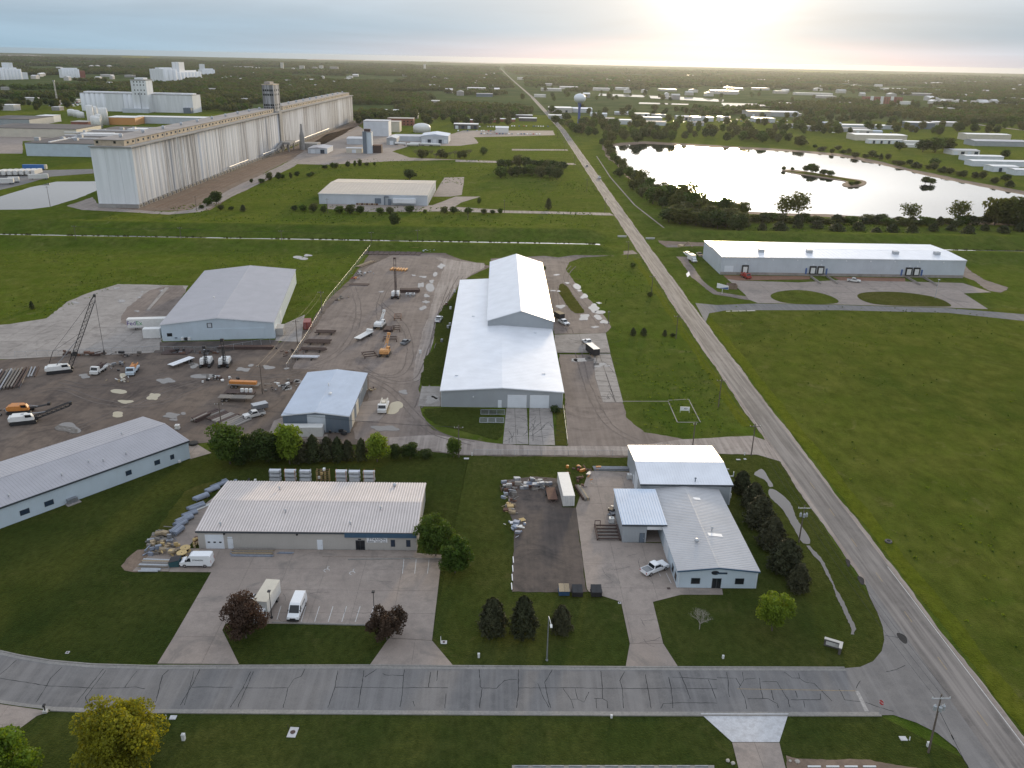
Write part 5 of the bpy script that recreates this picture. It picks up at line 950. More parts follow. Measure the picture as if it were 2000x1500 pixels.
def box_truck(label, loc, rz, box=6.6, bw=2.45, bh=2.5, col='box_white', group=None, roofmat='timber'):
    t = thing('box_truck', label, 'truck', (*loc, .05), rz, group); f = -(box/2+2.2)
    MB().xprism([(f, .5), (f-.02, 1.15), (f+.9, 1.32), (f+1.3, 2.15), (f+1.6, 2.25), (f+2.15, 2.25), (f+2.15, .5)], -1.0, 1.0, lambda y, z: 1-.1*max(0, z-1.3)).build('cab', 'car_white', t); quad([(-.85, f+.92, 1.37), (.85, f+.92, 1.37), (.8, f+1.3, 2.12), (-.8, f+1.3, 2.12)], 'windscreen', 'glass', t); glass_sides(t, f+1.05, f+1.95, 1.4, 2.05, 1.0, .3, 0)
    b = MB().box(-bw/2, bw/2, -box/2, box/2, .95, .95+bh).build('cargo_box', col, t); MB().box(-bw/2-.03, bw/2+.03, -box/2-.03, box/2+.03, .95+bh+.002, .95+bh+.06).build('box_roof', roofmat, b); MB().box(-.6, .6, -box/2-2.0, box/2-.2, .55, .93).build('chassis', 'black', t); MB().box(-1.05, 1.05, f-.1, f+.1, .45, .75).build('bumper', 'chrome', t); lights(t, f-.01, 1.0, 1.0, 'headlight', 'headlight')
    for s in (-1, 1):
        MB().box(s*1.2-.1, s*1.2+.1, f+1.0, f+1.12, 1.5, 2.0).build('mirror', 'black', t); wheel(t, s*.9, f+1.0, .45, .28)
        wheel(t, s*.95, box/2-1.6, .45, .5)
    return t
def flat_trailer(label, loc, rz, L_=12.0, deck='tank_white', group=None, h=1.2, two=False):
    t = thing('flatbed_trailer', label, 'trailer', (*loc, .04), rz, group)
    if two:
        for x in (-.62, .62): MB().box(x-.56, x+.56, -L_/2, L_/2, h-.14, h).build('deck', deck, t)
    else: MB().box(-1.25, 1.25, -L_/2, L_/2, h-.16, h).build('deck', deck, t)
    MB().box(-.5, .5, -L_/2, L_/2, h-.45, h-.17).build('frame', 'black', t)
    for s in (-1, 1):
        for k in (0, 1.2): wheel(t, s*1.0, L_/2-1.2-k, .45, .4)
        MB().box(s*.7-.06, s*.7+.06, -L_/2+2.2, -L_/2+2.35, 0, h-.45).build('landing_leg', 'black', t)
    return t
def crawler(label, loc, rz, mast=None, body='tank_white', cat='drill rig', L_=5.0, group=None, lattice=None, mastmat='black', extra=None):
    """tracked machine; mast = (length, tilt from vertical in degrees towards the front)"""
    t = thing('crawler_rig', label, cat, (*loc, .04), rz, group)
    for s in (-1, 1):
        n = 10; pr = [(-L_/2+.45*math.cos(a)-0, .5+.45*math.sin(a)) for a in [math.pi/2+math.pi*i/n for i in range(n+1)]] + [(L_/2+.45*math.cos(a), .5+.45*math.sin(a)) for a in [-math.pi/2+math.pi*i/n for i in range(n+1)]]
        MB().xprism(pr, s*1.3-.35, s*1.3+.35).build('track', 'black', t)
    MB().box(-.9, .9, -L_*.35, L_*.35, .6, 1.05).build('undercarriage', 'rust_dark', t); MB().xprism([(-L_*.30, 1.06), (-L_*.30, 1.7), (-L_*.1, 2.3), (L_*.48, 2.35), (L_*.55, 1.9), (L_*.55, 1.06)], -1.45, 1.45, lambda y, z: 1-.06*(z-1)).build('machine_house', body, t)
    cb = MB().xprism([(-L_*.48, 1.1), (-L_*.46, 2.0), (-L_*.38, 2.75), (-L_*.08, 2.75), (-L_*.08, 1.1)], -1.45, -.45).build('cab', body, t); quad([(-1.35, -L_*.465, 1.95), (-.55, -L_*.465, 1.95), (-.55, -L_*.385, 2.68), (-1.35, -L_*.385, 2.68)], 'cab_window', 'glass', cb); quad([(-1.46, -L_*.12, 1.9), (-1.46, -L_*.4, 1.9), (-1.46, -L_*.36, 2.6), (-1.46, -L_*.12, 2.6)], 'cab_window', 'glass', cb)
    MB().box(-1.2, 1.2, L_*.5, L_*.62, 1.1, 2.0).build('counterweight', body, t)
    if mast:
        ln, ti = mast; d = Vector((0, -math.sin(R(ti)), math.cos(R(ti)))); p = Vector((.35, -L_*.42, 1.0)); q = p + d*ln; m = MB()
        if lattice:
            w = lattice; e = Vector((1, 0, 0)); u = d.cross(e); co = [e*w/2+u*w/2, -e*w/2+u*w/2, -e*w/2-u*w/2, e*w/2-u*w/2]; n = max(4, int(ln/(w*1.4)))
            for i in range(4):
                m.bar(p+co[i]*.6, p+d*ln*.06+co[i], .16); m.bar(p+d*ln*.06+co[i], q-d*ln*.07+co[i], .16); m.bar(q-d*ln*.07+co[i], q+co[i]*.4, .16)
                for k in range(n):
                    a = p+d*(ln*(.06+.87*k/n)); b = p+d*(ln*(.06+.87*(k+1)/n)); m.bar(a+co[i], b+co[(i+1) % 4], .09); m.bar(b+co[i], b+co[(i+1) % 4], .05)
        else:
            for x in (-.4, .4): m.bar(p+Vector((x, 0, 0)), q+Vector((x, 0, 0)), .16)
            for k in range(9): a = p+d*(ln*(k+.5)/9); m.bar(a+Vector((-.4, 0, 0)), a+Vector((.4, 0, 0)), .12)
            m.tube(p+Vector((0, -.25, 0)), p+d*ln*.75+Vector((0, -.25, 0)), .17)
        m.build('mast', mastmat, t); MB().box(q.x-.5, q.x+.5, q.y-.35, q.y+.35, q.z-.2, q.z+.5).build('mast_head', mastmat, t)
        MB().bar((.5, L_*.1, 2.3), p+d*ln*.45, .14).bar((-.1, L_*.1, 2.3), p+d*ln*.45, .14).build('mast_strut', 'steel', t)
        t['_tip'] = tuple(q)
    return t
P90 = R(90)
van('white cargo van with dark side lettering parked by the teal dumpster', g(385.5, 1104), -P90, decal='STANION')
van('white cargo van facing the street between the parking stripes', g(581, 1196), R(-2), decal='STANION')
box_truck('white box truck with tan roof parked behind the maroon tree', g(524, 1186), R(-6), 6.4, 2.45, 2.5, roofmat='wall_cream')
pickup('white utility truck half hidden behind the maroon tree', g(497, 1190), R(-4), cover=False, z=.05)
pickup('white crew-cab pickup with dark bed cover in the office yard', g(1278, 1116), R(122), z=.09)
pickup('white pickup parked on the grass beside the long hall', g(857, 627), R(172)); car('dark grey car parked in the gravel yard', g(792, 671), R(160))
pickup('small pickup parked on the warehouse truck court', g(1667, 551), R(65), col='box_white', z=.08)
t = pickup('white pickup towing a dark box trailer on the gravel loop', g(1101, 633), R(25)); pickup('white cab truck backed onto the raised slab', g(1148, 674), R(200), z=.25)
def cargo_trailer(label, loc, rz, mat='bin_black', top='box_white', L_=6, h=2.3, z=.04):
    t = thing('cargo_trailer', label, 'trailer', (*loc, z), rz); MB().box(-1.1, 1.1, -L_/2, L_/2, .55, .55+h).build('body', mat, t); MB().box(-1.13, 1.13, -L_/2-.03, L_/2+.03, .552+h, .62+h).build('roof', top, t); MB().bar((-.5, -L_/2, .5), (0, -L_/2-1.3, .5), .1).bar((.5, -L_/2, .5), (0, -L_/2-1.3, .5), .1).build('drawbar', 'black', t)
    for s in (-1, 1): wheel(t, s*1.0, .6, .36, .22)
    return t
cargo_trailer('dark box trailer with tan top behind the pickup on the gravel loop', g(1092, 623), R(25), 'bin_black', 'timber', 4.4, 1.9); cargo_trailer('dark cargo body with white roof behind the cab on the raised slab', g(1157, 692), R(198), 'bin_black', 'box_white', 6.5, 2.2, .1)
# parcel trailer and white container beside the grey-roofed hall
def van_trailer(label, loc, rz, L_=13.5, fed=False, group=None, col='box_white', z=.07):
    t = thing('semi_trailer', label, 'trailer', (*loc, z), rz, group); MB().box(-1.28, 1.28, -L_/2, L_/2, 1.1, 3.95).build('body', col, t); MB().box(-1.3, 1.3, -L_/2-.02, L_/2+.02, 3.952, 4.02).build('roof', col, t); MB().box(-1.31, 1.31, -L_/2, L_/2, 1.0, 1.098).build('bottom_rail', 'galv', t)
    for s in (-1, 1):
        for k in (0, 1.25): wheel(t, s*1.0, L_/2-1.2-k, .5, .5)
        MB().box(s*.8-.08, s*.8+.08, -L_/2+2.4, -L_/2+2.6, 0, 1.0).build('landing_leg', 'black', t)
    if fed:
        text_mesh('lettering', 'Fed', 1.55, 'purple', t, (-1.30, -L_/2+2.1, 2.6), (P90, 0, -P90), .02); text_mesh('lettering', 'Ex', 1.55, 'logo_green', t, (-1.30, -L_/2+4.15, 2.6), (P90, 0, -P90), .02)
    return t
tr = van_trailer('white parcel semi-trailer with FedEx lettering docked at the grey-roofed hall', g(292, 643), R(-82), 13.5, False)
text_mesh('lettering', 'Fed', 1.7, 'purple', tr, (-1.30, 0, 0), (0, 0, 0), .02) if False else None
for s, sg_ in ((1, 1),):
    text_mesh('lettering', 'Fed', 2.1, 'purple', tr, (1.30, -5.3, 2.55), (P90, 0, P90), .02); text_mesh('lettering', 'Ex', 2.1, 'logo_green', tr, (1.30, -2.75, 2.55), (P90, 0, P90), .02)
# containers, skips
def container(label, loc, rz, L_=12.2, col='box_white', w=2.44, h=2.6, name='shipping_container', cat='container'):
    t = thing(name, label, cat, (*loc, .06), rz); MB().box(-w/2, w/2, -L_/2, L_/2, 0.1, h).build('body', col, t); rb = MB(); n = int(L_/.5)
    for k in range(n):
        y = -L_/2+(k+.5)*L_/n; rb.box(-w/2-.035, -w/2-.002, y-.12, y+.12, .2, h-.1); rb.box(w/2+.002, w/2+.035, y-.12, y+.12, .2, h-.1)
    tag(rb.build('corrugation', col, t), kind='stuff'); MB().box(-w/2-.04, w/2+.04, -L_/2-.04, L_/2+.04, h+.002, h+.07).build('roof', col, t)
    for x in (-.62, .62): d = MB().box(x-.56, x+.56, -L_/2-.06, -L_/2-.005, .18, h-.1).build('door_leaf', col, t); MB().tube((x+.2, -L_/2-.09, .2), (x+.2, -L_/2-.09, h-.15), .03).tube((x-.2, -L_/2-.09, .2), (x-.2, -L_/2-.09, h-.15), .03).build('lock_bar', 'galv', d)
    return t
container('white shipping container standing in the dark work yard', (15.8, 162.2), R(3), 10.8); container('long white container against the blue-grey workshop', (-48.6, 191.4), R(92), 10.0); container('white container behind the parcel trailer at the grey-roofed hall', g(299, 659), R(-82), 5.5, 'tank_white', 2.6, 3.2); container('dark red container at the yard fence by the grey-roofed hall', g(601, 640), R(8), 5.0, 'red_paint'); container('beige container beside the corner of the grey-roofed hall', g(548, 652), R(8), 5.0, 'wall_beige')
def dumpster(label, loc, rz, col='bin_black', lid='black'):
    t = thing('dumpster', label, 'dumpster', (*loc, .08), rz); MB().xprism([(-.85, .12), (-.95, 1.05), (.95, 1.45), (.85, .12)], -.95, .95).build('body', col, t)
    for x in (-.48, .48): MB().add([(x-.46, -.98, 1.08), (x+.46, -.98, 1.08), (x+.46, .97, 1.49), (x-.46, .97, 1.49), (x-.46, -.98, 1.13), (x+.46, -.98, 1.13), (x+.46, .97, 1.54), (x-.46, .97, 1.54)], [(0,3,2,1),(4,5,6,7),(0,1,5,4),(1,2,6,5),(2,3,7,6),(3,0,4,7)]).build('lid', lid, t)
    for s in (-1, 1): MB().box(s*1.02-.05, s*1.02+.05, -.5, .5, .7, .85).build('lift_pocket', col, t)
    return t
dumpster('teal dumpster beside the parked cargo van', g(343, 1104), R(-85), 'bin_teal', 'bin_black'); dumpster('blue dumpster with tan lid at the work yard edge', g(1101, 1160), 0, 'bin_blue', 'timber'); dumpster('black dumpster in the middle of three at the work yard edge', g(1127, 1162), 0); dumpster('black dumpster beside the office driveway', g(1164, 1162), 0)
# ------------------------------------------------------------------ cranes, rigs and trucks in the muddy yard
CR_ = crawler('white crawler crane with tall black lattice boom in the muddy yard', g(118, 727), R(112), (23.5, 25), cat='crane', L_=6.2, lattice=1.1)
tip = Vector(CR_['_tip']); rg = MB(); rg.bar((-.3, 2.4, 3.2), (-.3, 1.0, 6.5), .16).bar((.9, 2.4, 3.2), (.9, 1.0, 6.5), .16).bar((-.3, 1.0, 6.5), (.9, 1.0, 6.5), .16).bar((.3, 1, 6.5), tip*.5+Vector((.15, -1.2, .5)), .06).bar((.3, 1, 6.5), tip, .07); rg.build('gantry', 'black', CR_)
ho = MB().tube(tip, tip-Vector((0, 0, 17)), .05, n=5).tube(tip+Vector((.25, 0, 0)), tip-Vector((-.25, 0, 17)), .05, n=5).build('hoist_rope', 'black', CR_); MB().box(tip.x-.35, tip.x+.35, tip.y-.25, tip.y+.25, tip.z-18.3, tip.z-17).build('hook_block', 'black', ho)
crawler('left of two white drill rigs with short black masts in the muddy yard', g(404, 714), R(5), (5.5, 0), L_=4.6); crawler('right of two white drill rigs with taller black mast in the muddy yard', g(440, 714), R(5), (7.8, 0), L_=4.6)
crawler('white tracked rig with lattice mast laid low near the left edge', g(48, 826), R(108), (9.5, 72), L_=5.4, lattice=.9); crawler('orange tracked machine behind the white rig near the left edge', g(42, 806), R(100), (5, 80), 'orange', L_=5.0)
crawler('white drill rig with very tall brown mast in the gravel yard', g(773, 581), R(0), (15.3, 2), L_=4.8, mastmat='rust_dark'); crawler('white tracked boom machine beside the steel frames', g(742, 640), R(170), (5.5, 55), L_=4.6, mastmat='tank_white', cat='crane'); crawler('orange lattice crane lying among steel frames', g(752, 694), R(175), (7.5, 62), 'orange_pipe', L_=3.6, mastmat='orange_pipe', cat='crane')
def rig_truck(label, loc, rz, col='tank_white', gear='black', L_=8.0, z=.05, group=None):
    t = thing('rig_truck', label, 'truck', (*loc, z), rz, group); f = -L_/2; MB().xprism([(f, .5), (f-.02, 1.3), (f+.6, 1.4), (f+.9, 2.4), (f+1.9, 2.4), (f+1.9, .5)], -1.15, 1.15).build('cab', col, t); quad([(-1.0, f+.60, 1.5), (1.0, f+.60, 1.5), (.95, f+.86, 2.3), (-.95, f+.86, 2.3)], 'windscreen', 'glass', t); MB().box(-1.2, 1.2, f+2.0, L_/2, .8, 1.15).build('deck', col, t)
    m = MB()
    for x in (-.75, .75): m.bar((x, f+2.2, 1.5), (x, L_/2, 1.9), .28)
    for k in range(6): m.bar((-.75, f+2.6+k*(L_-3)/6, 1.55+.06*k), (.75, f+2.6+k*(L_-3)/6, 1.55+.06*k), .16)
    m.box(-.5, .5, 0, 1.6, 1.16, 2.1); m.build('mast', gear, t)
    for s in (-1, 1):
        for y in (f+1.0, L_/2-2.6, L_/2-1.3): wheel(t, s*1.0, y, .5, .35)
    return t
rig_truck('white truck-mounted drill rig facing the camera in a puddle beside the blue-grey workshop', g(749, 800), R(0), 'tank_white', 'wall_cream', 7.0); rig_truck('flat white rig truck with dark gear in the muddy yard', g(194, 727), R(-4), 'tank_white', 'rust_dark', 6.5); rig_truck('blue-white rig truck with orange rear in the muddy yard', g(260, 728), R(8), 'wall_blue_white', 'orange', 7.0)
flat_trailer('bright white two-plank flatbed trailer in the muddy yard', g(355, 712), R(-28), 8.5, 'sign_white', two=True); ft = flat_trailer('white flatbed truck body in the gravel yard', g(711, 660), R(-22), 9.0, 'box_white'); MB().box(-1.1, 1.1, 3.4, 4.4, 1.2, 2.0).build('tool_box', 'tank_white', ft)
flat_trailer('flat grey trailer with black hooks beside the timber mats', g(462, 783), R(88), 9.5, 'timber_grey', h=1.3); fo = flat_trailer('flat trailer loaded with an orange beam in the muddy yard', g(478, 757), R(86), 9.0, 'timber_grey', h=1.2); MB().box(-.7, .7, -3.6, 4.2, 1.22, 2.0).build('orange_beam', 'orange', fo); fo2 = flat_trailer('flat trailer with white drums and pipework behind the hook trailer', g(470, 772), R(87), 8.5, 'rust_dark', h=1.1)
for k in range(3): MB().lathe([(.5, 1.12), (.5, 2.0), (.1, 2.1)], 10, (0, -3+k*1.2)).build('drum', 'tank_white', fo2)
pickup('dust-grey old pickup at the edge of the timber mats', g(497, 814), R(-55), col='box_white', cover=False); cargo_trailer('grey tool trailer beside the old pickup', g(508, 800), R(-55), 'steel', 'galv', 4.0, 1.2)
rt = rig_truck('red road tractor backed to the left dock of the long warehouse', g(1456, 543), R(15), 'truck_red', 'truck_red', 6.0, .08)
box_truck('white box truck parked on the gravel track left of the warehouse', g(1350, 510), R(12), 4.5, 2.4, 2.4, 'tank_white', None, 'tank_white'); pickup('white truck behind the box truck on the gravel track', g(1342, 499), R(12)); t = thing('excavator', 'tan excavator on the spoil ground beside the channel', 'excavator', (*g(1331, 487), .05), R(40))
MB().box(-1.4, -.8, -2, 2, 0, .8).box(.8, 1.4, -2, 2, 0, .8).build('track', 'black', t); MB().box(-1.2, 1.2, -1.2, 1.8, .85, 2.2).build('house', 'timber', t); MB().bar((.4, -1, 2), (.4, -3.6, 4.6), .35).bar((.4, -3.6, 4.6), (.4, -6, 2.4), .28).build('boom', 'timber', t); MB().box(-.1, .9, -6.6, -5.8, 1.6, 2.4).build('bucket', 'rust', t)
pickup('small tan utility truck against the warehouse corner', g(1366, 500), R(5), col='timber') if True else None
# trailers at the far left lot
for k in range(7): van_trailer('white semi-trailer in the row at the far left lot', g(4+k*11.5, 343-k*.3), R(3), 13, group='row of trailers at the far left lot')
van_trailer('white semi-trailer standing apart in front of the far left row', g(76, 351), R(-70), 13); van_trailer('white semi-trailer at the very left edge of the far lot', g(8, 360), R(-75), 13); van_trailer('white short trailer beside a truck at the far left lot', g(28, 357), R(-75), 7)
bus = thing('semi_trailer', 'blue semi-trailer behind the row at the far left lot', 'trailer', (*g(69, 331), 0), R(-86)); MB().box(-1.3, 1.3, -9, 9, .6, 3.8).build('body', 'bus_blue', bus); MB().box(-1.32, 1.32, 7.6, 9.02, .6, 3.82).build('end_panel', 'wall_cream', bus); MB().box(-1.1, 1.1, -8, 8, 0, .6).build('running_gear', 'black', bus)
# cars on the main road and in the far lots
pickup('white car driving on the far stretch of the road', (ROAD_C[6][0]+1.3, 690), 0, z=.07); car('dark car driving on the far stretch of the road', (ROAD_C[6][0]-1.0, 770), P90*2)
CARM = {}
def far_car(loc, rz, col, label, group):
    if not CARM:
        m = MB(); m.xprism([(-2.2, .25), (-2.25, .75), (-1.0, .9), (-.4, 1.45), (1.2, 1.45), (2.0, .9), (2.25, .85), (2.2, .25)], -.9, .9); CARM['b'] = m
    k = 'm'+col
    if k not in CARM: me = CARM['b'].mesh('car'); me.materials.append(MATS[col]); CARM[k] = me
    o = bpy.data.objects.new('car', CARM[k]); COL.objects.link(o); o.location = (*loc, .05); o.rotation_euler = (0, 0, rz); tag(o, label, 'car', group)
rr = random.Random(31); cc = ['car_white', 'car_grey', 'box_white', 'chrome', 'truck_red', 'bin_blue', 'car_white']
for row, (x0, x1, y0, y1, n) in enumerate(((886, 995, 256, 257, 24), (940, 1060, 262, 263, 20), (905, 990, 248, 248.5, 16), (1000, 1075, 247, 248, 16))):
    for k in range(n):
        if rr.random() < .25: continue
        f = k/n; far_car(g(x0+(x1-x0)*f, y0+(y1-y0)*f), rr.choice((0, .1, 3.1)), rr.choice(cc), 'parked car at the auction lot near the far road', 'cars at the auction lot')
for k in range(60): far_car(g(rr.uniform(870, 915), rr.uniform(203.5, 212.5)), rr.choice((0, 1.57)), rr.choice(cc), 'parked car in the far lot behind the wood', 'cars in the far lot behind the wood')
for k in range(60): far_car(g(rr.uniform(95, 158), rr.uniform(199, 208)), rr.choice((0, 1.57)), rr.choice(cc), 'parked car in the lot left of the white elevator', 'cars left of the white elevator')
for k in range(70): far_car(g(rr.uniform(1180, 1560), rr.uniform(240, 247)-6), rr.choice((0, 1.57)), rr.choice(cc), 'vehicle parked between the industrial sheds', 'vehicles between the industrial sheds')
for k in range(45): far_car(g(rr.uniform(1850, 2000), rr.uniform(214, 223)), rr.choice((0, 1.57)), rr.choice(cc), 'parked car in the wet lot at the far right', 'cars in the wet lot at the far right')
for k in range(14): far_car(g(rr.uniform(1600, 1800), rr.uniform(248, 262)), rr.choice((0, 1.57)), rr.choice(cc), 'vehicle parked beside the lake shore plant', 'vehicles beside the lake shore plant')
# ------------------------------------------------------------------ stacks and stores
def stack(label, loc, rz, n, L_, w, h, mat, gap=.1, layers=1, name='timber_stack', cat='stack', part='beam', group=None, jitter=.3, round_=False, z=.06):
    t = thing(name, label, cat, (*loc, z), rz, group); rr = random.Random(int(abs(loc[0]*13+loc[1]*7)*10))
    for l in range(layers):
        for k in range(n - (l if round_ else 0)):
            x = (k-(n-1)/2+(.5*l if round_ else 0))*(w+gap); d = rr.uniform(-jitter, jitter); zz = l*(h+.02)
            m = MB()
            if round_: m.tube((x, -L_/2+d, zz+w/2), (x, L_/2+d, zz+w/2), w/2, n=9)
            else: m.cbox(x, d, zz, w, L_*rr.uniform(.9, 1.0), h, rr.uniform(-.02, .02))
            m.build(part, mat if isinstance(mat, str) else rr.choice(mat), t)
    return t
stack('wide row of dark timber crane mats laid in the muddy yard', g(440, 817), R(-32), 13, 6.5, .85, .3, ('rust_dark', 'timber_grey'), .18, 1, part='mat'); stack('timber mat stack at the left end of the dark mat row', g(392, 818), R(-28), 4, 5, .5, .3, ('timber_grey', 'rust_dark'), .05, 3, part='mat')
stack('long dark steel beams stacked at the left edge of the yard', g(20, 742), R(18), 9, 17, .4, .4, ('rust_dark', 'timber_grey', 'steel'), .5, 2, 'steel_stack', 'stack'); stack('shorter steel beams below the beam stack at the left edge', g(62, 728), R(20), 4, 9, .35, .35, ('rust_dark', 'steel'), .5, 1, 'steel_stack', 'stack'); stack('rusty steel plates laid along the pad edge', g(345, 688), R(88), 3, 9, 1.6, .2, 'rust_dark', .1, 1, 'steel_stack', 'stack'); stack('low row of rusty beams under the grey-roofed hall', g(480, 681), R(92), 3, 18, .5, .45, ('rust_dark', 'rust'), .2, 2, 'steel_stack', 'stack')
for k, (x, y, n, L_, m) in enumerate(((637, 652, 5, 7, 'rust_dark'), (622, 671, 6, 9, 'rust_dark'), (613, 686, 4, 9, 'rust_dark'), (597, 701, 3, 9, 'wrap_white'))):
    stack(('uppermost rack of dark steel', 'second rack of rusty steel beams', 'third rack of dark steel beams', 'lowest rack, of white steel sections,') [k] + ' in the row beside the yard fence', g(x, y), R(88), n, L_, .3, .3, m, .35, 1, 'steel_rack', 'rack', z=.7)
    t = thing('trestle', ('uppermost', 'second', 'third', 'lowest')[k] + ' black trestle pair carrying steel beside the yard fence', 'trestle', (*g(x, y), .04), R(88)); MB().box(-1.8, 1.8, -2.3, -2.05, 0, .64).box(-1.8, 1.8, 2.05, 2.3, 0, .64).build('trestle_frame', 'black', t)
stack('row of six short orange pipes in the gravel yard', g(779, 528), R(-12), 6, 3.4, .95, .9, 'orange_pipe', .35, 1, 'pipe_row', 'pipes', 'pipe', round_=True); stack('stack of brown sheet piles right of the tall-masted rig', g(801, 570), R(93), 6, 8.0, .5, .4, 'rust_dark', .03, 3, 'steel_stack', 'stack', 'sheet_pile'); stack('long brown pipes beside the upper yard fence', g(715, 516), R(-24), 5, 13, .35, .3, ('rust', 'timber'), .25, 1, 'pipe_row', 'pipes', 'pipe', round_=True); stack('dark timber mats laid flat at the top of the gravel yard', g(766, 495), R(0), 11, 7, 2.2, .25, 'rust_dark', .4, 1, part='mat'); stack('pile of brown timbers at the top of the gravel yard', g(802, 486), R(88), 8, 9, .5, .4, ('rust', 'timber', 'orange_pipe'), .1, 3)
stack('dark steel plates beside the fence in the upper yard', g(703, 556), R(88), 4, 8, .7, .2, 'rust_dark', .1, 1, 'steel_stack', 'stack'); stack('dark steel grating stack among the frames', g(760, 645), R(-5), 5, 4.5, .6, .4, 'rust_dark', .05, 2, 'steel_stack', 'stack')
def frame_obj(label, loc, rz, sx, sy, h, mat='rust', n=3, name='welded_stand', z=.05):
    t = thing(name, label, 'frame', (*loc, z), rz)
    for s in (-1, 1): MB().bar((s*sx/2, -sy/2, h), (s*sx/2, sy/2, h), .3).build('side_beam', mat, t)
    for k in range(n): y = -sy/2+.3+k*(sy-.6)/(n-1); MB().bar((-sx/2, y, h), (sx/2, y, h), .25).build('cross_beam', mat, t)
    for s in (-1, 1):
        for e in (-1, 1): MB().bar((s*sx/2, e*(sy/2-.3), 0), (s*sx/2, e*(sy/2-.3), h), .25).build('leg', mat, t)
    return t
frame_obj('rusty brown steel frame at the top of the frame group', g(777, 622), R(5), 2.4, 6, .9); frame_obj('dark steel frame below the rusty frame', g(774, 645), R(5), 2.6, 5, .9, 'rust_dark'); frame_obj('dark steel frame above the orange crane', g(762, 665), R(5), 4.5, 4, .8, 'rust_dark'); frame_obj('low rusty frame left of the orange crane', g(722, 695), R(20), 4, 5, .6, 'rust_dark')
for k in range(2): frame_obj('small white steel frame beside the sheet piles, %s one' % ('left', 'right')[k], g(797+k*9, 578), R(0), 1.4, 2.6, .9, 'galv', 2)
def heap(label, loc, spread, n, mats, seed, name='scrap_pile', cat='scrap', sz=(.3, 1.4), z=.05, tall=False):
    """loose pile of oddments: slats, boxes and tubes, each its own part"""
    rr = random.Random(seed); t = thing(name, label, cat, (*loc, z), 0)
    for k in range(n):
        x, y = rr.gauss(0, spread[0]*.4), rr.gauss(0, spread[1]*.4); m = MB(); L_ = rr.uniform(*sz); q = rr.random()*(.62 if tall else 1); h = rr.choice((0, 0, .7)) if tall else rr.uniform(0, .5)
        if tall: x, y = rr.uniform(-1, 1)*spread[0]*.55, rr.uniform(-1, 1)*spread[1]*.5
        if q < .4: m.cbox(x, y, h, L_, L_*rr.uniform(.3, .8), rr.uniform(.4, .75) if tall else rr.uniform(.15, .6), rr.gauss(0, .25) if tall else rr.uniform(0, 3.1))
        elif q < .8: m.bar((x-L_*rr.uniform(-1, 1), y-L_*rr.uniform(-1, 1), h+.1), (x+L_*rr.uniform(-1, 1), y+L_*rr.uniform(-1, 1), h+rr.uniform(.1, .5)), rr.uniform(.08, .25))
        else: m.lathe([(L_*.3, h), (L_*.3, h+L_*.5), (L_*.1, h+L_*.55)], 9, (x, y))
        m.build('scrap_piece', rr.choice(mats), t)
    return t
heap('jumble of pipework and hoses beside the hook trailer', g(545, 758), (5, 6), 26, ('rust_dark', 'steel', 'tank_white', 'timber_grey', 'black'), 1); heap('grey and white scrap pile beside the upper yard fence', g(706, 535), (6, 6), 28, ('steel', 'galv', 'tank_white', 'black'), 2); heap('red machinery parts beside the upper yard fence', g(693, 545), (3, 3), 10, ('truck_red', 'orange', 'steel'), 3); heap('timber crate pile beside the fence bend', g(664, 585), (3, 5), 14, ('timber', 'timber_grey', 'rust_dark'), 4); heap('white machinery beside the pile of brown timbers', g(835, 491), (4, 4), 14, ('tank_white', 'galv', 'wall_blue_white'), 5); heap('coloured drums and parts beside the rig truck', g(236, 716), (4, 5), 14, ('bin_blue', 'paint_yellow', 'black', 'steel'), 6); heap('scrap beside the right wall of the blue-grey workshop', g(723, 763), (2, 3), 10, ('timber', 'tank_white', 'rust_dark'), 7); heap('pale debris in the mud beside the rig truck', g(238, 745), (5, 3), 10, ('timber', 'tank_white', 'wall_cream'), 8); heap('dark tyres and rocks beside the small workshop front', g(665, 846), (5, 1.2), 12, ('black', 'steel', 'timber_grey'), 9); heap('dark debris along the yard fence below the hall', g(575, 690), (6, 6), 22, ('rust_dark', 'black', 'timber_grey', 'rust'), 10)
heap('line of dark debris along the front of the loading pad', g(200, 694), (22, 1.6), 40, ('rust_dark', 'black', 'timber_grey', 'rust'), 41, sz=(.5, 1.8), tall=True); heap('dark steel offcuts between the drill rigs and the pad', g(380, 691), (14, 1.6), 26, ('rust_dark', 'black', 'steel', 'rust'), 42, sz=(.5, 1.8), tall=True); heap('tangle of rusty pipework left of the second trailer', g(425, 742), (7, 3), 24, ('rust_dark', 'steel', 'black', 'tank_white'), 43); heap('scrap and hoses behind the white tracked rig', g(10, 806), (5, 4), 20, ('tank_white', 'black', 'rust_dark', 'steel'), 44)
heap('dark machinery row beside the white container', g(1143, 938), (3, 6), 14, ('rust', 'rust_dark', 'orange', 'steel'), 21); heap('rusty iron parts at the back of the concrete pad', g(1140, 917), (8, 1.6), 16, ('rust', 'red_paint', 'rust_dark', 'orange'), 22, sz=(.5, 1.6)); stack('bundle of long grey poles at the back of the concrete pad', g(1198, 917), R(90), 5, 9.5, .25, .25, 'steel', .12, 2, 'pole_bundle', 'poles', 'pole', round_=True); stack('stack of mossy old steel joists beside the container', g(1137, 965), R(12), 5, 6.5, .3, .7, ('timber', 'rust_dark', 'timber_grey'), .02, 1, 'joist_stack', 'stack')
CG = ('galv', 'steel', 'wrap_grey', 'timber_grey', 'timber_grey', 'rust')
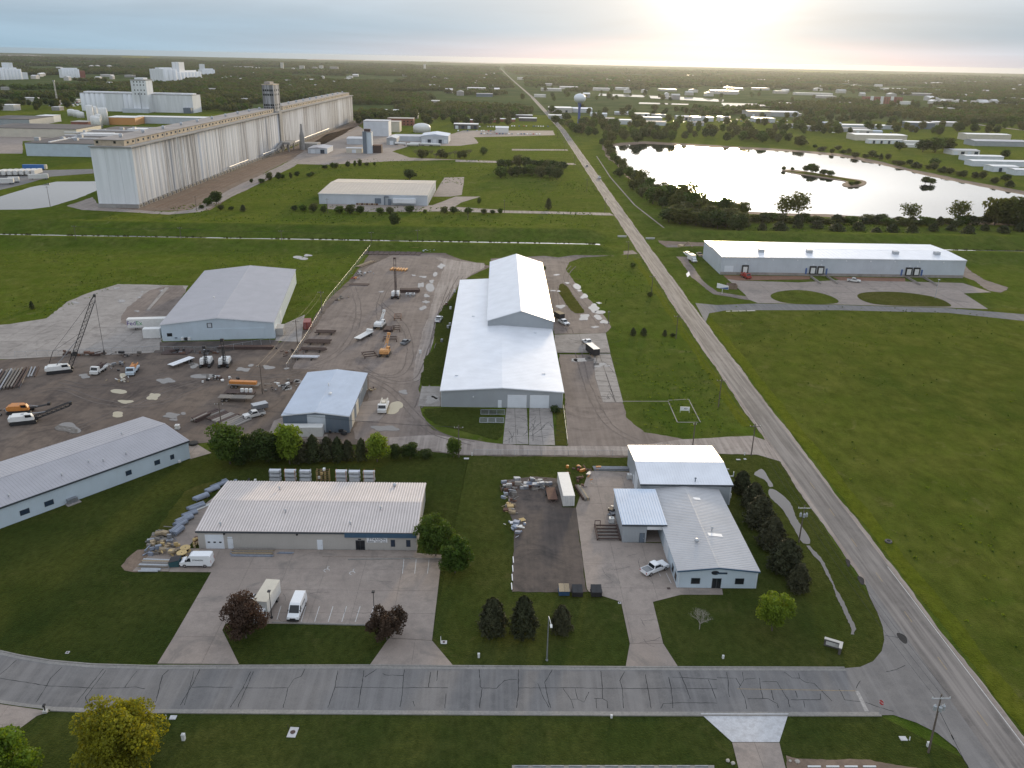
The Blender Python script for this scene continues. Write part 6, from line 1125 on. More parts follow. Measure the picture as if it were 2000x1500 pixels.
heap('grey cages and pallets along the back of the dark work yard', g(1030, 950), (10, 3.4), 64, CG, 23, sz=(.7, 1.6), tall=True); heap('cages and appliances at the left end of the dark work yard', g(993, 964), (2.4, 7), 30, CG, 24, sz=(.6, 1.3), tall=True); heap('crates and yellow boards on the left edge of the work yard', g(998, 994), (2, 4), 16, ('timber', 'timber_yellow', 'timber_grey', 'rust'), 25, sz=(.5, 1.4), tall=True); heap('white tarpaulin bundle on the left edge of the work yard', g(1005, 1030), (2.2, 3), 18, ('wrap_white', 'tank_white', 'wrap_grey'), 26, sz=(.6, 1.3))
t = thing('pallet', 'lone yellow pallet on the dark work yard', 'pallet', (*g(1020, 1016), .06), R(25)); [MB().box(-.6, .6, -.55+k*.24, -.37+k*.24, .1, .13).build('slat', 'timber_yellow', t) for k in range(5)]; [MB().box(x-.05, x+.05, -.55, .55, 0, .098).build('runner', 'timber', t) for x in (-.5, 0, .5)]
t = thing('utility_trailer', 'flat rust-brown trailer with plank deck in the dark work yard', 'trailer', (*g(1077, 969), .06), R(3)); [MB().box(-1.05+k*.3, -.77+k*.3, -2.7, 2.7, .62, .68).build('deck_plank', 'rust', t) for k in range(7)]; MB().bar((-.9, -2.7, .5), (0, -4.1, .5), .12).bar((.9, -2.7, .5), (0, -4.1, .5), .12).box(-1.1, 1.1, -2.75, 2.75, .48, .61).build('frame', 'rust_dark', t)
for s in (-1, 1):
    for y in (.1, 1.0): wheel(t, s*1.2, y, .36, .22)
fr = frame_obj('flat dark steel rack lying on the concrete beside the garage wing', g(1186, 1043), R(0), 4.6, 5.6, .45, 'rust_dark', 5, z=.09); MB().box(-2.0, 2.0, -2.5, 2.5, .1, .16).build('mesh_deck', 'timber_grey', fr); MB().bar((-2.3, 2.6, .4), (-2.3, 2.6, 1.5), .12).bar((-1.2, 2.6, .4), (-1.2, 2.6, 1.5), .12).bar((-2.3, 2.6, 1.5), (-1.2, 2.6, 1.5), .12).build('end_rail', 'rust_dark', fr)
def tote(label, loc, rz=0.0, z=.09):
    t = thing('liquid_tote', label, 'tote', (*loc, z), rz); MB().box(-.52, .52, -.52, .52, .16, 1.12).build('bottle', 'tank_white', t); MB().lathe([(.12, 1.12), (.12, 1.18)], 8).build('cap', 'ink', t); m = MB(); m.box(-.58, .58, -.58, .58, 0, .14)
    for x in (-.56, -.19, .19, .56):
        for s in (-1, 1): m.bar((x, s*.56, .1), (x, s*.56, 1.1), .03); m.bar((s*.56, x, .1), (s*.56, x, 1.1), .03)
    m.build('cage', 'galv', t); return t
tote('white liquid tote beside the flat rack', g(1194, 1021)); tote('white liquid tote by the tall workshop door', g(1229, 935)); tote('white liquid tote in front of the white container', g(617, 849)); tote('white liquid tote behind the long white building', g(347, 838)); heap('dark engine parts against the garage wing wall', g(1195, 1001), (1, 2), 8, ('black', 'steel', 'rust_dark'), 27)
for k in range(4): t = thing('wheel_stop', ('first', 'second', 'third', 'fourth')[k] + ' white concrete wheel stop from the back on the left edge of the work yard', 'wheel stop', (*g(1002.5-k*1.0, 1094+k*17.3), .05), R(92), 'wheel stops'); MB().xprism([(-.1, 0), (-.07, .14), (.07, .14), (.1, 0)], -1.0, 1.0).build('block', 'sign_white', t)
# goods around the ribbed-roof warehouse
def spool(label, loc, r=.95, h=.85):
    t = thing('cable_spool', label, 'spool', (*loc, .09), random.uniform(0, 3)); MB().lathe([(r, 0), (r, .09)], 22).build('flange', 'timber_yellow', t); MB().lathe([(r, h-.09), (r, h)], 22).build('flange', 'timber_yellow', t); MB().lathe([(r*.6, .09), (r*.6, h-.09)], 16).build('core', 'black', t); MB().lathe([(.12, h), (.12, h+.012)], 8).build('arbor_hole', 'black', t)
spool('wooden cable spool standing nearer the parked van', g(356, 1087)); spool('wooden cable spool farther from the parked van', g(363, 1077))
BN = [(440, 941, 1.2, .5, 40), (430, 948, 4.2, .6, 40), (416, 958, 3.2, .8, 42), (394, 974, 3.4, .9, 42), (384, 992, 3.8, .8, 44), (372, 1006, 3.2, .7, 45), (362, 1017, 3.6, .9, 40), (354, 1026, 2.6, 1.1, 30), (346, 1041, 3.0, 1.3, 18)]
for k, (x, y, L_, h, a) in enumerate(BN):
    t = thing('wrapped_bundle', ('first', 'second', 'third', 'fourth', 'fifth', 'sixth', 'seventh', 'eighth', 'ninth')[k] + ' grey wrapped pipe bundle from the back along the warehouse side', 'bundle', (*g(x, y), .09), R(-a), 'wrapped bundles beside the warehouse')
    for j in range(3): MB().tube((-.5+j*.5, -L_/2+.1*j, h*.45), (-.5+j*.5, L_/2-.1*j, h*.45), h*.42, n=8).build('wrapped_roll', 'wrap_grey', t)
    MB().box(-.8, .8, -L_/2*.6, -L_/2*.5, 0, .12).box(-.8, .8, L_/2*.5, L_/2*.6, 0, .12).build('bearer', 'timber', t)
stack('white plastic pipes leaning beside the grey bundles', g(400, 990), R(-40), 4, 5, .16, .16, 'tank_white', .06, 1, 'pipe_row', 'pipes', 'pipe', round_=True, z=.09); heap('timber pallets and crates piled at the warehouse side yard', g(318, 1052), (4, 5), 40, ('timber', 'timber_grey', 'timber_grey', 'steel'), 31, 'pallet_pile', 'pallets', (.7, 1.4), tall=True); heap('yellow crates and boards piled below the pallets', g(328, 1076), (3.4, 3.4), 30, ('timber_yellow', 'timber', 'timber', 'timber_grey'), 32, 'pallet_pile', 'pallets', (.7, 1.4), tall=True); heap('crates and grey boxes at the left of the side yard', g(300, 1078), (2.5, 2.5), 18, ('timber_grey', 'wrap_grey', 'timber'), 33, 'pallet_pile', 'pallets', (.7, 1.2), tall=True); stack('pile of long boards at the front edge of the side yard', g(306, 1103), R(88), 6, 6.0, .35, .12, ('timber', 'timber_grey', 'galv'), .08, 3, z=.08); stack('white metal poles on the grass at the side yard corner', g(292, 1115), R(90), 3, 3.6, .3, .3, 'galv', .1, 1, 'pole_bundle', 'poles', 'pole', round_=True); heap('timber oddments against the left wall of the ribbed-roof warehouse', g(386, 1060), (.8, 3), 12, ('timber', 'timber_yellow', 'rust'), 34)
stack('weathered long boards laid along the front of the ribbed-roof warehouse', g(494, 1081), R(90), 8, 8.2, .22, .14, ('timber_grey', 'timber', 'steel', 'wrap_grey'), .1, 2, z=.09); stack('single grey-blue planks right of the long boards', g(556, 1081), R(88), 2, 3.2, .25, .1, 'wrap_grey', .08, 1, z=.09); t = thing('pallet', 'brown pallet beside the warehouse overhead door', 'pallet', (*g(383, 1079), .09), R(5)); [MB().box(-.6, .6, -.55+k*.24, -.37+k*.24, .1, .13).build('slat', 'timber', t) for k in range(5)]; MB().box(-.5, -.4, -.55, .55, 0, .098).box(.4, .5, -.55, .55, 0, .098).build('runner', 'timber', t)
for k, x in enumerate((533, 563, 593, 664, 690, 719)):
    a = g(x, 932, 2); yy = 167.0
    t = thing('pipe_rack', ('first', 'second', 'third', 'fifth', 'sixth', 'last')[k] + ' rack of white boxes from the left behind the ribbed-roof warehouse', 'rack', (a[0]*1.0, yy, .03), 0, 'racks behind the warehouse'); w = 2.6; rr = random.Random(k)
    for s in (-1, 1):
        for e in (-.5, .5): MB().bar((s*1.15, e, 0), (s*1.15, e, 3.0), .1).build('upright', 'orange' if k % 2 else 'steel', t)
    for l in range(3):
        MB().box(-1.2, 1.2, -.55, .55, .25+l*1.0, .35+l*1.0).build('shelf', 'steel', t)
        for j in range(2): MB().cbox(0, -.3+j*.55, .36+l*1.0, w*rr.uniform(.92, 1), .48, rr.uniform(.35, .6)).build('boxed_goods', 'wrap_white', t)
t = thing('pipe_rack', 'yellow and rust pallet rack between the white box racks', 'rack', (g(628, 932, 2)[0], 167.0, .03), 0)
for x in (-1.4, -.45, .45, 1.4):
    for e in (-.5, .5): MB().bar((x, e, 0), (x, e, 3.0), .12).build('upright', 'timber_yellow', t)
for l in range(3): MB().box(-1.45, 1.45, -.56, -.46, .7+l*1.0, .84+l*1.0).box(-1.45, 1.45, .46, .56, .7+l*1.0, .84+l*1.0).build('beam', 'rust', t); MB().cbox(-.9+.6*l, 0, .86+l*1.0, .5, .7, .5).build('carton', 'timber_yellow' if l % 2 else 'tank_white', t)
heap('white tubs and a yellow bin behind the warehouse corner', g(483, 942), (4, 1), 8, ('tank_white', 'timber_yellow', 'wrap_grey', 'black'), 35)
# steel gates stored beside the dock ramps
for r_ in range(2):
    for k in range(3):
        t = thing('steel_gate', 'grey steel gate panel lying beside the dock ramps, %s row, %s' % (('back', 'front')[r_], ('left', 'middle', 'right')[k]), 'gate panel', (*g(947+k*15.5 - r_*2, 806+r_*16), .10+.02*r_), 0, 'gate panels beside the dock ramps'); n = 7
        MB().bar((-1.1, -1.6, .1), (1.1, -1.6, .1), .09).bar((-1.1, 1.6, .1), (1.1, 1.6, .1), .09).bar((-1.1, -1.6, .1), (-1.1, 1.6, .1), .09).bar((1.1, -1.6, .1), (1.1, 1.6, .1), .09).build('gate_frame', 'galv', t)
        for j in range(n): MB().bar((-1.05, -1.4+j*2.8/(n-1), .1), (1.05, -1.4+j*2.8/(n-1), .1), .06).build('gate_bar', 'steel' if r_ == 0 else 'galv', t)
for k, (x, y) in enumerate(((905, 572), (888, 571), (872, 596), (880, 604), (879, 636), (875, 641), (863, 668), (821, 690))):
    t = thing('oil_drum', ('white', 'pale', 'rusty', 'white', 'green-grey', 'pale green', 'dark', 'white')[k] + ' drum, %s from the back, in the grass left of the long hall' % ('first', 'second', 'third', 'fourth', 'fifth', 'sixth', 'seventh', 'eighth')[k], 'drum', (*g(x, y), .07)); MB().lathe([(.42, 0), (.42, .4), (.45, .42), (.42, .44), (.42, 1.0)], 12).build('shell', ('tank_white', 'tank_white', 'rust', 'tank_white', 'galv', 'galv', 'steel', 'tank_white')[k], t); MB().lathe([(.38, 1.0), (.38, 1.02)], 12).build('lid', 'galv', t)
t = thing('tire_ring', 'ring of dark hose and tyres on the slab behind the long white building', 'tyre', (*g(378, 868), .08)); MB().lathe([(.9, 0), (1.25, .15), (1.2, .45), (.9, .5)], 16).build('tyre', 'rubber', t)
t = thing('tractor_tyre', 'old tyre lying in the field beside the road', 'tyre', (*g(1735, 1059), .03), 0); MB().add([(r*math.cos(a), r*math.sin(a), z) for r, z in ((.35, .05), (.42, .34), (.66, .36), (.75, .18), (.66, .02)) for a in [i*math.pi/9 for i in range(18)]], [(j*18+i, j*18+(i+1) % 18, ((j+1) % 5)*18+(i+1) % 18, ((j+1) % 5)*18+i) for j in range(5) for i in range(18)]).build('tyre', 'tyre_grey', t)
# ------------------------------------------------------------------ poles, lamps, wires, fences
def utility_pole(label, base, h, arm=2.4, cans=0, lean=(0, 0), group='utility poles', double=False, arm_rz=0.0):
    t = thing('utility_pole', label, 'utility pole', (*base, 0), arm_rz, group); t.rotation_euler = (lean[0], lean[1], arm_rz); MB().tube((0, 0, -.1), (0, 0, h), .16, .10, 9).build('pole', 'pole_wood', t)
    a = MB().box(-arm/2, arm/2, -.14, -.02, h-.75, h-.62).build('crossarm', 'galv' if cans else 'pole_wood', t)
    for x in (-arm/2+.1, 0.0 if cans else -.35, arm/2-.1): MB().lathe([(.05, h-.62), (.08, h-.5), (.04, h-.38)], 7, (x, -.08)).build('insulator', 'lens', a)
    if double: MB().box(-arm*.4, arm*.4, -.14, -.02, h-1.55, h-1.43).build('crossarm', 'pole_wood', t)
    for k in range(cans):
        ang = math.pi*(1.1+.8*k/max(1, cans-1)); x, y = .42*math.cos(ang)*1.5, .42*math.sin(ang); MB().lathe([(.22, h-2.6), (.24, h-2.5), (.24, h-1.9), (.15, h-1.8), (.05, h-1.6)], 10, (x, y)).build('transformer', 'galv', t)
    return t
def wire(p, q, sag, label, group='overhead wires', r=.022, mat='black'):
    m = MB(); p, q = Vector(p), Vector(q); n = 12; last = p
    for i in range(1, n+1):
        f = i/n; c = p.lerp(q, f); c.z -= sag*4*f*(1-f); m.tube(last, c, r, n=4, cap=False); last = c
    o = m.build('overhead_wire', mat); tag(o, label, 'wire', group); return o
POLES = [((1813, 1470), 10.4, 3), ((1560, 1059), 8.6, 3), ((1467, 890), 8.6, 0), ((1403, 795), 8.6, 0), ((1320, 662), 8.8, 0), ((1272, 578), 8.8, 0), ((1226, 505), 8.8, 0), ((1181, 416), 9.5, 0), ((1146, 374), 9.5, 0), ((1121, 327), 9.5, 0), ((1103, 295), 9.5, 0), ((1089, 270), 9.5, 0)]
names = ('nearest roadside utility pole with transformers, beside the street corner', 'roadside utility pole with three transformers standing in the ditch', 'roadside utility pole at the gravel lane mouth', 'roadside utility pole beside the square sign plot', 'roadside utility pole right of the small evergreens', 'roadside utility pole near the gravel loop', 'roadside utility pole just before the channel', 'roadside utility pole just beyond the channel', 'roadside utility pole beside the field beyond the channel', 'roadside utility pole beside the grove', 'roadside utility pole past the grove', 'farthest roadside utility pole beside the auction lot')
tops = []
for k, (b, h, c) in enumerate(POLES):
    p = g(*b); utility_pole(names[k], p, h, 2.6, c, (0, R(-1.5) if k == 0 else 0)); tops.append((p[0], p[1], h-.5))
for k in range(len(tops)-1):
    for j, dx in enumerate((-1.1, .1, 1.1)): wire((tops[k][0]+dx, tops[k][1], tops[k][2]), (tops[k+1][0]+dx, tops[k+1][1], tops[k+1][2]), .9, 'thin power line strung along the left side of the road')
wire((tops[0][0], tops[0][1], 7.5), (*g(1890, 1500), .1), 0, 'guy wire of the nearest utility pole', 'guy wires', .03); t = thing('guy_sleeve', 'dark sleeve on the guy wire of the nearest pole', 'sleeve', (0, 0, 0)); a = Vector((tops[0][0], tops[0][1], 7.5)); b = Vector((*g(1890, 1500), .1)); MB().tube(a.lerp(b, .42), a.lerp(b, .50), .09).build('sleeve', 'black', t)
YP = [((896, 893), 8.5, 'utility pole in the tree belt above the lawn'), ((1353, 870), 6.5, 'slim pole behind the tall workshop'), ((513, 770), 9.0, 'utility pole among the trailers in the muddy yard'), ((433, 838), 7.5, 'short utility pole beside the timber mats'), ((629, 611), 8.5, 'utility pole in the grass beside the yard fence'), ((581, 672), 8.5, 'utility pole at the slab beside the grey-roofed hall'), ((640, 416), 9, 'utility pole in the hedge of the tan-roofed warehouse'), ((914, 430), 8, 'utility pole right of the tan-roofed warehouse'), ((985, 415), 8, 'slim pole beside the farm lane'), ((150, 475), 9, 'pole on the channel bank, far left'), ((355, 476), 8.5, 'pole on the channel bank below the elevator corner'), ((551, 480), 8, 'pole on the channel bank left of the yard'), ((726, 483), 8, 'pole on the channel bank at the yard fence'), ((816, 474), 7, 'pole on the channel bank behind the timber pile'), ((98, 402), 12, 'tall dark pole standing before the pond'), ((384, 412), 9, 'pole beside the elevator track bed'), ((1188, 632), 5, 'slim post beside the puddles')]
pt = []
for b, h, l in YP: p = g(*b); utility_pole(l, p, h, 2.2 if 'slim' not in l else .8, 0, group='yard poles'); pt.append((p[0], p[1], h-.5))
for i, j in ((2, 5), (5, 4), (3, 2), (0, 3), (9, 10), (10, 11), (11, 12), (12, 13)):
    for dx in (-.9, .9): wire((pt[i][0]+dx, pt[i][1], pt[i][2]), (pt[j][0]+dx, pt[j][1], pt[j][2]), 1.0, 'thin power line across the yard and along the channel', 'yard wires')
SL = thing('street_lamp', 'tall grey street lamp with curved arm on the verge', 'street lamp', (*g(1068, 1290), 0)); MB().tube((0, 0, 0), (0, 0, 8.6), .13, .07, 10).lathe([(.22, 0), (.22, .15), (.14, .3)], 10).build('pole', 'steel', SL); MB().tube((0, 0, 8.55), (.1, -.9, 8.75), .05).tube((.1, -.9, 8.75), (.25, -2.0, 8.6), .05).build('arm', 'tank_white', SL); MB().xprism([(-2.75, 8.5), (-2.65, 8.65), (-2.1, 8.7), (-1.95, 8.55), (-2.3, 8.46)], .08, .42).build('luminaire', 'tank_white', SL); MB().cbox(.25, -2.4, 8.40, .24, .45, .07).build('lens', 'lens', SL)
for k, (b, h) in enumerate((((531, 1208), 5.5), ((732, 1217), 6.3))):
    t = thing('lot_lamp', ('left', 'right')[k] + ' slim black lamp post at the front of the parking lot', 'lamp post', (*g(*b), .05)); MB().tube((0, 0, 0), (0, 0, h), .07, .055, 8).lathe([(.2, 0), (.2, .35)], 10).build('post', 'black', t); MB().box(-.25, .25, -.32, .22, h-.02, h+.16).build('lamp_head', 'black', t)
t = thing('lot_lamp', 'grey lamp post on the second grass island of the warehouse', 'lamp post', (*g(1826, 583), .05)); MB().tube((0, 0, 0), (0, 0, 8), .1, .07).build('post', 'galv', t); MB().box(-.3, .3, -.8, .2, 8, 8.15).build('lamp_head', 'galv', t)
def fence(label, pts, h=1.9, gap=3.0, posts=True):
    w = [g(*p) for p in pts]; t = thing('chain_link_fence', label, 'fence', (w[0][0], w[0][1], 0)); o = Vector(w[0]); m = MB(); pm = None
    for a, b in zip(w, w[1:]):
        a, b = Vector(a)-o, Vector(b)-o; n = max(1, int((b-a).length/gap)); m.add([(a.x, a.y, .05), (b.x, b.y, .05), (b.x, b.y, h), (a.x, a.y, h)], [(0, 1, 2, 3)]); MB().tube((a.x, a.y, h), (b.x, b.y, h), .03, n=5).build('top_rail', 'galv', t)
        for k in range(n+1):
            c = a.lerp(b, k/n)
            if pm is None: pm = MB().tube((0, 0, 0), (0, 0, h+.05), .04, n=6).mesh('post'); pm.materials.append(MATS['galv'])
            place(pm, 'post', None, t, (c.x, c.y, 0), 0)
    m.build('mesh', 'chain_link', t); return t
fence('chain-link fence along the left side of the gravel yard', [(560, 722), (600, 660), (640, 590), (690, 528), (726, 482), (800, 480)]); fence('chain-link fence between the gravel lane and the lawn', [(925, 889), (1110, 890), (1225, 890)], 1.5); fence('chain-link fence along the front of the loading pad', [(30, 698), (300, 687), (420, 689), (545, 668)], 1.9); fence('short fence beside the right corner of the long hall', [(1100, 800), (1108, 868)], 1.4)
# ------------------------------------------------------------------ signs and small street things
st = thing('stop_sign', 'red octagonal stop sign at the street corner', 'stop sign', (*g(1716, 1397), .1), R(-62)); MB().tube((0, .04, 0), (0, .04, 2.6), .035, n=6).build('post', 'galv', st)
oc = [(.40*math.cos(R(22.5+45*i)), .40*math.sin(R(22.5+45*i))) for i in range(8)]; MB().add([(x, -.012, 2.3+y) for x, y in oc] + [(x, .012, 2.3+y) for x, y in oc], [tuple(range(8)), tuple(range(15, 7, -1))] + [(i, 8+i, 8+(i+1) % 8, (i+1) % 8) for i in range(8)]).build('plate', 'stop_red', st); text_mesh('lettering', 'STOP', .30, 'sign_white', st, (0, -.02, 2.3), (P90, 0, 0), .01)
ms = thing('monument_sign', 'low L-shaped brick monument sign with pale caps on the corner lawn', 'sign', (*g(1626, 1264), .02), R(-28)); 
for x0, x1, y0, y1 in ((-1.4, 1.4, -.2, .25), (1.0, 1.4, -1.5, -.201)): MB().box(x0, x1, y0, y1, 0, 1.25).build('brick_wall', 'brick_dark', ms); MB().box(x0-.06, x1+.06, y0-.06 if y0 > -1 else y0-.06, y1+.06 if y0 > -1 else y1-.07, 1.251, 1.37).build('cap', 'stone_cap', ms)
MB().box(-1.1, .9, -.26, -.205, .3, 1.0).build('sign_face', 'stone_cap', ms)
yg = thing('yard_sign', 'white board sign with dark lettering on the square grass plot', 'sign', (*g(1337, 806), .02), R(-4)); MB().box(-1.3, 1.3, -.04, .04, .6, 1.75).build('board', 'sign_white', yg); MB().box(-1.3, -1.18, -.03, .03, 0, .6).box(1.18, 1.3, -.03, .03, 0, .6).build('post', 'tank_white', yg); text_mesh('lettering', 'Air', .75, 'ink', yg, (.15, -.055, 1.2), (P90, 0, 0), .01, 1.0, .3)
for a, b in (((1216, 784), (1305, 784)), ((1305, 782), (1345, 780)), ((1345, 780), (1368, 825)), ((1305, 784), (1323, 825)), ((1323, 825), (1368, 825))): sheet('plot_edging', strip(G(a, b), .12), .08, 'concrete_pale', thick=.1)
ws = thing('site_sign', 'white and blue slanted board sign with tan base by the warehouse drive', 'sign', (*g(1410, 574), .02), R(-20)); MB().box(-.1, .1, -.1, .1, 0, 2.4).build('post', 'tank_white', ws); MB().add([(-2.4, -.1, 2.4), (2.4, -.1, 2.0), (2.4, -.1, 3.6), (-2.4, -.1, 4.4), (-2.4, .1, 2.4), (2.4, .1, 2.0), (2.4, .1, 3.6), (-2.4, .1, 4.4)], [(0,1,2,3),(7,6,5,4),(0,4,5,1),(1,5,6,2),(2,6,7,3),(3,7,4,0)]).build('board', 'sign_white', ws); MB().add([(-1.2, -.12, 2.35), (2.3, -.12, 2.1), (2.3, -.12, 3.1)], [(0, 1, 2)]).build('blue_corner', 'sign_blue', ws)
t = thing('brick_enclosure', 'small square brown enclosure beside the slanted sign', 'enclosure', (*g(1429, 563), .02), R(-5)); [MB().box(*b).build('wall_panel', 'soil', t) for b in ((-2, 2, -2, -1.8, 0, 1.8), (-2, 2, 1.8, 2, 0, 1.8), (-2, -1.8, -1.79, 1.79, 0, 1.8), (1.8, 2, -1.79, 1.79, 0, 1.8))]; MB().box(-1, 1, -.8, .8, .05, 1.3).build('bin', 'rust_dark', t)
def pad(label, p, sx, sy, lid=True, rz=0.0, mat='concrete_white'):
    t = thing('utility_pad', label, 'utility cover', (*g(*p), .03), rz); MB().box(-sx/2, sx/2, -sy/2, sy/2, 0, .08).build('slab', mat, t)
    if lid: MB().lathe([(min(sx, sy)*.3, .081), (min(sx, sy)*.3, .10)], 14).build('lid', 'rust_dark', t)
    return t
pd = pad('concrete pad with round iron lid on the lawn below the street', (572, 1431), 1.25, 1.9, True, R(-4)); [MB().tube((x, y, .05), (x, y, .9), .04, n=6).build('marker_post', 'black', pd) for x, y in ((-.8, .5), (.8, .5))]
pad('small square concrete cover on the lawn by the yellow-green tree', (338, 1402), .95, .8, False); pad('square pad with round lid beside the lot driveway', (867, 1255), 1.0, .8, True); pad('square white cover near the nearest utility pole', (1764, 1443), 1.0, .8, False); pad('flat white pad behind the tall workshop', (1442, 898), 1.0, .5, False); pad('smaller flat white pad behind the tall workshop', (1455, 897), .6, .6, False); pad('round pale lid in the lawn left of the lot driveway', (132, 1275), .55, .55, True); pad('pale pad at the bend of the office driveway', (1210, 1178), .5, .5, True); pad('white utility cover on the lawn under the tree belt', (911, 896), 1.2, .7, False); pad('dark drain grate in the office yard', (1306, 1150), .6, .6, True, 0, 'rust_dark')
def pedestal(label, p, h=.9, w=.28, mat='tank_white'):
    t = thing('utility_pedestal', label, 'utility box', (*g(*p), .02)); MB().box(-w/2, w/2, -w/2, w/2, 0, h*.85).build('body', mat, t); MB().add([(-w*.55, -w*.55, h*.851), (w*.55, -w*.55, h*.851), (w*.55, w*.55, h*.851), (-w*.55, w*.55, h*.851), (0, 0, h)], [(0,3,2,1),(0,1,4),(1,2,4),(2,3,4),(3,0,4)]).build('cap', mat, t)
pedestal('pale green-white pedestal right of the yellow-green tree', (359, 1445), 1.2, .45, 'tank_white'); pedestal('small white pedestal on the lawn left of the street lamp', (935, 1284), .9, .35); pedestal('small white pedestal on the office lawn', (1412, 1286), .7, .3); pedestal('low white marker on the south verge of the street', (1194, 1402), .6, .3); pedestal('thin white post beside the cover near the nearest pole', (1776, 1446), .7, .12); pedestal('white meter box at the foot of the nearest utility pole', (1812, 1458), .9, .35); pedestal('thin white post beside the pad by the lot driveway', (861, 1256), 1.4, .12); pedestal('white marker behind the tall workshop', (1454, 889), .9, .2); pedestal('white post near the utility cover under the tree belt', (922, 890), .9, .2); pedestal('thin white marker beside the small concrete cover', (325, 1404), .8, .1)
t = thing('utility_cabinet', 'tall white-framed cabinet behind the smaller maroon tree', 'cabinet', (*g(776, 1203), .09), R(3)); MB().box(-.45, .45, -.3, .3, 0, 1.7).build('body', 'tank_white', t); MB().box(-.33, .33, -.33, -.305, .15, 1.5).build('panel', 'rust_dark', t)
t = thing('mailbox', 'black mailbox on a post with stone base at the bottom left driveway', 'mailbox', (*g(89, 1392), .1), R(10)); MB().box(-.07, .07, -.07, .07, 0, 1.1).build('post', 'black', t); MB().xprism([(-.28, 1.1), (-.28, 1.32), (-.2, 1.42), (.2, 1.42), (.28, 1.32), (.28, 1.1)], -.14, .14).build('box', 'black', t); MB().box(-.3, .3, -.3, .3, 0, .35).build('stone_base', 'stone_cap', t)
for k in range(11):
    t = thing('wheel_stop', 'grey wheel stop in the row along the bottom edge', 'wheel stop', (*g(1018+k*35.2, 1497.5), .08), 0, 'wheel stops along the bottom edge'); MB().xprism([(-.1, 0), (-.07, .13), (.07, .13), (.1, 0)], -.9, .9).build('block', 'steel', t)
sheet('lot_edge', G((1000, 1495), (1395, 1495), (1395, 1530), (1000, 1530)), .06, 'kerb', thick=.06)
for k in range(4):
    t = thing('wheel_stop', 'wheel stop in the row beside the gravel bed, bottom right', 'wheel stop', (*g(1590+k*36, 1498), .06), 0, 'wheel stops beside the gravel bed'); MB().xprism([(-.1, 0), (-.07, .13), (.07, .13), (.1, 0)], -.9, .9).build('block', 'sign_white', t)
for k, (x, y, s) in enumerate(((1557, 1489, .35), (1431, 1492, .3), (1421, 1487, .3), (1543, 1487, .2))):
    me = bmesh.new(); bmesh.ops.create_icosphere(me, subdivisions=2, radius=s); rr = random.Random(k)
    for v in me.verts: v.co *= rr.uniform(.82, 1.15); v.co.z *= .7
    m_ = bpy.data.meshes.new('boulder'); me.to_mesh(m_); me.free(); o = link_mesh('boulder', m_, 'rock', None, True, (*g(x, y), s*.5)); tag(o, ('pale boulder on the gravel bed right of the bottom driveway', 'pale boulder at the left edge of the bottom driveway', 'smaller boulder left of the bottom driveway', 'tiny rock at the right edge of the bottom driveway')[k], 'boulder')
for k, (x, y) in enumerate(((1215, 463), (1270, 467))): t = thing('culvert_headwall', ('left', 'right')[k] + ' white culvert headwall where the road crosses the channel', 'headwall', (*g(x, y), 0)); MB().box(-2.4, 2.4, -.2, .2, -.4, .75).build('wall', 'concrete_white', t); MB().box(-2.5, 2.5, -.28, .28, .751, .88).build('coping', 'concrete_white', t)
for k in range(8):
    for (xa, ya, xb, yb) in [((588+k*26.5), 1215.5, (588+k*26.5)+9.5, 1185)] if k < 6 else []: sheet('parking_stripe', strip([g(xa, ya), g(xb, yb)], .055), .100, 'paint_white', bpy.data.objects['parking_lot'])
for x in (788, 812, 837): sheet('parking_stripe', strip([g(x-2, 1121), g(x+1, 1093)], .055), .100, 'paint_white', bpy.data.objects['parking_lot'])
sheet('parking_stripe', strip([g(541, 1211), g(549, 1184)], .055), .100, 'paint_white', bpy.data.objects['parking_lot'])
for (x, y) in ((638, 1115), (688, 1120)):
    a = g(x, y); ring = [(a[0]+.5*math.cos(i*.42), a[1]+.5*math.sin(i*.42)) for i in range(12)]; sheet('accessible_symbol', strip(ring, .06), .100, 'paint_white', bpy.data.objects['parking_lot']); sheet('accessible_symbol', strip([(a[0]+.1, a[1]+.4), (a[0], a[1]+1.3), (a[0]+.35, a[1]+1.3)], .06), .101, 'paint_white', bpy.data.objects['parking_lot'])
sheet('kerb', strip(G((531, 1217), (722, 1222)), .1), .22, 'kerb', thick=.2); sheet('kerb', strip(G((680, 1094), (862, 1091.5)), .1), .24, 'kerb', thick=.2); sheet('pavement_walk', G((630, 1078), (812, 1080), (812, 1089), (630, 1088)), .20, 'concrete', thick=.15)
for (x, y) in ((1366, 1142), (1345, 1128)): sheet('parking_stripe', strip([g(x-65, y-22), g(x-55, y-2)], .05), .101, 'paint_white', bpy.data.objects['office_yard'])
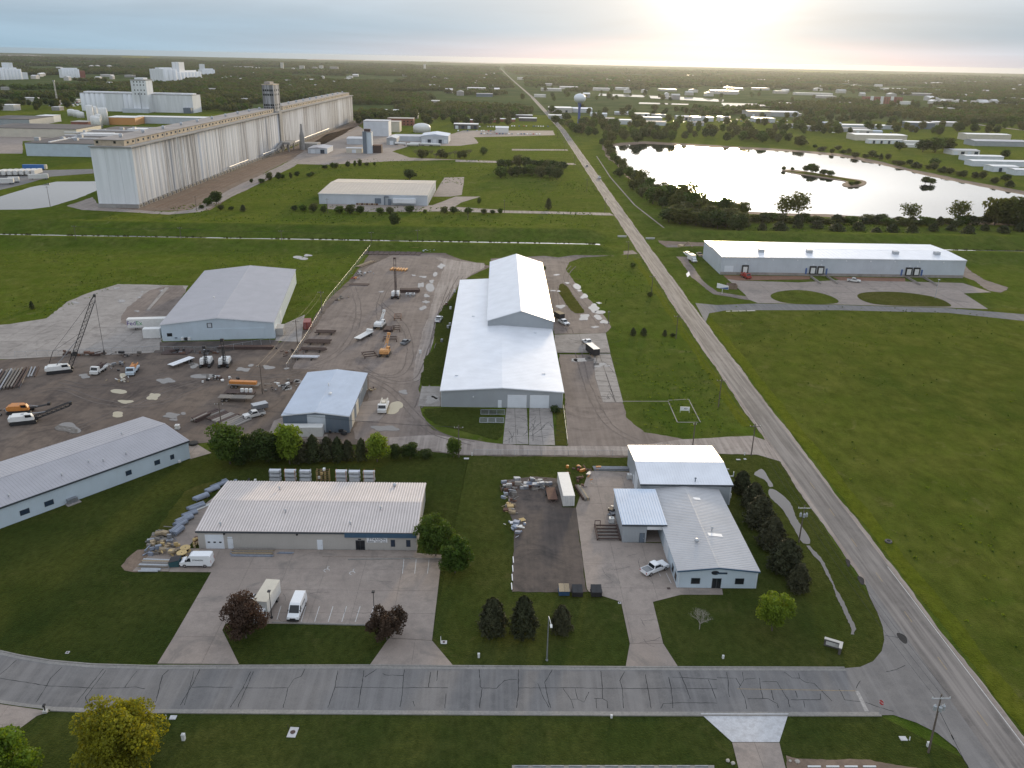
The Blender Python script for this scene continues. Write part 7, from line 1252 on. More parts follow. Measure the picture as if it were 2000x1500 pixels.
# ------------------------------------------------------------------ trees
def leaf_cloud(pos, nrm, size, rng, flat=.5, aspect=1.0):
    """quads at pos, facing roughly nrm"""
    n = len(pos); d = nrm + rng.normal(0, flat, (n, 3)); d /= np.linalg.norm(d, axis=1)[:, None] + 1e-9
    a = rng.normal(0, 1, (n, 3)); u = np.cross(d, a); u /= np.linalg.norm(u, axis=1)[:, None] + 1e-9; v = np.cross(d, u)
    s = (size*rng.uniform(.6, 1.4, n))[:, None]*.5; w = s*aspect
    q = np.stack([pos-u*s-v*w*.6, pos+u*s*.3-v*w, pos+u*s+v*w*.5, pos-u*s*.4+v*w], 1).reshape(-1, 3)
    return q
def quads_mesh(name, q, mat):
    n = len(q)//4; me = bpy.data.meshes.new(name); me.vertices.add(len(q)); me.vertices.foreach_set('co', q.astype(np.float32).ravel())
    me.loops.add(n*4); me.loops.foreach_set('vertex_index', np.arange(n*4, dtype=np.int32)); me.polygons.add(n); me.polygons.foreach_set('loop_start', np.arange(0, n*4, 4, dtype=np.int32)); me.polygons.foreach_set('loop_total', np.full(n, 4, dtype=np.int32))
    me.update(); me.validate(); me.materials.append(MATS[mat]); return me
def lobed(rng, w, h, z0, k, droop=0.0):
    """lobes of a broad crown: width w, from z0 to h"""
    L_ = []
    for i in range(k):
        a = i*2.4 + rng.uniform(-.4, .4); t = (i+.5)/k; r = w*.5*rng.uniform(.25, .62 if k < 18 else .92)*math.sqrt(1-(2*t-1)**2*.55); zc = z0 + (h-z0)*(.2+.68*t)
        rad = w*rng.uniform(.17, .27) if k < 18 else w*rng.uniform(.09, .17)
        L_.append((np.array([r*math.cos(a), r*math.sin(a), zc]), np.array([rad, rad, rad*rng.uniform(.7, .95)])))
    L_.append((np.array([0, 0, z0+(h-z0)*.5]), np.array([w*.30, w*.30, (h-z0)*.42])*(1 if k < 18 else .8)))
    return L_
def crown(name, w, h, z0, k, n, size, mat, seed, gaps=0.0, flat=.7):
    rng = np.random.default_rng(seed); L_ = lobed(rng, w, h, z0, k); ar = np.array([l[1][0]**2 for l in L_]); pk = rng.choice(len(L_), n, p=ar/ar.sum())
    d = rng.normal(0, 1, (n, 3)); d[:, 2] += .25; d /= np.linalg.norm(d, axis=1)[:, None]
    r = np.where(rng.random(n) < .72, rng.uniform(.86, 1.10, n), rng.uniform(.35, .9, n))[:, None]
    c = np.array([l[0] for l in L_])[pk]; rad = np.array([l[1] for l in L_])[pk]
    p = c + d*rad*r + rng.normal(0, size*.35, (n, 3))
    if gaps: keep = np.sin(p[:, 0]*2.1/w*6+seed)*np.sin(p[:, 1]*2.3/w*6)*np.sin(p[:, 2]*2.0/h*6+1) > -1+gaps; p, d = p[keep], d[keep]
    p[:, 2] = np.clip(p[:, 2], z0*.55, h*1.03)
    return quads_mesh(name, leaf_cloud(p, d, size, rng, flat), mat)
def conifer(name, w, h, n, size, mat, seed, round_=.0):
    rng = np.random.default_rng(seed); t = rng.random(n)**.75; a = rng.uniform(0, 6.283, n); tier = .5+.5*np.sin(t*h*5.2+np.sin(a*3+seed)*.9)
    prof = (1-t)**(.75-.35*round_)*(1-.0*round_); prof = np.where(t < .10, prof*(t/.10*.5+.5), prof)
    lump = 1+.16*np.sin(a*5+seed+t*9)+.10*np.sin(a*9-t*17)
    r = w*.5*prof*lump*(.78+.22*tier)*np.where(rng.random(n) < .75, rng.uniform(.82, 1.05, n), rng.uniform(.3, .9, n))
    p = np.stack([r*np.cos(a), r*np.sin(a), h*(.05+.95*t) + rng.normal(0, .08, n)], 1); d = np.stack([np.cos(a), np.sin(a), np.full(n, .55)], 1)
    return quads_mesh(name, leaf_cloud(p, d, size, rng, .55, .75), mat)
def trunk_mesh(h, r, mat, seed, limbs=5, spread=.25, zc=.35, top=.8):
    rng = random.Random(seed); m = MB(); p = Vector((0, 0, -.1)); n = 5
    for i in range(n):
        q = Vector((rng.uniform(-.03, .03)*h, rng.uniform(-.03, .03)*h, h*top*(i+1)/n)); m.tube(p, q, r*(1-.75*i/n), r*(1-.75*(i+1)/n), 7, cap=i in (0, n-1)); p = q
    for i in range(limbs):
        z = h*rng.uniform(zc, top*.85); a = i*2.4+rng.uniform(-.4, .4); m.tube((0, 0, z), (math.cos(a)*h*spread, math.sin(a)*h*spread, z+h*rng.uniform(.12, .28)), r*.42, r*.1, 5)
    me = m.mesh('trunk'); me.materials.append(MATS[mat]); return me
def bare_mesh(h, r, seed, depth=5, mat='bark_pale'):
    rng = random.Random(seed); m = MB()
    def grow(p, d, l, r_, k):
        q = p + d*l; m.tube(p, q, r_, r_*.68, 5 if k > 2 else 3, cap=False)
        if k == 0: return
        c = 5 if k == depth else 3 if k > 1 else 2
        for i in range(c):
            a = 6.28*(i+rng.uniform(-.3, .3))/c + k; e = (d + Vector((.75*math.cos(a), .75*math.sin(a), rng.uniform(.0, .4)))).normalized(); grow(q, e, l*rng.uniform(.66, .85), r_*.62, k-1)
    grow(Vector((0, 0, -.1)), Vector((0, 0, 1)), h*.26, r, depth); me = m.mesh('branches'); me.materials.append(MATS[mat]); return me
def plant_tree(px, py, crown_me, trunk_me, s, label, group=None, name='tree', cat='tree', sz=1.0, rz=None, z=0.0):
    a = g(px, py, z) if px is not None else py
    t = thing(name, label, cat, (a[0], a[1], z), random.uniform(0, 6.28) if rz is None else rz, group); t.scale = (s, s, s*sz)
    if crown_me:
        o = bpy.data.objects.new('crown', crown_me); COL.objects.link(o); o.parent = t
    if trunk_me:
        o = bpy.data.objects.new('trunk', trunk_me); COL.objects.link(o); o.parent = t
    return t
# foreground individuals
TR = trunk_mesh(10, .22, 'bark', 1)
plant_tree(250, 1516, crown('crown', 11.5, 12.2, 1.5, 44, 15000, .30, 'leaf_gold', 3), trunk_mesh(12, .25, 'bark', 2), 1, 'tall yellow-green tree with coppery new leaves at the bottom left')
plant_tree(14, 1545, crown('crown', 9, 9.5, 1.5, 34, 9000, .30, 'leaf_lime', 5), trunk_mesh(9, .2, 'bark', 3), 1, 'bright green round tree cut by the bottom left corner')
plant_tree(481, 1246, crown('crown', 8.4, 7.4, .6, 34, 10000, .24, 'leaf_maroon', 11), trunk_mesh(6.5, .16, 'bark', 4), 1, 'large maroon-leaved ornamental tree hiding the parked box truck')
plant_tree(756, 1250, crown('crown', 6.3, 5.9, .5, 28, 7000, .24, 'leaf_maroon', 12), trunk_mesh(5.2, .14, 'bark', 5), 1, 'smaller maroon-leaved ornamental tree at the right end of the parking lot')
PINE = [conifer('crown', 5.2, 6.6, 7000, .30, 'needle', 21, .9), conifer('crown', 5.4, 7.8, 8000, .30, 'needle', 22, .75), conifer('crown', 4.2, 5.4, 5000, .28, 'needle', 23, .9)]
PT = trunk_mesh(6, .16, 'bark', 6, 0)
plant_tree(962, 1238, PINE[0], PT, 1.06, 'broad dark pine left of three beside the street lamp'); plant_tree(1022, 1242, PINE[1], PT, 1.0, 'tallest dark pine in the middle of three beside the street lamp'); plant_tree(1096, 1236, PINE[2], PT, 1.0, 'small dark pine behind the street lamp')
plant_tree(1508, 1232, crown('crown', 6.4, 7.8, 1.0, 32, 7500, .24, 'leaf_lime', 31), trunk_mesh(6.6, .13, 'bark', 7), 1, 'bright green young tree on the lawn right of the office')
plant_tree(1366, 1229, None, None, 1, 'small leafless pale tree on the office lawn'); link_mesh('branches', bare_mesh(4.6, .09, 4, 5), None, bpy.data.objects[-1] if False else [o for o in bpy.data.objects if o.get('label') == 'small leafless pale tree on the office lawn'][0])
plant_tree(851, 1086, crown('crown', 8.2, 8.0, .6, 34, 11000, .26, 'leaf_green', 41), trunk_mesh(6, .15, 'bark', 8), 1, 'round green tree against the corner of the ribbed-roof warehouse'); plant_tree(889, 1119, crown('crown', 7.4, 7.0, .5, 30, 9500, .26, 'leaf_green', 42), trunk_mesh(5.4, .14, 'bark', 9), 1, 'round green tree at the parking lot corner, nearer the street')
for k, (x, y, w, h) in enumerate(((1447, 964, 5.0, 5.6), (1470, 993, 6.2, 6.2), (1482, 1028, 7.2, 7.0), (1504, 1070, 6.4, 7.0), (1532, 1116, 7.6, 7.0), (1557, 1154, 4.8, 5.6))):
    plant_tree(x, y, PINE[k % 3], PT, w/(5.2, 5.4, 4.2)[k % 3], ('first', 'second', 'third', 'fourth', 'fifth', 'sixth')[k] + ' dark pine from the back in the row beside the office ditch', 'pines beside the office', sz=(h/(6.6, 7.8, 5.4)[k % 3])/(w/(5.2, 5.4, 4.2)[k % 3]))
# the belt behind the ribbed-roof warehouse
MG = [crown('crown', 6.5, 7, .6, 11, 3600, .34, 'leaf_green', 51), crown('crown', 6.0, 7, .5, 10, 3600, .34, 'leaf_lime', 52), crown('crown', 6.5, 7, .5, 11, 3600, .36, 'leaf_dark', 53)]
CD = [conifer('crown', 4.0, 6.0, 2600, .32, 'cedar', 61, .6), conifer('crown', 4.2, 5.6, 2600, .32, 'needle', 62, .8)]
MT_ = trunk_mesh(6, .15, 'bark', 10); BELT = [(450, 906, 'g', 8.6, 8.6), (487, 900, 'd', 6.0, 5.6), (522, 902, 'd', 7.4, 7.0), (566, 906, 'l', 6.4, 9.2), (545, 898, 'c', 4.6, 5.5), (590, 902, 'c', 4.6, 5.0), (613, 902, 'c', 4.4, 6.2), (640, 901, 'c', 4.2, 5.6), (661, 901, 'c', 4.0, 5.6), (680, 900, 'c', 3.4, 4.8), (707, 900, 'c', 3.4, 5.2), (737, 902, 'l', 5.2, 6.6), (772, 896, 'd', 3.2, 3.2), (801, 896, 'd', 4.0, 3.6), (886, 893, 'g', 3.4, 4.6), (834, 894, 'd', 3.0, 1.8), (470, 908, 'd', 5, 5)]
for k, (x, y, t, w, h) in enumerate(BELT):
    w *= 1.18; h *= 1.12
    me, bw, bh = {'g': (MG[0], 6.5, 7), 'l': (MG[1], 6, 7), 'd': (MG[2], 6.5, 7), 'c': (CD[k % 2], (4, 4.2)[k % 2], (6, 5.6)[k % 2])}[t]
    plant_tree(x, y, me, MT_, w/bw, {'g': 'round green tree', 'l': 'bright lime-green tree', 'd': 'dark leafy bush', 'c': 'dark cedar'}[t] + ' in the belt between yard and warehouse, ' + ('%s from its left end' % ('first', 'third', 'fifth', 'seventh', 'sixth', 'eighth', 'ninth', 'tenth', 'eleventh', 'twelfth', 'thirteenth', 'fourteenth', 'fifteenth', 'sixteenth', 'last', 'seventeenth', 'second')[k]), 'tree belt behind the warehouse', sz=(h/bh)/(w/bw))
# middle distance
SG = [crown('crown', 8, 9, .8, 9, 1100, .75, 'leaf_green', 71), crown('crown', 8, 9, .8, 9, 1100, .75, 'leaf_dark', 72), crown('crown', 8, 9, .6, 10, 1100, .75, 'leaf_olive', 73), crown('crown', 9, 10, 2.5, 12, 800, .62, 'leaf_olive', 74, .25), crown('crown', 8, 8, .4, 9, 1100, .7, 'leaf_far', 75)]
SC = [conifer('crown', 6, 7, 900, .62, 'cedar', 81, .8), conifer('crown', 5, 7, 900, .6, 'cedar', 82, .5)]
ST = trunk_mesh(8, .22, 'bark', 11); SB = [bare_mesh(9, .2, s, 5, 'bark') for s in (1, 2)]
def mid(x, y, kind, w, h, label, group=None, name='tree', cat='tree'):
    """w, h in metres"""
    if kind == 'c': me, bw, bh = SC[random.randrange(2)], 5.5, 7
    elif kind == 'b': me, bw, bh = SB[random.randrange(2)], 8, 9
    else:
        i = {'g': 0, 'd': 1, 'o': 2, 's': 3, 'f': 4}[kind]; me, bw, bh = SG[i], (8, 8, 8, 9, 8)[i], (9, 9, 9, 10, 8)[i]
    return plant_tree(x, y, me, ST if kind != 'b' else None, w/bw, label, group, name, cat, sz=(h/bh)/(w/bw))
for k, (x, y, w, h) in enumerate(((1236, 656, 3.0, 3.0), (1257, 656, 2.8, 2.9), (1298, 657, 2.0, 2.4), (1314, 659, 2.2, 1.6))): mid(x, y, 'c' if k < 3 else 'd', w, h, ('first', 'second', 'third', 'fourth')[k] + ' small round evergreen from the left in the roadside row', 'roadside evergreens', 'shrub', 'shrub')
mid(1236, 523, 'g', 3.5, 2.4, 'low green bush beside the road near the channel', None, 'shrub', 'shrub'); mid(1269, 580, 'o', 3, 2, 'pale low bush under the power lines', None, 'shrub', 'shrub'); mid(1083, 806, 'd', 3.2, 2.0, 'dark bush at the near right corner of the long hall', None, 'shrub', 'shrub'); mid(63, 604, 'c', 2.2, 3.0, 'lone small cedar in the field at the left', None); mid(1062, 530, 'd', 2.5, 2.6, 'bush against the rear wall of the long hall', None, 'shrub', 'shrub')
mid(771, 444, 'd', 7.5, 8.5, 'lone dark tree standing above the channel bank', None); mid(800, 351, 'd', 11, 8, 'dark round tree behind the tan-roofed warehouse', None); mid(945, 304, 'g', 9, 8.5, 'round tree right of the bare thicket', None); mid(936, 399, 'g', 3.5, 4.5, 'small tree beside the loading pad of the tan-roofed warehouse', None); mid(1071, 409, 'c', 5, 7, 'dark pointed cedar beside a blue tarp in the field', None)
HB = [(575, 412, 5, 3.5), (592, 413, 6, 4), (612, 414, 6, 5), (632, 416, 5, 4.5), (664, 417, 7, 4.5), (684, 418, 7, 5.5), (704, 418, 6, 5), (742, 418, 6, 4), (762, 418, 6, 4), (800, 416, 7, 4.5), (830, 417, 3, 2.5), (868, 417, 6, 4), (886, 417, 6, 4.2), (915, 418, 6, 4), (945, 418, 5, 3), (962, 418, 4, 2.6), (977, 418, 4, 3.6)]
for k, (x, y, w, h) in enumerate(HB): mid(x, y, 'dgf'[k % 3], w, h, 'bush in the hedge in front of the tan-roofed warehouse', 'hedge in front of the tan-roofed warehouse', 'shrub', 'shrub')
for k, (x, y, w, h) in enumerate(((408, 402, 7, 5), (423, 398, 9, 8), (432, 410, 5, 3), (452, 411, 4, 2.5), (475, 413, 4, 4), (394, 408, 4, 2.5))): mid(x, y, 'gdfdcd'[k], w, h, 'small tree beside the elevator track bed', 'small trees beside the elevator track')
for k in range(17): mid(495 + k*15 + random.uniform(-5, 5), 358 - k*2.0 + random.uniform(-2, 2) if k < 9 else 330 - (k-9)*.9, 'dgf'[k % 3], random.uniform(3, 7), random.uniform(2.5, 6), 'low tree along the field edge below the mill yard', 'trees along the mill yard edge')
for k in range(17): mid(980 + (k % 9)*15 + random.uniform(-4, 4), 330 + (k//9)*15 + random.uniform(-3, 3) + (4 if k % 9 > 5 else 0), 'dgfd'[k % 4], random.uniform(9, 14), random.uniform(7, 11), 'dense dark tree in the grove beside the far road', 'grove beside the far road')
for k in range(12): mid(814 + k*9.3, 308 + random.uniform(-3, 4), 'bfob'[k % 4], random.uniform(7, 11), random.uniform(6, 9), 'bare or thin tree in the thicket below the loading hall', 'thicket below the loading hall')
# lake margins
WS = [(1178, 285), (1186, 296), (1193, 305), (1199, 315), (1206, 324), (1213, 333), (1221, 342), (1230, 350), (1240, 357), (1249, 364), (1259, 370), (1270, 374), (1282, 380), (1296, 387), (1310, 393), (1325, 398), (1212, 346), (1235, 372), (1255, 388), (1275, 399), (1296, 408), (1318, 414), (1340, 420), (1262, 378)]
for k, (x, y) in enumerate(WS): mid(x + random.uniform(-3, 3), y + random.uniform(-2, 2), 'dofg'[k % 4], random.uniform(8, 14), random.uniform(6, 11), 'leafy tree on the lake bank beside the road', 'trees on the west lake bank')
for k in range(13): mid(1288 + k*13 + random.uniform(-4, 4), 396 + k*3.2 + random.uniform(-3, 5), 'ogdo'[k % 4], random.uniform(12, 17), random.uniform(9, 14), 'leafy tree on the lake bank beside the road', 'trees on the west lake bank')
for k, (x, y, w, h) in enumerate(((1253, 368, 12, 14), (1344, 408, 19, 18), (1368, 415, 14, 14))): mid(x, y, 's', w, h, ('airy tree nearest the road', 'tall airy tree', 'slightly smaller airy tree')[k] + ' standing dark against the bright lake, left shore', 'airy trees on the left lake shore')
x = 1350
k = 0
while x < 2010:
    y = 436 + (x-1350)*.018
    mid(x, y - random.uniform(2, 9) - (0 if x < 1880 else 2), 'cdgfco'[k % 6], random.uniform(7, 12), random.uniform(3.2, 5.8), 'dark cedar or bush on the bank between lake and levee', 'bank between lake and levee'); x += random.uniform(9, 15); k += 1
    if k % 3 == 0: mid(x, y + random.uniform(4, 15), 'cdf'[k % 3], random.uniform(7, 11), random.uniform(3.5, 6), 'dark cedar or bush on the bank between lake and levee', 'bank between lake and levee')
for k in range(14): mid(1310 + k*10.5 + random.uniform(-4, 4), 430 + k*1.6 + random.uniform(-4, 6), 'dfo'[k % 3], random.uniform(11, 17), random.uniform(7, 11), 'dark cedar or bush on the bank between lake and levee', 'bank between lake and levee')
for k, (x, y, w, h, kd) in enumerate(((1533, 430, 15, 15, 's'), (1558, 430, 16, 17, 's'), (1775, 436, 14, 12, 's'), (1871, 437, 16, 14, 's'), (1942, 440, 17, 16, 'o'), (1968, 441, 19, 17, 'o'), (1998, 441, 18, 17, 'g'))):
    mid(x, y, kd, w, h, ('left airy tree of the close pair on the near lake shore', 'right airy tree of the close pair on the near lake shore', 'small airy tree on the near lake shore between the pair and the big grove', 'airy tree just left of the big grove on the near lake shore', 'left tree of the big green grove on the near shore, right edge', 'middle tree of the big green grove on the near shore, right edge', 'right tree of the big green grove on the near shore, right edge')[k])
SCAT = []
for k in range(44): x = 1112 + k*10.5; SCAT.append((x + random.uniform(-5, 5), 256 + (x-1112)*.045 + random.uniform(-12, 10)))
for k in range(34): x = 1560 + k*12.5; mid(x + random.uniform(-6, 6), 288 + (x-1560)*.185 + random.uniform(-9, 1), 'ofdcf'[k % 5], random.uniform(6, 12), random.uniform(3, 6.5), 'low bush on the right lake bank', 'bushes on the right lake bank', 'shrub', 'shrub')
for k, (x, y, w, h) in enumerate(((1802, 297, 20, 14), (1826, 298, 24, 17), (1850, 297, 20, 15), (1756, 293, 16, 9), (1825, 325, 12, 8), (1735, 252, 12, 9), (1962, 309, 12, 9), (1832, 262, 14, 13), (1870, 258, 14, 11), (1680, 238, 26, 16), (1700, 237, 24, 15), (1735, 229, 22, 13), (1752, 230, 20, 12), (1975, 247, 22, 17), (1580, 245, 18, 12), (1640, 240, 20, 11))): mid(x, y, 'dgo'[k % 3], w, h, 'large spreading tree among the sheds beyond the lake', 'large trees beyond the lake')
for k, (x, y, w, h) in enumerate(((1574, 336, 8, 6), (1584, 337, 10, 8), (1592, 338, 8, 6.5), (1608, 342, 8, 5), (1620, 344, 9, 5), (1530, 333, 5, 3.5), (1547, 333, 4, 3), (1662, 362, 6, 3), (1672, 361, 6, 3), (1807, 359, 9, 6), (1817, 360, 10, 5))): mid(x, y, 'dgo'[k % 3], w, h, 'small tree on the narrow islet' if k < 9 else 'half drowned tree standing in the lake', 'trees on the islet' if k < 9 else 'drowned trees in the lake', 'tree')
for k, (x, y) in enumerate(((1085, 242), (1098, 246), (1112, 250), (1105, 236), (1120, 258), (1135, 262), (1090, 226), (1078, 220))): mid(x, y, 'dgf'[k % 3], random.uniform(12, 18), random.uniform(9, 14), 'dark tree at the foot of the water tower', 'trees around the water tower')
for k in range(16): mid(725 + k*18 + random.uniform(-6, 6), 233 + random.uniform(-4, 2), 'dgf'[k % 3], random.uniform(12, 18), random.uniform(9, 14), 'tree at the edge of the wood behind the mill', 'wood edge behind the mill')
for k in range(150): SCAT.append((random.uniform(1130, 1640), random.uniform(214, 264)))
for k in range(170): SCAT.append((random.uniform(1560, 2000), random.uniform(200, 264)))
for k in range(34): SCAT.append((random.uniform(1180, 1520), random.uniform(266, 281)))
for k in range(60): SCAT.append((random.uniform(1020, 1700), random.uniform(168, 200)))
for k in range(40): SCAT.append((random.uniform(0, 160), random.uniform(200, 218)))
for k in range(40): SCAT.append((random.uniform(700, 1000), random.uniform(232, 246)))
# ------------------------------------------------------------------ woods that read as one mass
def wood_clump(seed, k=7, span=46):
    rng = np.random.default_rng(seed); Q = []
    for i in range(k):
        c = np.array([rng.uniform(-span/2, span/2), rng.uniform(-span/2, span/2), 0]); w = rng.uniform(10, 17); h = rng.uniform(8, 14)
        n = 110; d = rng.normal(0, 1, (n, 3)); d[:, 2] = np.abs(d[:, 2])*1.0 - .25; d /= np.linalg.norm(d, axis=1)[:, None]
        p = c + d*np.array([w/2, w/2, h*.55])*rng.uniform(.75, 1.08, (n, 1)) + np.array([0, 0, h*.45]); p[:, 2] = np.maximum(p[:, 2], .4)
        Q.append(leaf_cloud(p, d, 3.0, rng, .5))
    return np.concatenate(Q)
def in_poly(x, y, poly):
    c = False; j = len(poly)-1
    for i in range(len(poly)):
        if (poly[i][1] > y) != (poly[j][1] > y) and x < (poly[j][0]-poly[i][0])*(y-poly[i][1])/(poly[j][1]-poly[i][1])+poly[i][0]: c = not c
        j = i
    return c
WOODS = [G((-150, 113), (1000, 130), (1012, 166), (1045, 205), (1060, 226), (1000, 228), (880, 224), (800, 228), (700, 232), (690, 190), (560, 200), (380, 210), (380, 184), (150, 178), (150, 196), (-150, 190)),
         G((1014, 132), (2150, 152), (2150, 212), (1860, 196), (1780, 180), (1560, 172), (1300, 172), (1110, 166), (1030, 160)),
         G((1062, 208), (1110, 196), (1300, 207), (1480, 214), (1470, 226), (1300, 220), (1180, 216), (1075, 214)),
         G((1040, 195), (1062, 190), (1090, 210), (1066, 214)), G((1500, 205), (1620, 213), (1700, 218), (1640, 224), (1520, 216)), G((1840, 205), (2020, 214), (2020, 224), (1850, 218)), G((390, 222), (480, 218), (470, 212), (385, 212)), G((1430, 150), (2100, 160), (2100, 190), (1700, 180), (1450, 172))]
obstacles = [(o.location.x, o.location.y) for o in COL.objects if o.get('category') in ('building', 'grain elevator') and o.location.y > 1200]
def scatter(name, pts, src_me, smin=0.0, zpow=.35):
    """uncountable growth: one object, points (x, y, scale, turn) carrying copies of one mesh"""
    src = bpy.data.objects.new(name, src_me); me = bpy.data.meshes.new(name); me.from_pydata([(p[0], p[1], p[4] if len(p) > 4 else 0) for p in pts], [], [])
    at = me.attributes.new('scl', 'FLOAT', 'POINT'); at.data.foreach_set('value', [max(smin, p[2]) for p in pts]); at = me.attributes.new('rot', 'FLOAT', 'POINT'); at.data.foreach_set('value', [p[3] for p in pts])
    me.materials.append(src_me.materials[0]); o = bpy.data.objects.new(name, me); COL.objects.link(o); o['kind'] = 'stuff'
    ng = bpy.data.node_groups.new(name, 'GeometryNodeTree'); ng.interface.new_socket('Geometry', in_out='INPUT', socket_type='NodeSocketGeometry'); ng.interface.new_socket('Geometry', in_out='OUTPUT', socket_type='NodeSocketGeometry')
    N = ng.nodes; gi = N.new('NodeGroupInput'); go = N.new('NodeGroupOutput'); ip = N.new('GeometryNodeInstanceOnPoints'); oi = N.new('GeometryNodeObjectInfo'); oi.inputs['Object'].default_value = src
    a1 = N.new('GeometryNodeInputNamedAttribute'); a1.data_type = 'FLOAT'; a1.inputs[0].default_value = 'scl'; a2 = N.new('GeometryNodeInputNamedAttribute'); a2.data_type = 'FLOAT'; a2.inputs[0].default_value = 'rot'
    cx = N.new('ShaderNodeCombineXYZ'); cs = N.new('ShaderNodeCombineXYZ'); mn = N.new('ShaderNodeMath'); mn.operation = 'POWER'; mn.inputs[1].default_value = zpow
    ng.links.new(a2.outputs[0], cx.inputs[2]); ng.links.new(a1.outputs[0], cs.inputs[0]); ng.links.new(a1.outputs[0], cs.inputs[1]); ng.links.new(a1.outputs[0], mn.inputs[0]); ng.links.new(mn.outputs[0], cs.inputs[2])
    ng.links.new(gi.outputs[0], ip.inputs['Points']); ng.links.new(oi.outputs['Geometry'], ip.inputs['Instance']); ng.links.new(cx.outputs[0], ip.inputs['Rotation']); ng.links.new(cs.outputs[0], ip.inputs['Scale']); ng.links.new(ip.outputs[0], go.inputs[0])
    o.modifiers.new('scatter', 'NODES').node_group = ng; return o
for k in range(4):
    pts_ = []
    for px_, py_ in SCAT[k::4]:
        a = g(px_, py_)
        if any(abs(a[0]-ox) < 18 and -30 < a[1]-oy < 12 for ox, oy in obstacles) or abs(a[0]-84) < 14: continue
        pts_.append((a[0], a[1], random.uniform(1.0, 1.9), random.uniform(0, 6.28)))
    scatter('scattered_trees', pts_, SG[(0, 1, 2, 4)[k]], 0, .7)
# weeds and coarse tufts in the rough grass
def tuft_mesh(seed, mat, n=9, s=.5):
    rng = np.random.default_rng(seed); p = np.stack([rng.normal(0, .35, n), rng.normal(0, .35, n), rng.uniform(.08, .32, n)], 1); d = rng.normal(0, 1, (n, 3)); d[:, 2] = np.abs(d[:, 2])*.8
    return quads_mesh('tuft', leaf_cloud(p, d, s, rng, .5), mat)
TUFT = [([(82, 62), (330, 62), (420, 250), (420, 314), (95, 318), (83, 300)], 5200), (G((1200, 640), (1228, 690), (1264, 842), (1330, 850), (1452, 846), (1400, 750), (1325, 640), (1258, 540), (1230, 506), (1137, 506), (1116, 522), (1134, 560)), 1500), (G((0, 488), (720, 490), (640, 580), (585, 600), (577, 528), (400, 528), (330, 556), (240, 553), (110, 612), (0, 628)), 4200), ([(-240, 472), (60, 474), (60, 536), (-120, 538), (-180, 560), (-215, 505)], 2600), ([(-170, 548), (-120, 545), (-118, 612), (-40, 640), (60, 640), (62, 800), (-150, 800), (-175, 620)], 3000), ([(100, 474), (300, 474), (300, 512), (120, 520)], 1500), (G((980, 345), (1150, 345), (1190, 408), (990, 408)), 900)]
T3 = [[], [], []]
for poly, n in TUFT:
    x0, x1, y0, y1 = min(p[0] for p in poly), max(p[0] for p in poly), min(p[1] for p in poly), max(p[1] for p in poly); c = 0; lawnish = n < 1000 and y0 < 130
    while c < n:
        x, y = random.uniform(x0, x1), random.uniform(y0, y1); c += 1
        if not in_poly(x, y, poly): continue
        dn = math.sin(x*.06+1.3)*math.sin(y*.045+x*.02) + .5*math.sin(x*.19)*math.sin(y*.16)
        if dn < random.uniform(-.6, .5): continue
        T3[random.choice((0, 1, 1, 0))].append((x, y, random.uniform(.25, .65)*(1 if y < 400 else 1.6), random.uniform(0, 6.28)))
for k in range(2): scatter('rough_grass_tufts', T3[k], tuft_mesh(300+k, ('leaf_green', 'leaf_lime', 'leaf_dark')[k]), 0, 1.0)
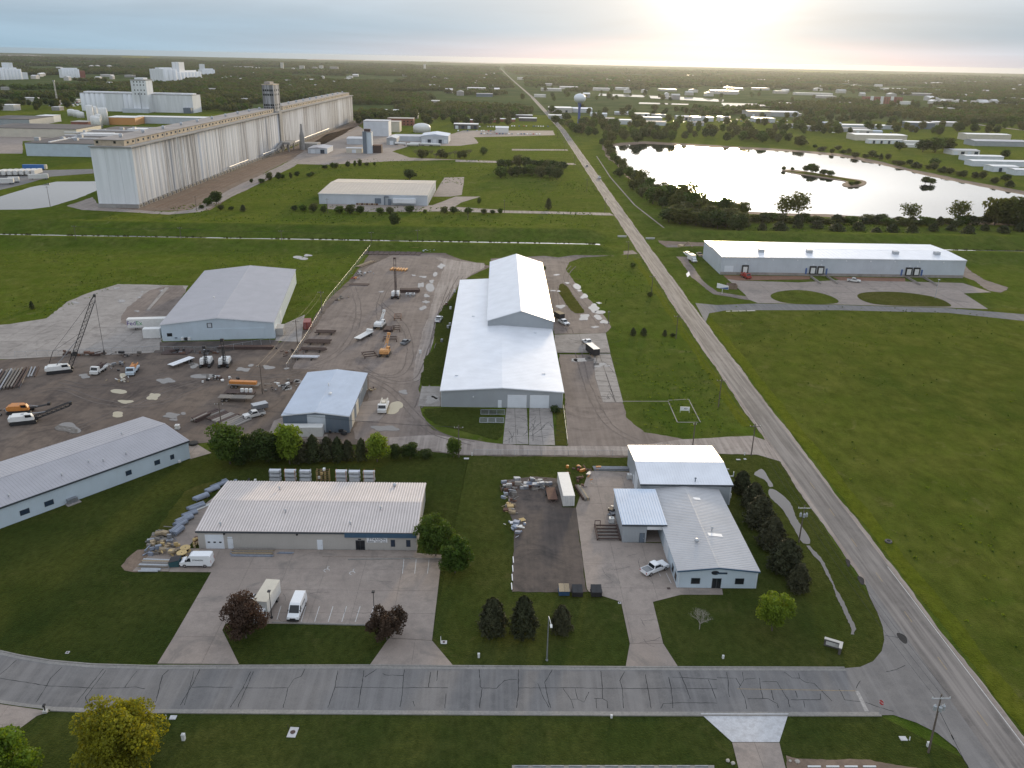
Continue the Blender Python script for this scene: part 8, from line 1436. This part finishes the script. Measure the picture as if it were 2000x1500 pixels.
# rank growth along the channel edge that breaks up the strip of water
CH = [(random.uniform(-300, 300), random.choice((430.4, 431.2, 436.9)) + random.uniform(-.6, .6), random.uniform(.6, 1.6), random.uniform(0, 6.28), -1.0) for _ in range(700)]
scatter('channel_reeds', [p for p in CH if abs(p[0]-74) > 14], tuft_mesh(310, 'leaf_olive', 10, .6), 0, 1.0)
def woods():
    rng = np.random.default_rng(99); P_ = [[], [], [], []]; y = 1230.0
    oc = {}
    for ox, oy in obstacles: oc.setdefault((int(ox//60), int(oy//60)), []).append((ox, oy))
    while y < 9500:
        s = .011*y + 11; half = y*.72 + 150; x = -half
        while x < half + 100:
            px, py = x + rng.uniform(-.45, .45)*s, y + rng.uniform(-.45, .45)*s; x += s
            rx = np.interp(py, [p[1] for p in ROAD_C], [p[0] for p in ROAD_C])
            if abs(px-rx) < 16 + s*.55: continue
            dens = math.sin(px*.0041+1)*math.sin(py*.0023+px*.0011) + .6*math.sin(px*.013+2)*math.sin(py*.009)
            if py < 5200:
                if not any(in_poly(px, py, w) for w in WOODS):
                    if dens < .55 or py < 1500: continue
                elif dens < -.22: continue
            elif dens < -.1 - .3*math.sin(py*.004): continue
            ok = True
            for i in (-1, 0, 1):
                for j in (-1, 0, 1):
                    for ox, oy in oc.get((int(px//60)+i, int(py//60)+j), ()):
                        if abs(px-ox) < 26+s*.35 and -70-s*.6 < py-oy < 30: ok = False
            if not ok: continue
            P_[rng.integers(4)].append((px, py, s/42.0*rng.uniform(.85, 1.2), rng.uniform(0, 6.28)))
        y += s*.9
    for k in range(4): scatter('woodland', P_[k], quads_mesh('wood_clump', wood_clump(200+k), ('leaf_far', 'leaf_olive', 'leaf_green', 'leaf_far')[k]), .75)
    print('woods', [len(p) for p in P_])
woods()
# ------------------------------------------------------------------ tell look-alikes apart by their place in the row
def ordinal(i): return '%d%s' % (i, 'th' if 10 < i % 100 < 14 else {1: 'st', 2: 'nd', 3: 'rd'}.get(i % 10, 'th'))
def name_rows():
    by = {}
    for o in COL.objects:
        if o.parent is None and o.get('label'): by.setdefault(o['label'], []).append(o)
    inv = cam.matrix_world.inverted()
    for lab, os_ in by.items():
        if len(os_) < 2: continue
        def sx(o):
            p = o.location if o.type == 'EMPTY' or o.location.length > 1 else o.matrix_world @ (sum((Vector(c) for c in o.bound_box), Vector())/8)
            q = inv @ p; return q.x/-q.z
        for i, o in enumerate(sorted(os_, key=sx)): o['label'] = lab + ', %s from the left' % ordinal(i+1)
name_rows()
# ------------------------------------------------------------------ air
def haze_mat(nt, p, out):
    nt.nodes.remove(p); v = nd(nt, 'ShaderNodeVolumePrincipled', {'Color': (.44, .48, .52, 1), 'Density': HAZE, 'Anisotropy': .67}); nt.links.new(v.outputs[0], out.inputs['Volume'])
HAZE = 3.4e-5
material('haze_air', haze_mat)
o = MB().box(-16500, 16500, -400, 17600, -3, 93.5).build('haze', 'haze_air'); o['kind'] = 'stuff'
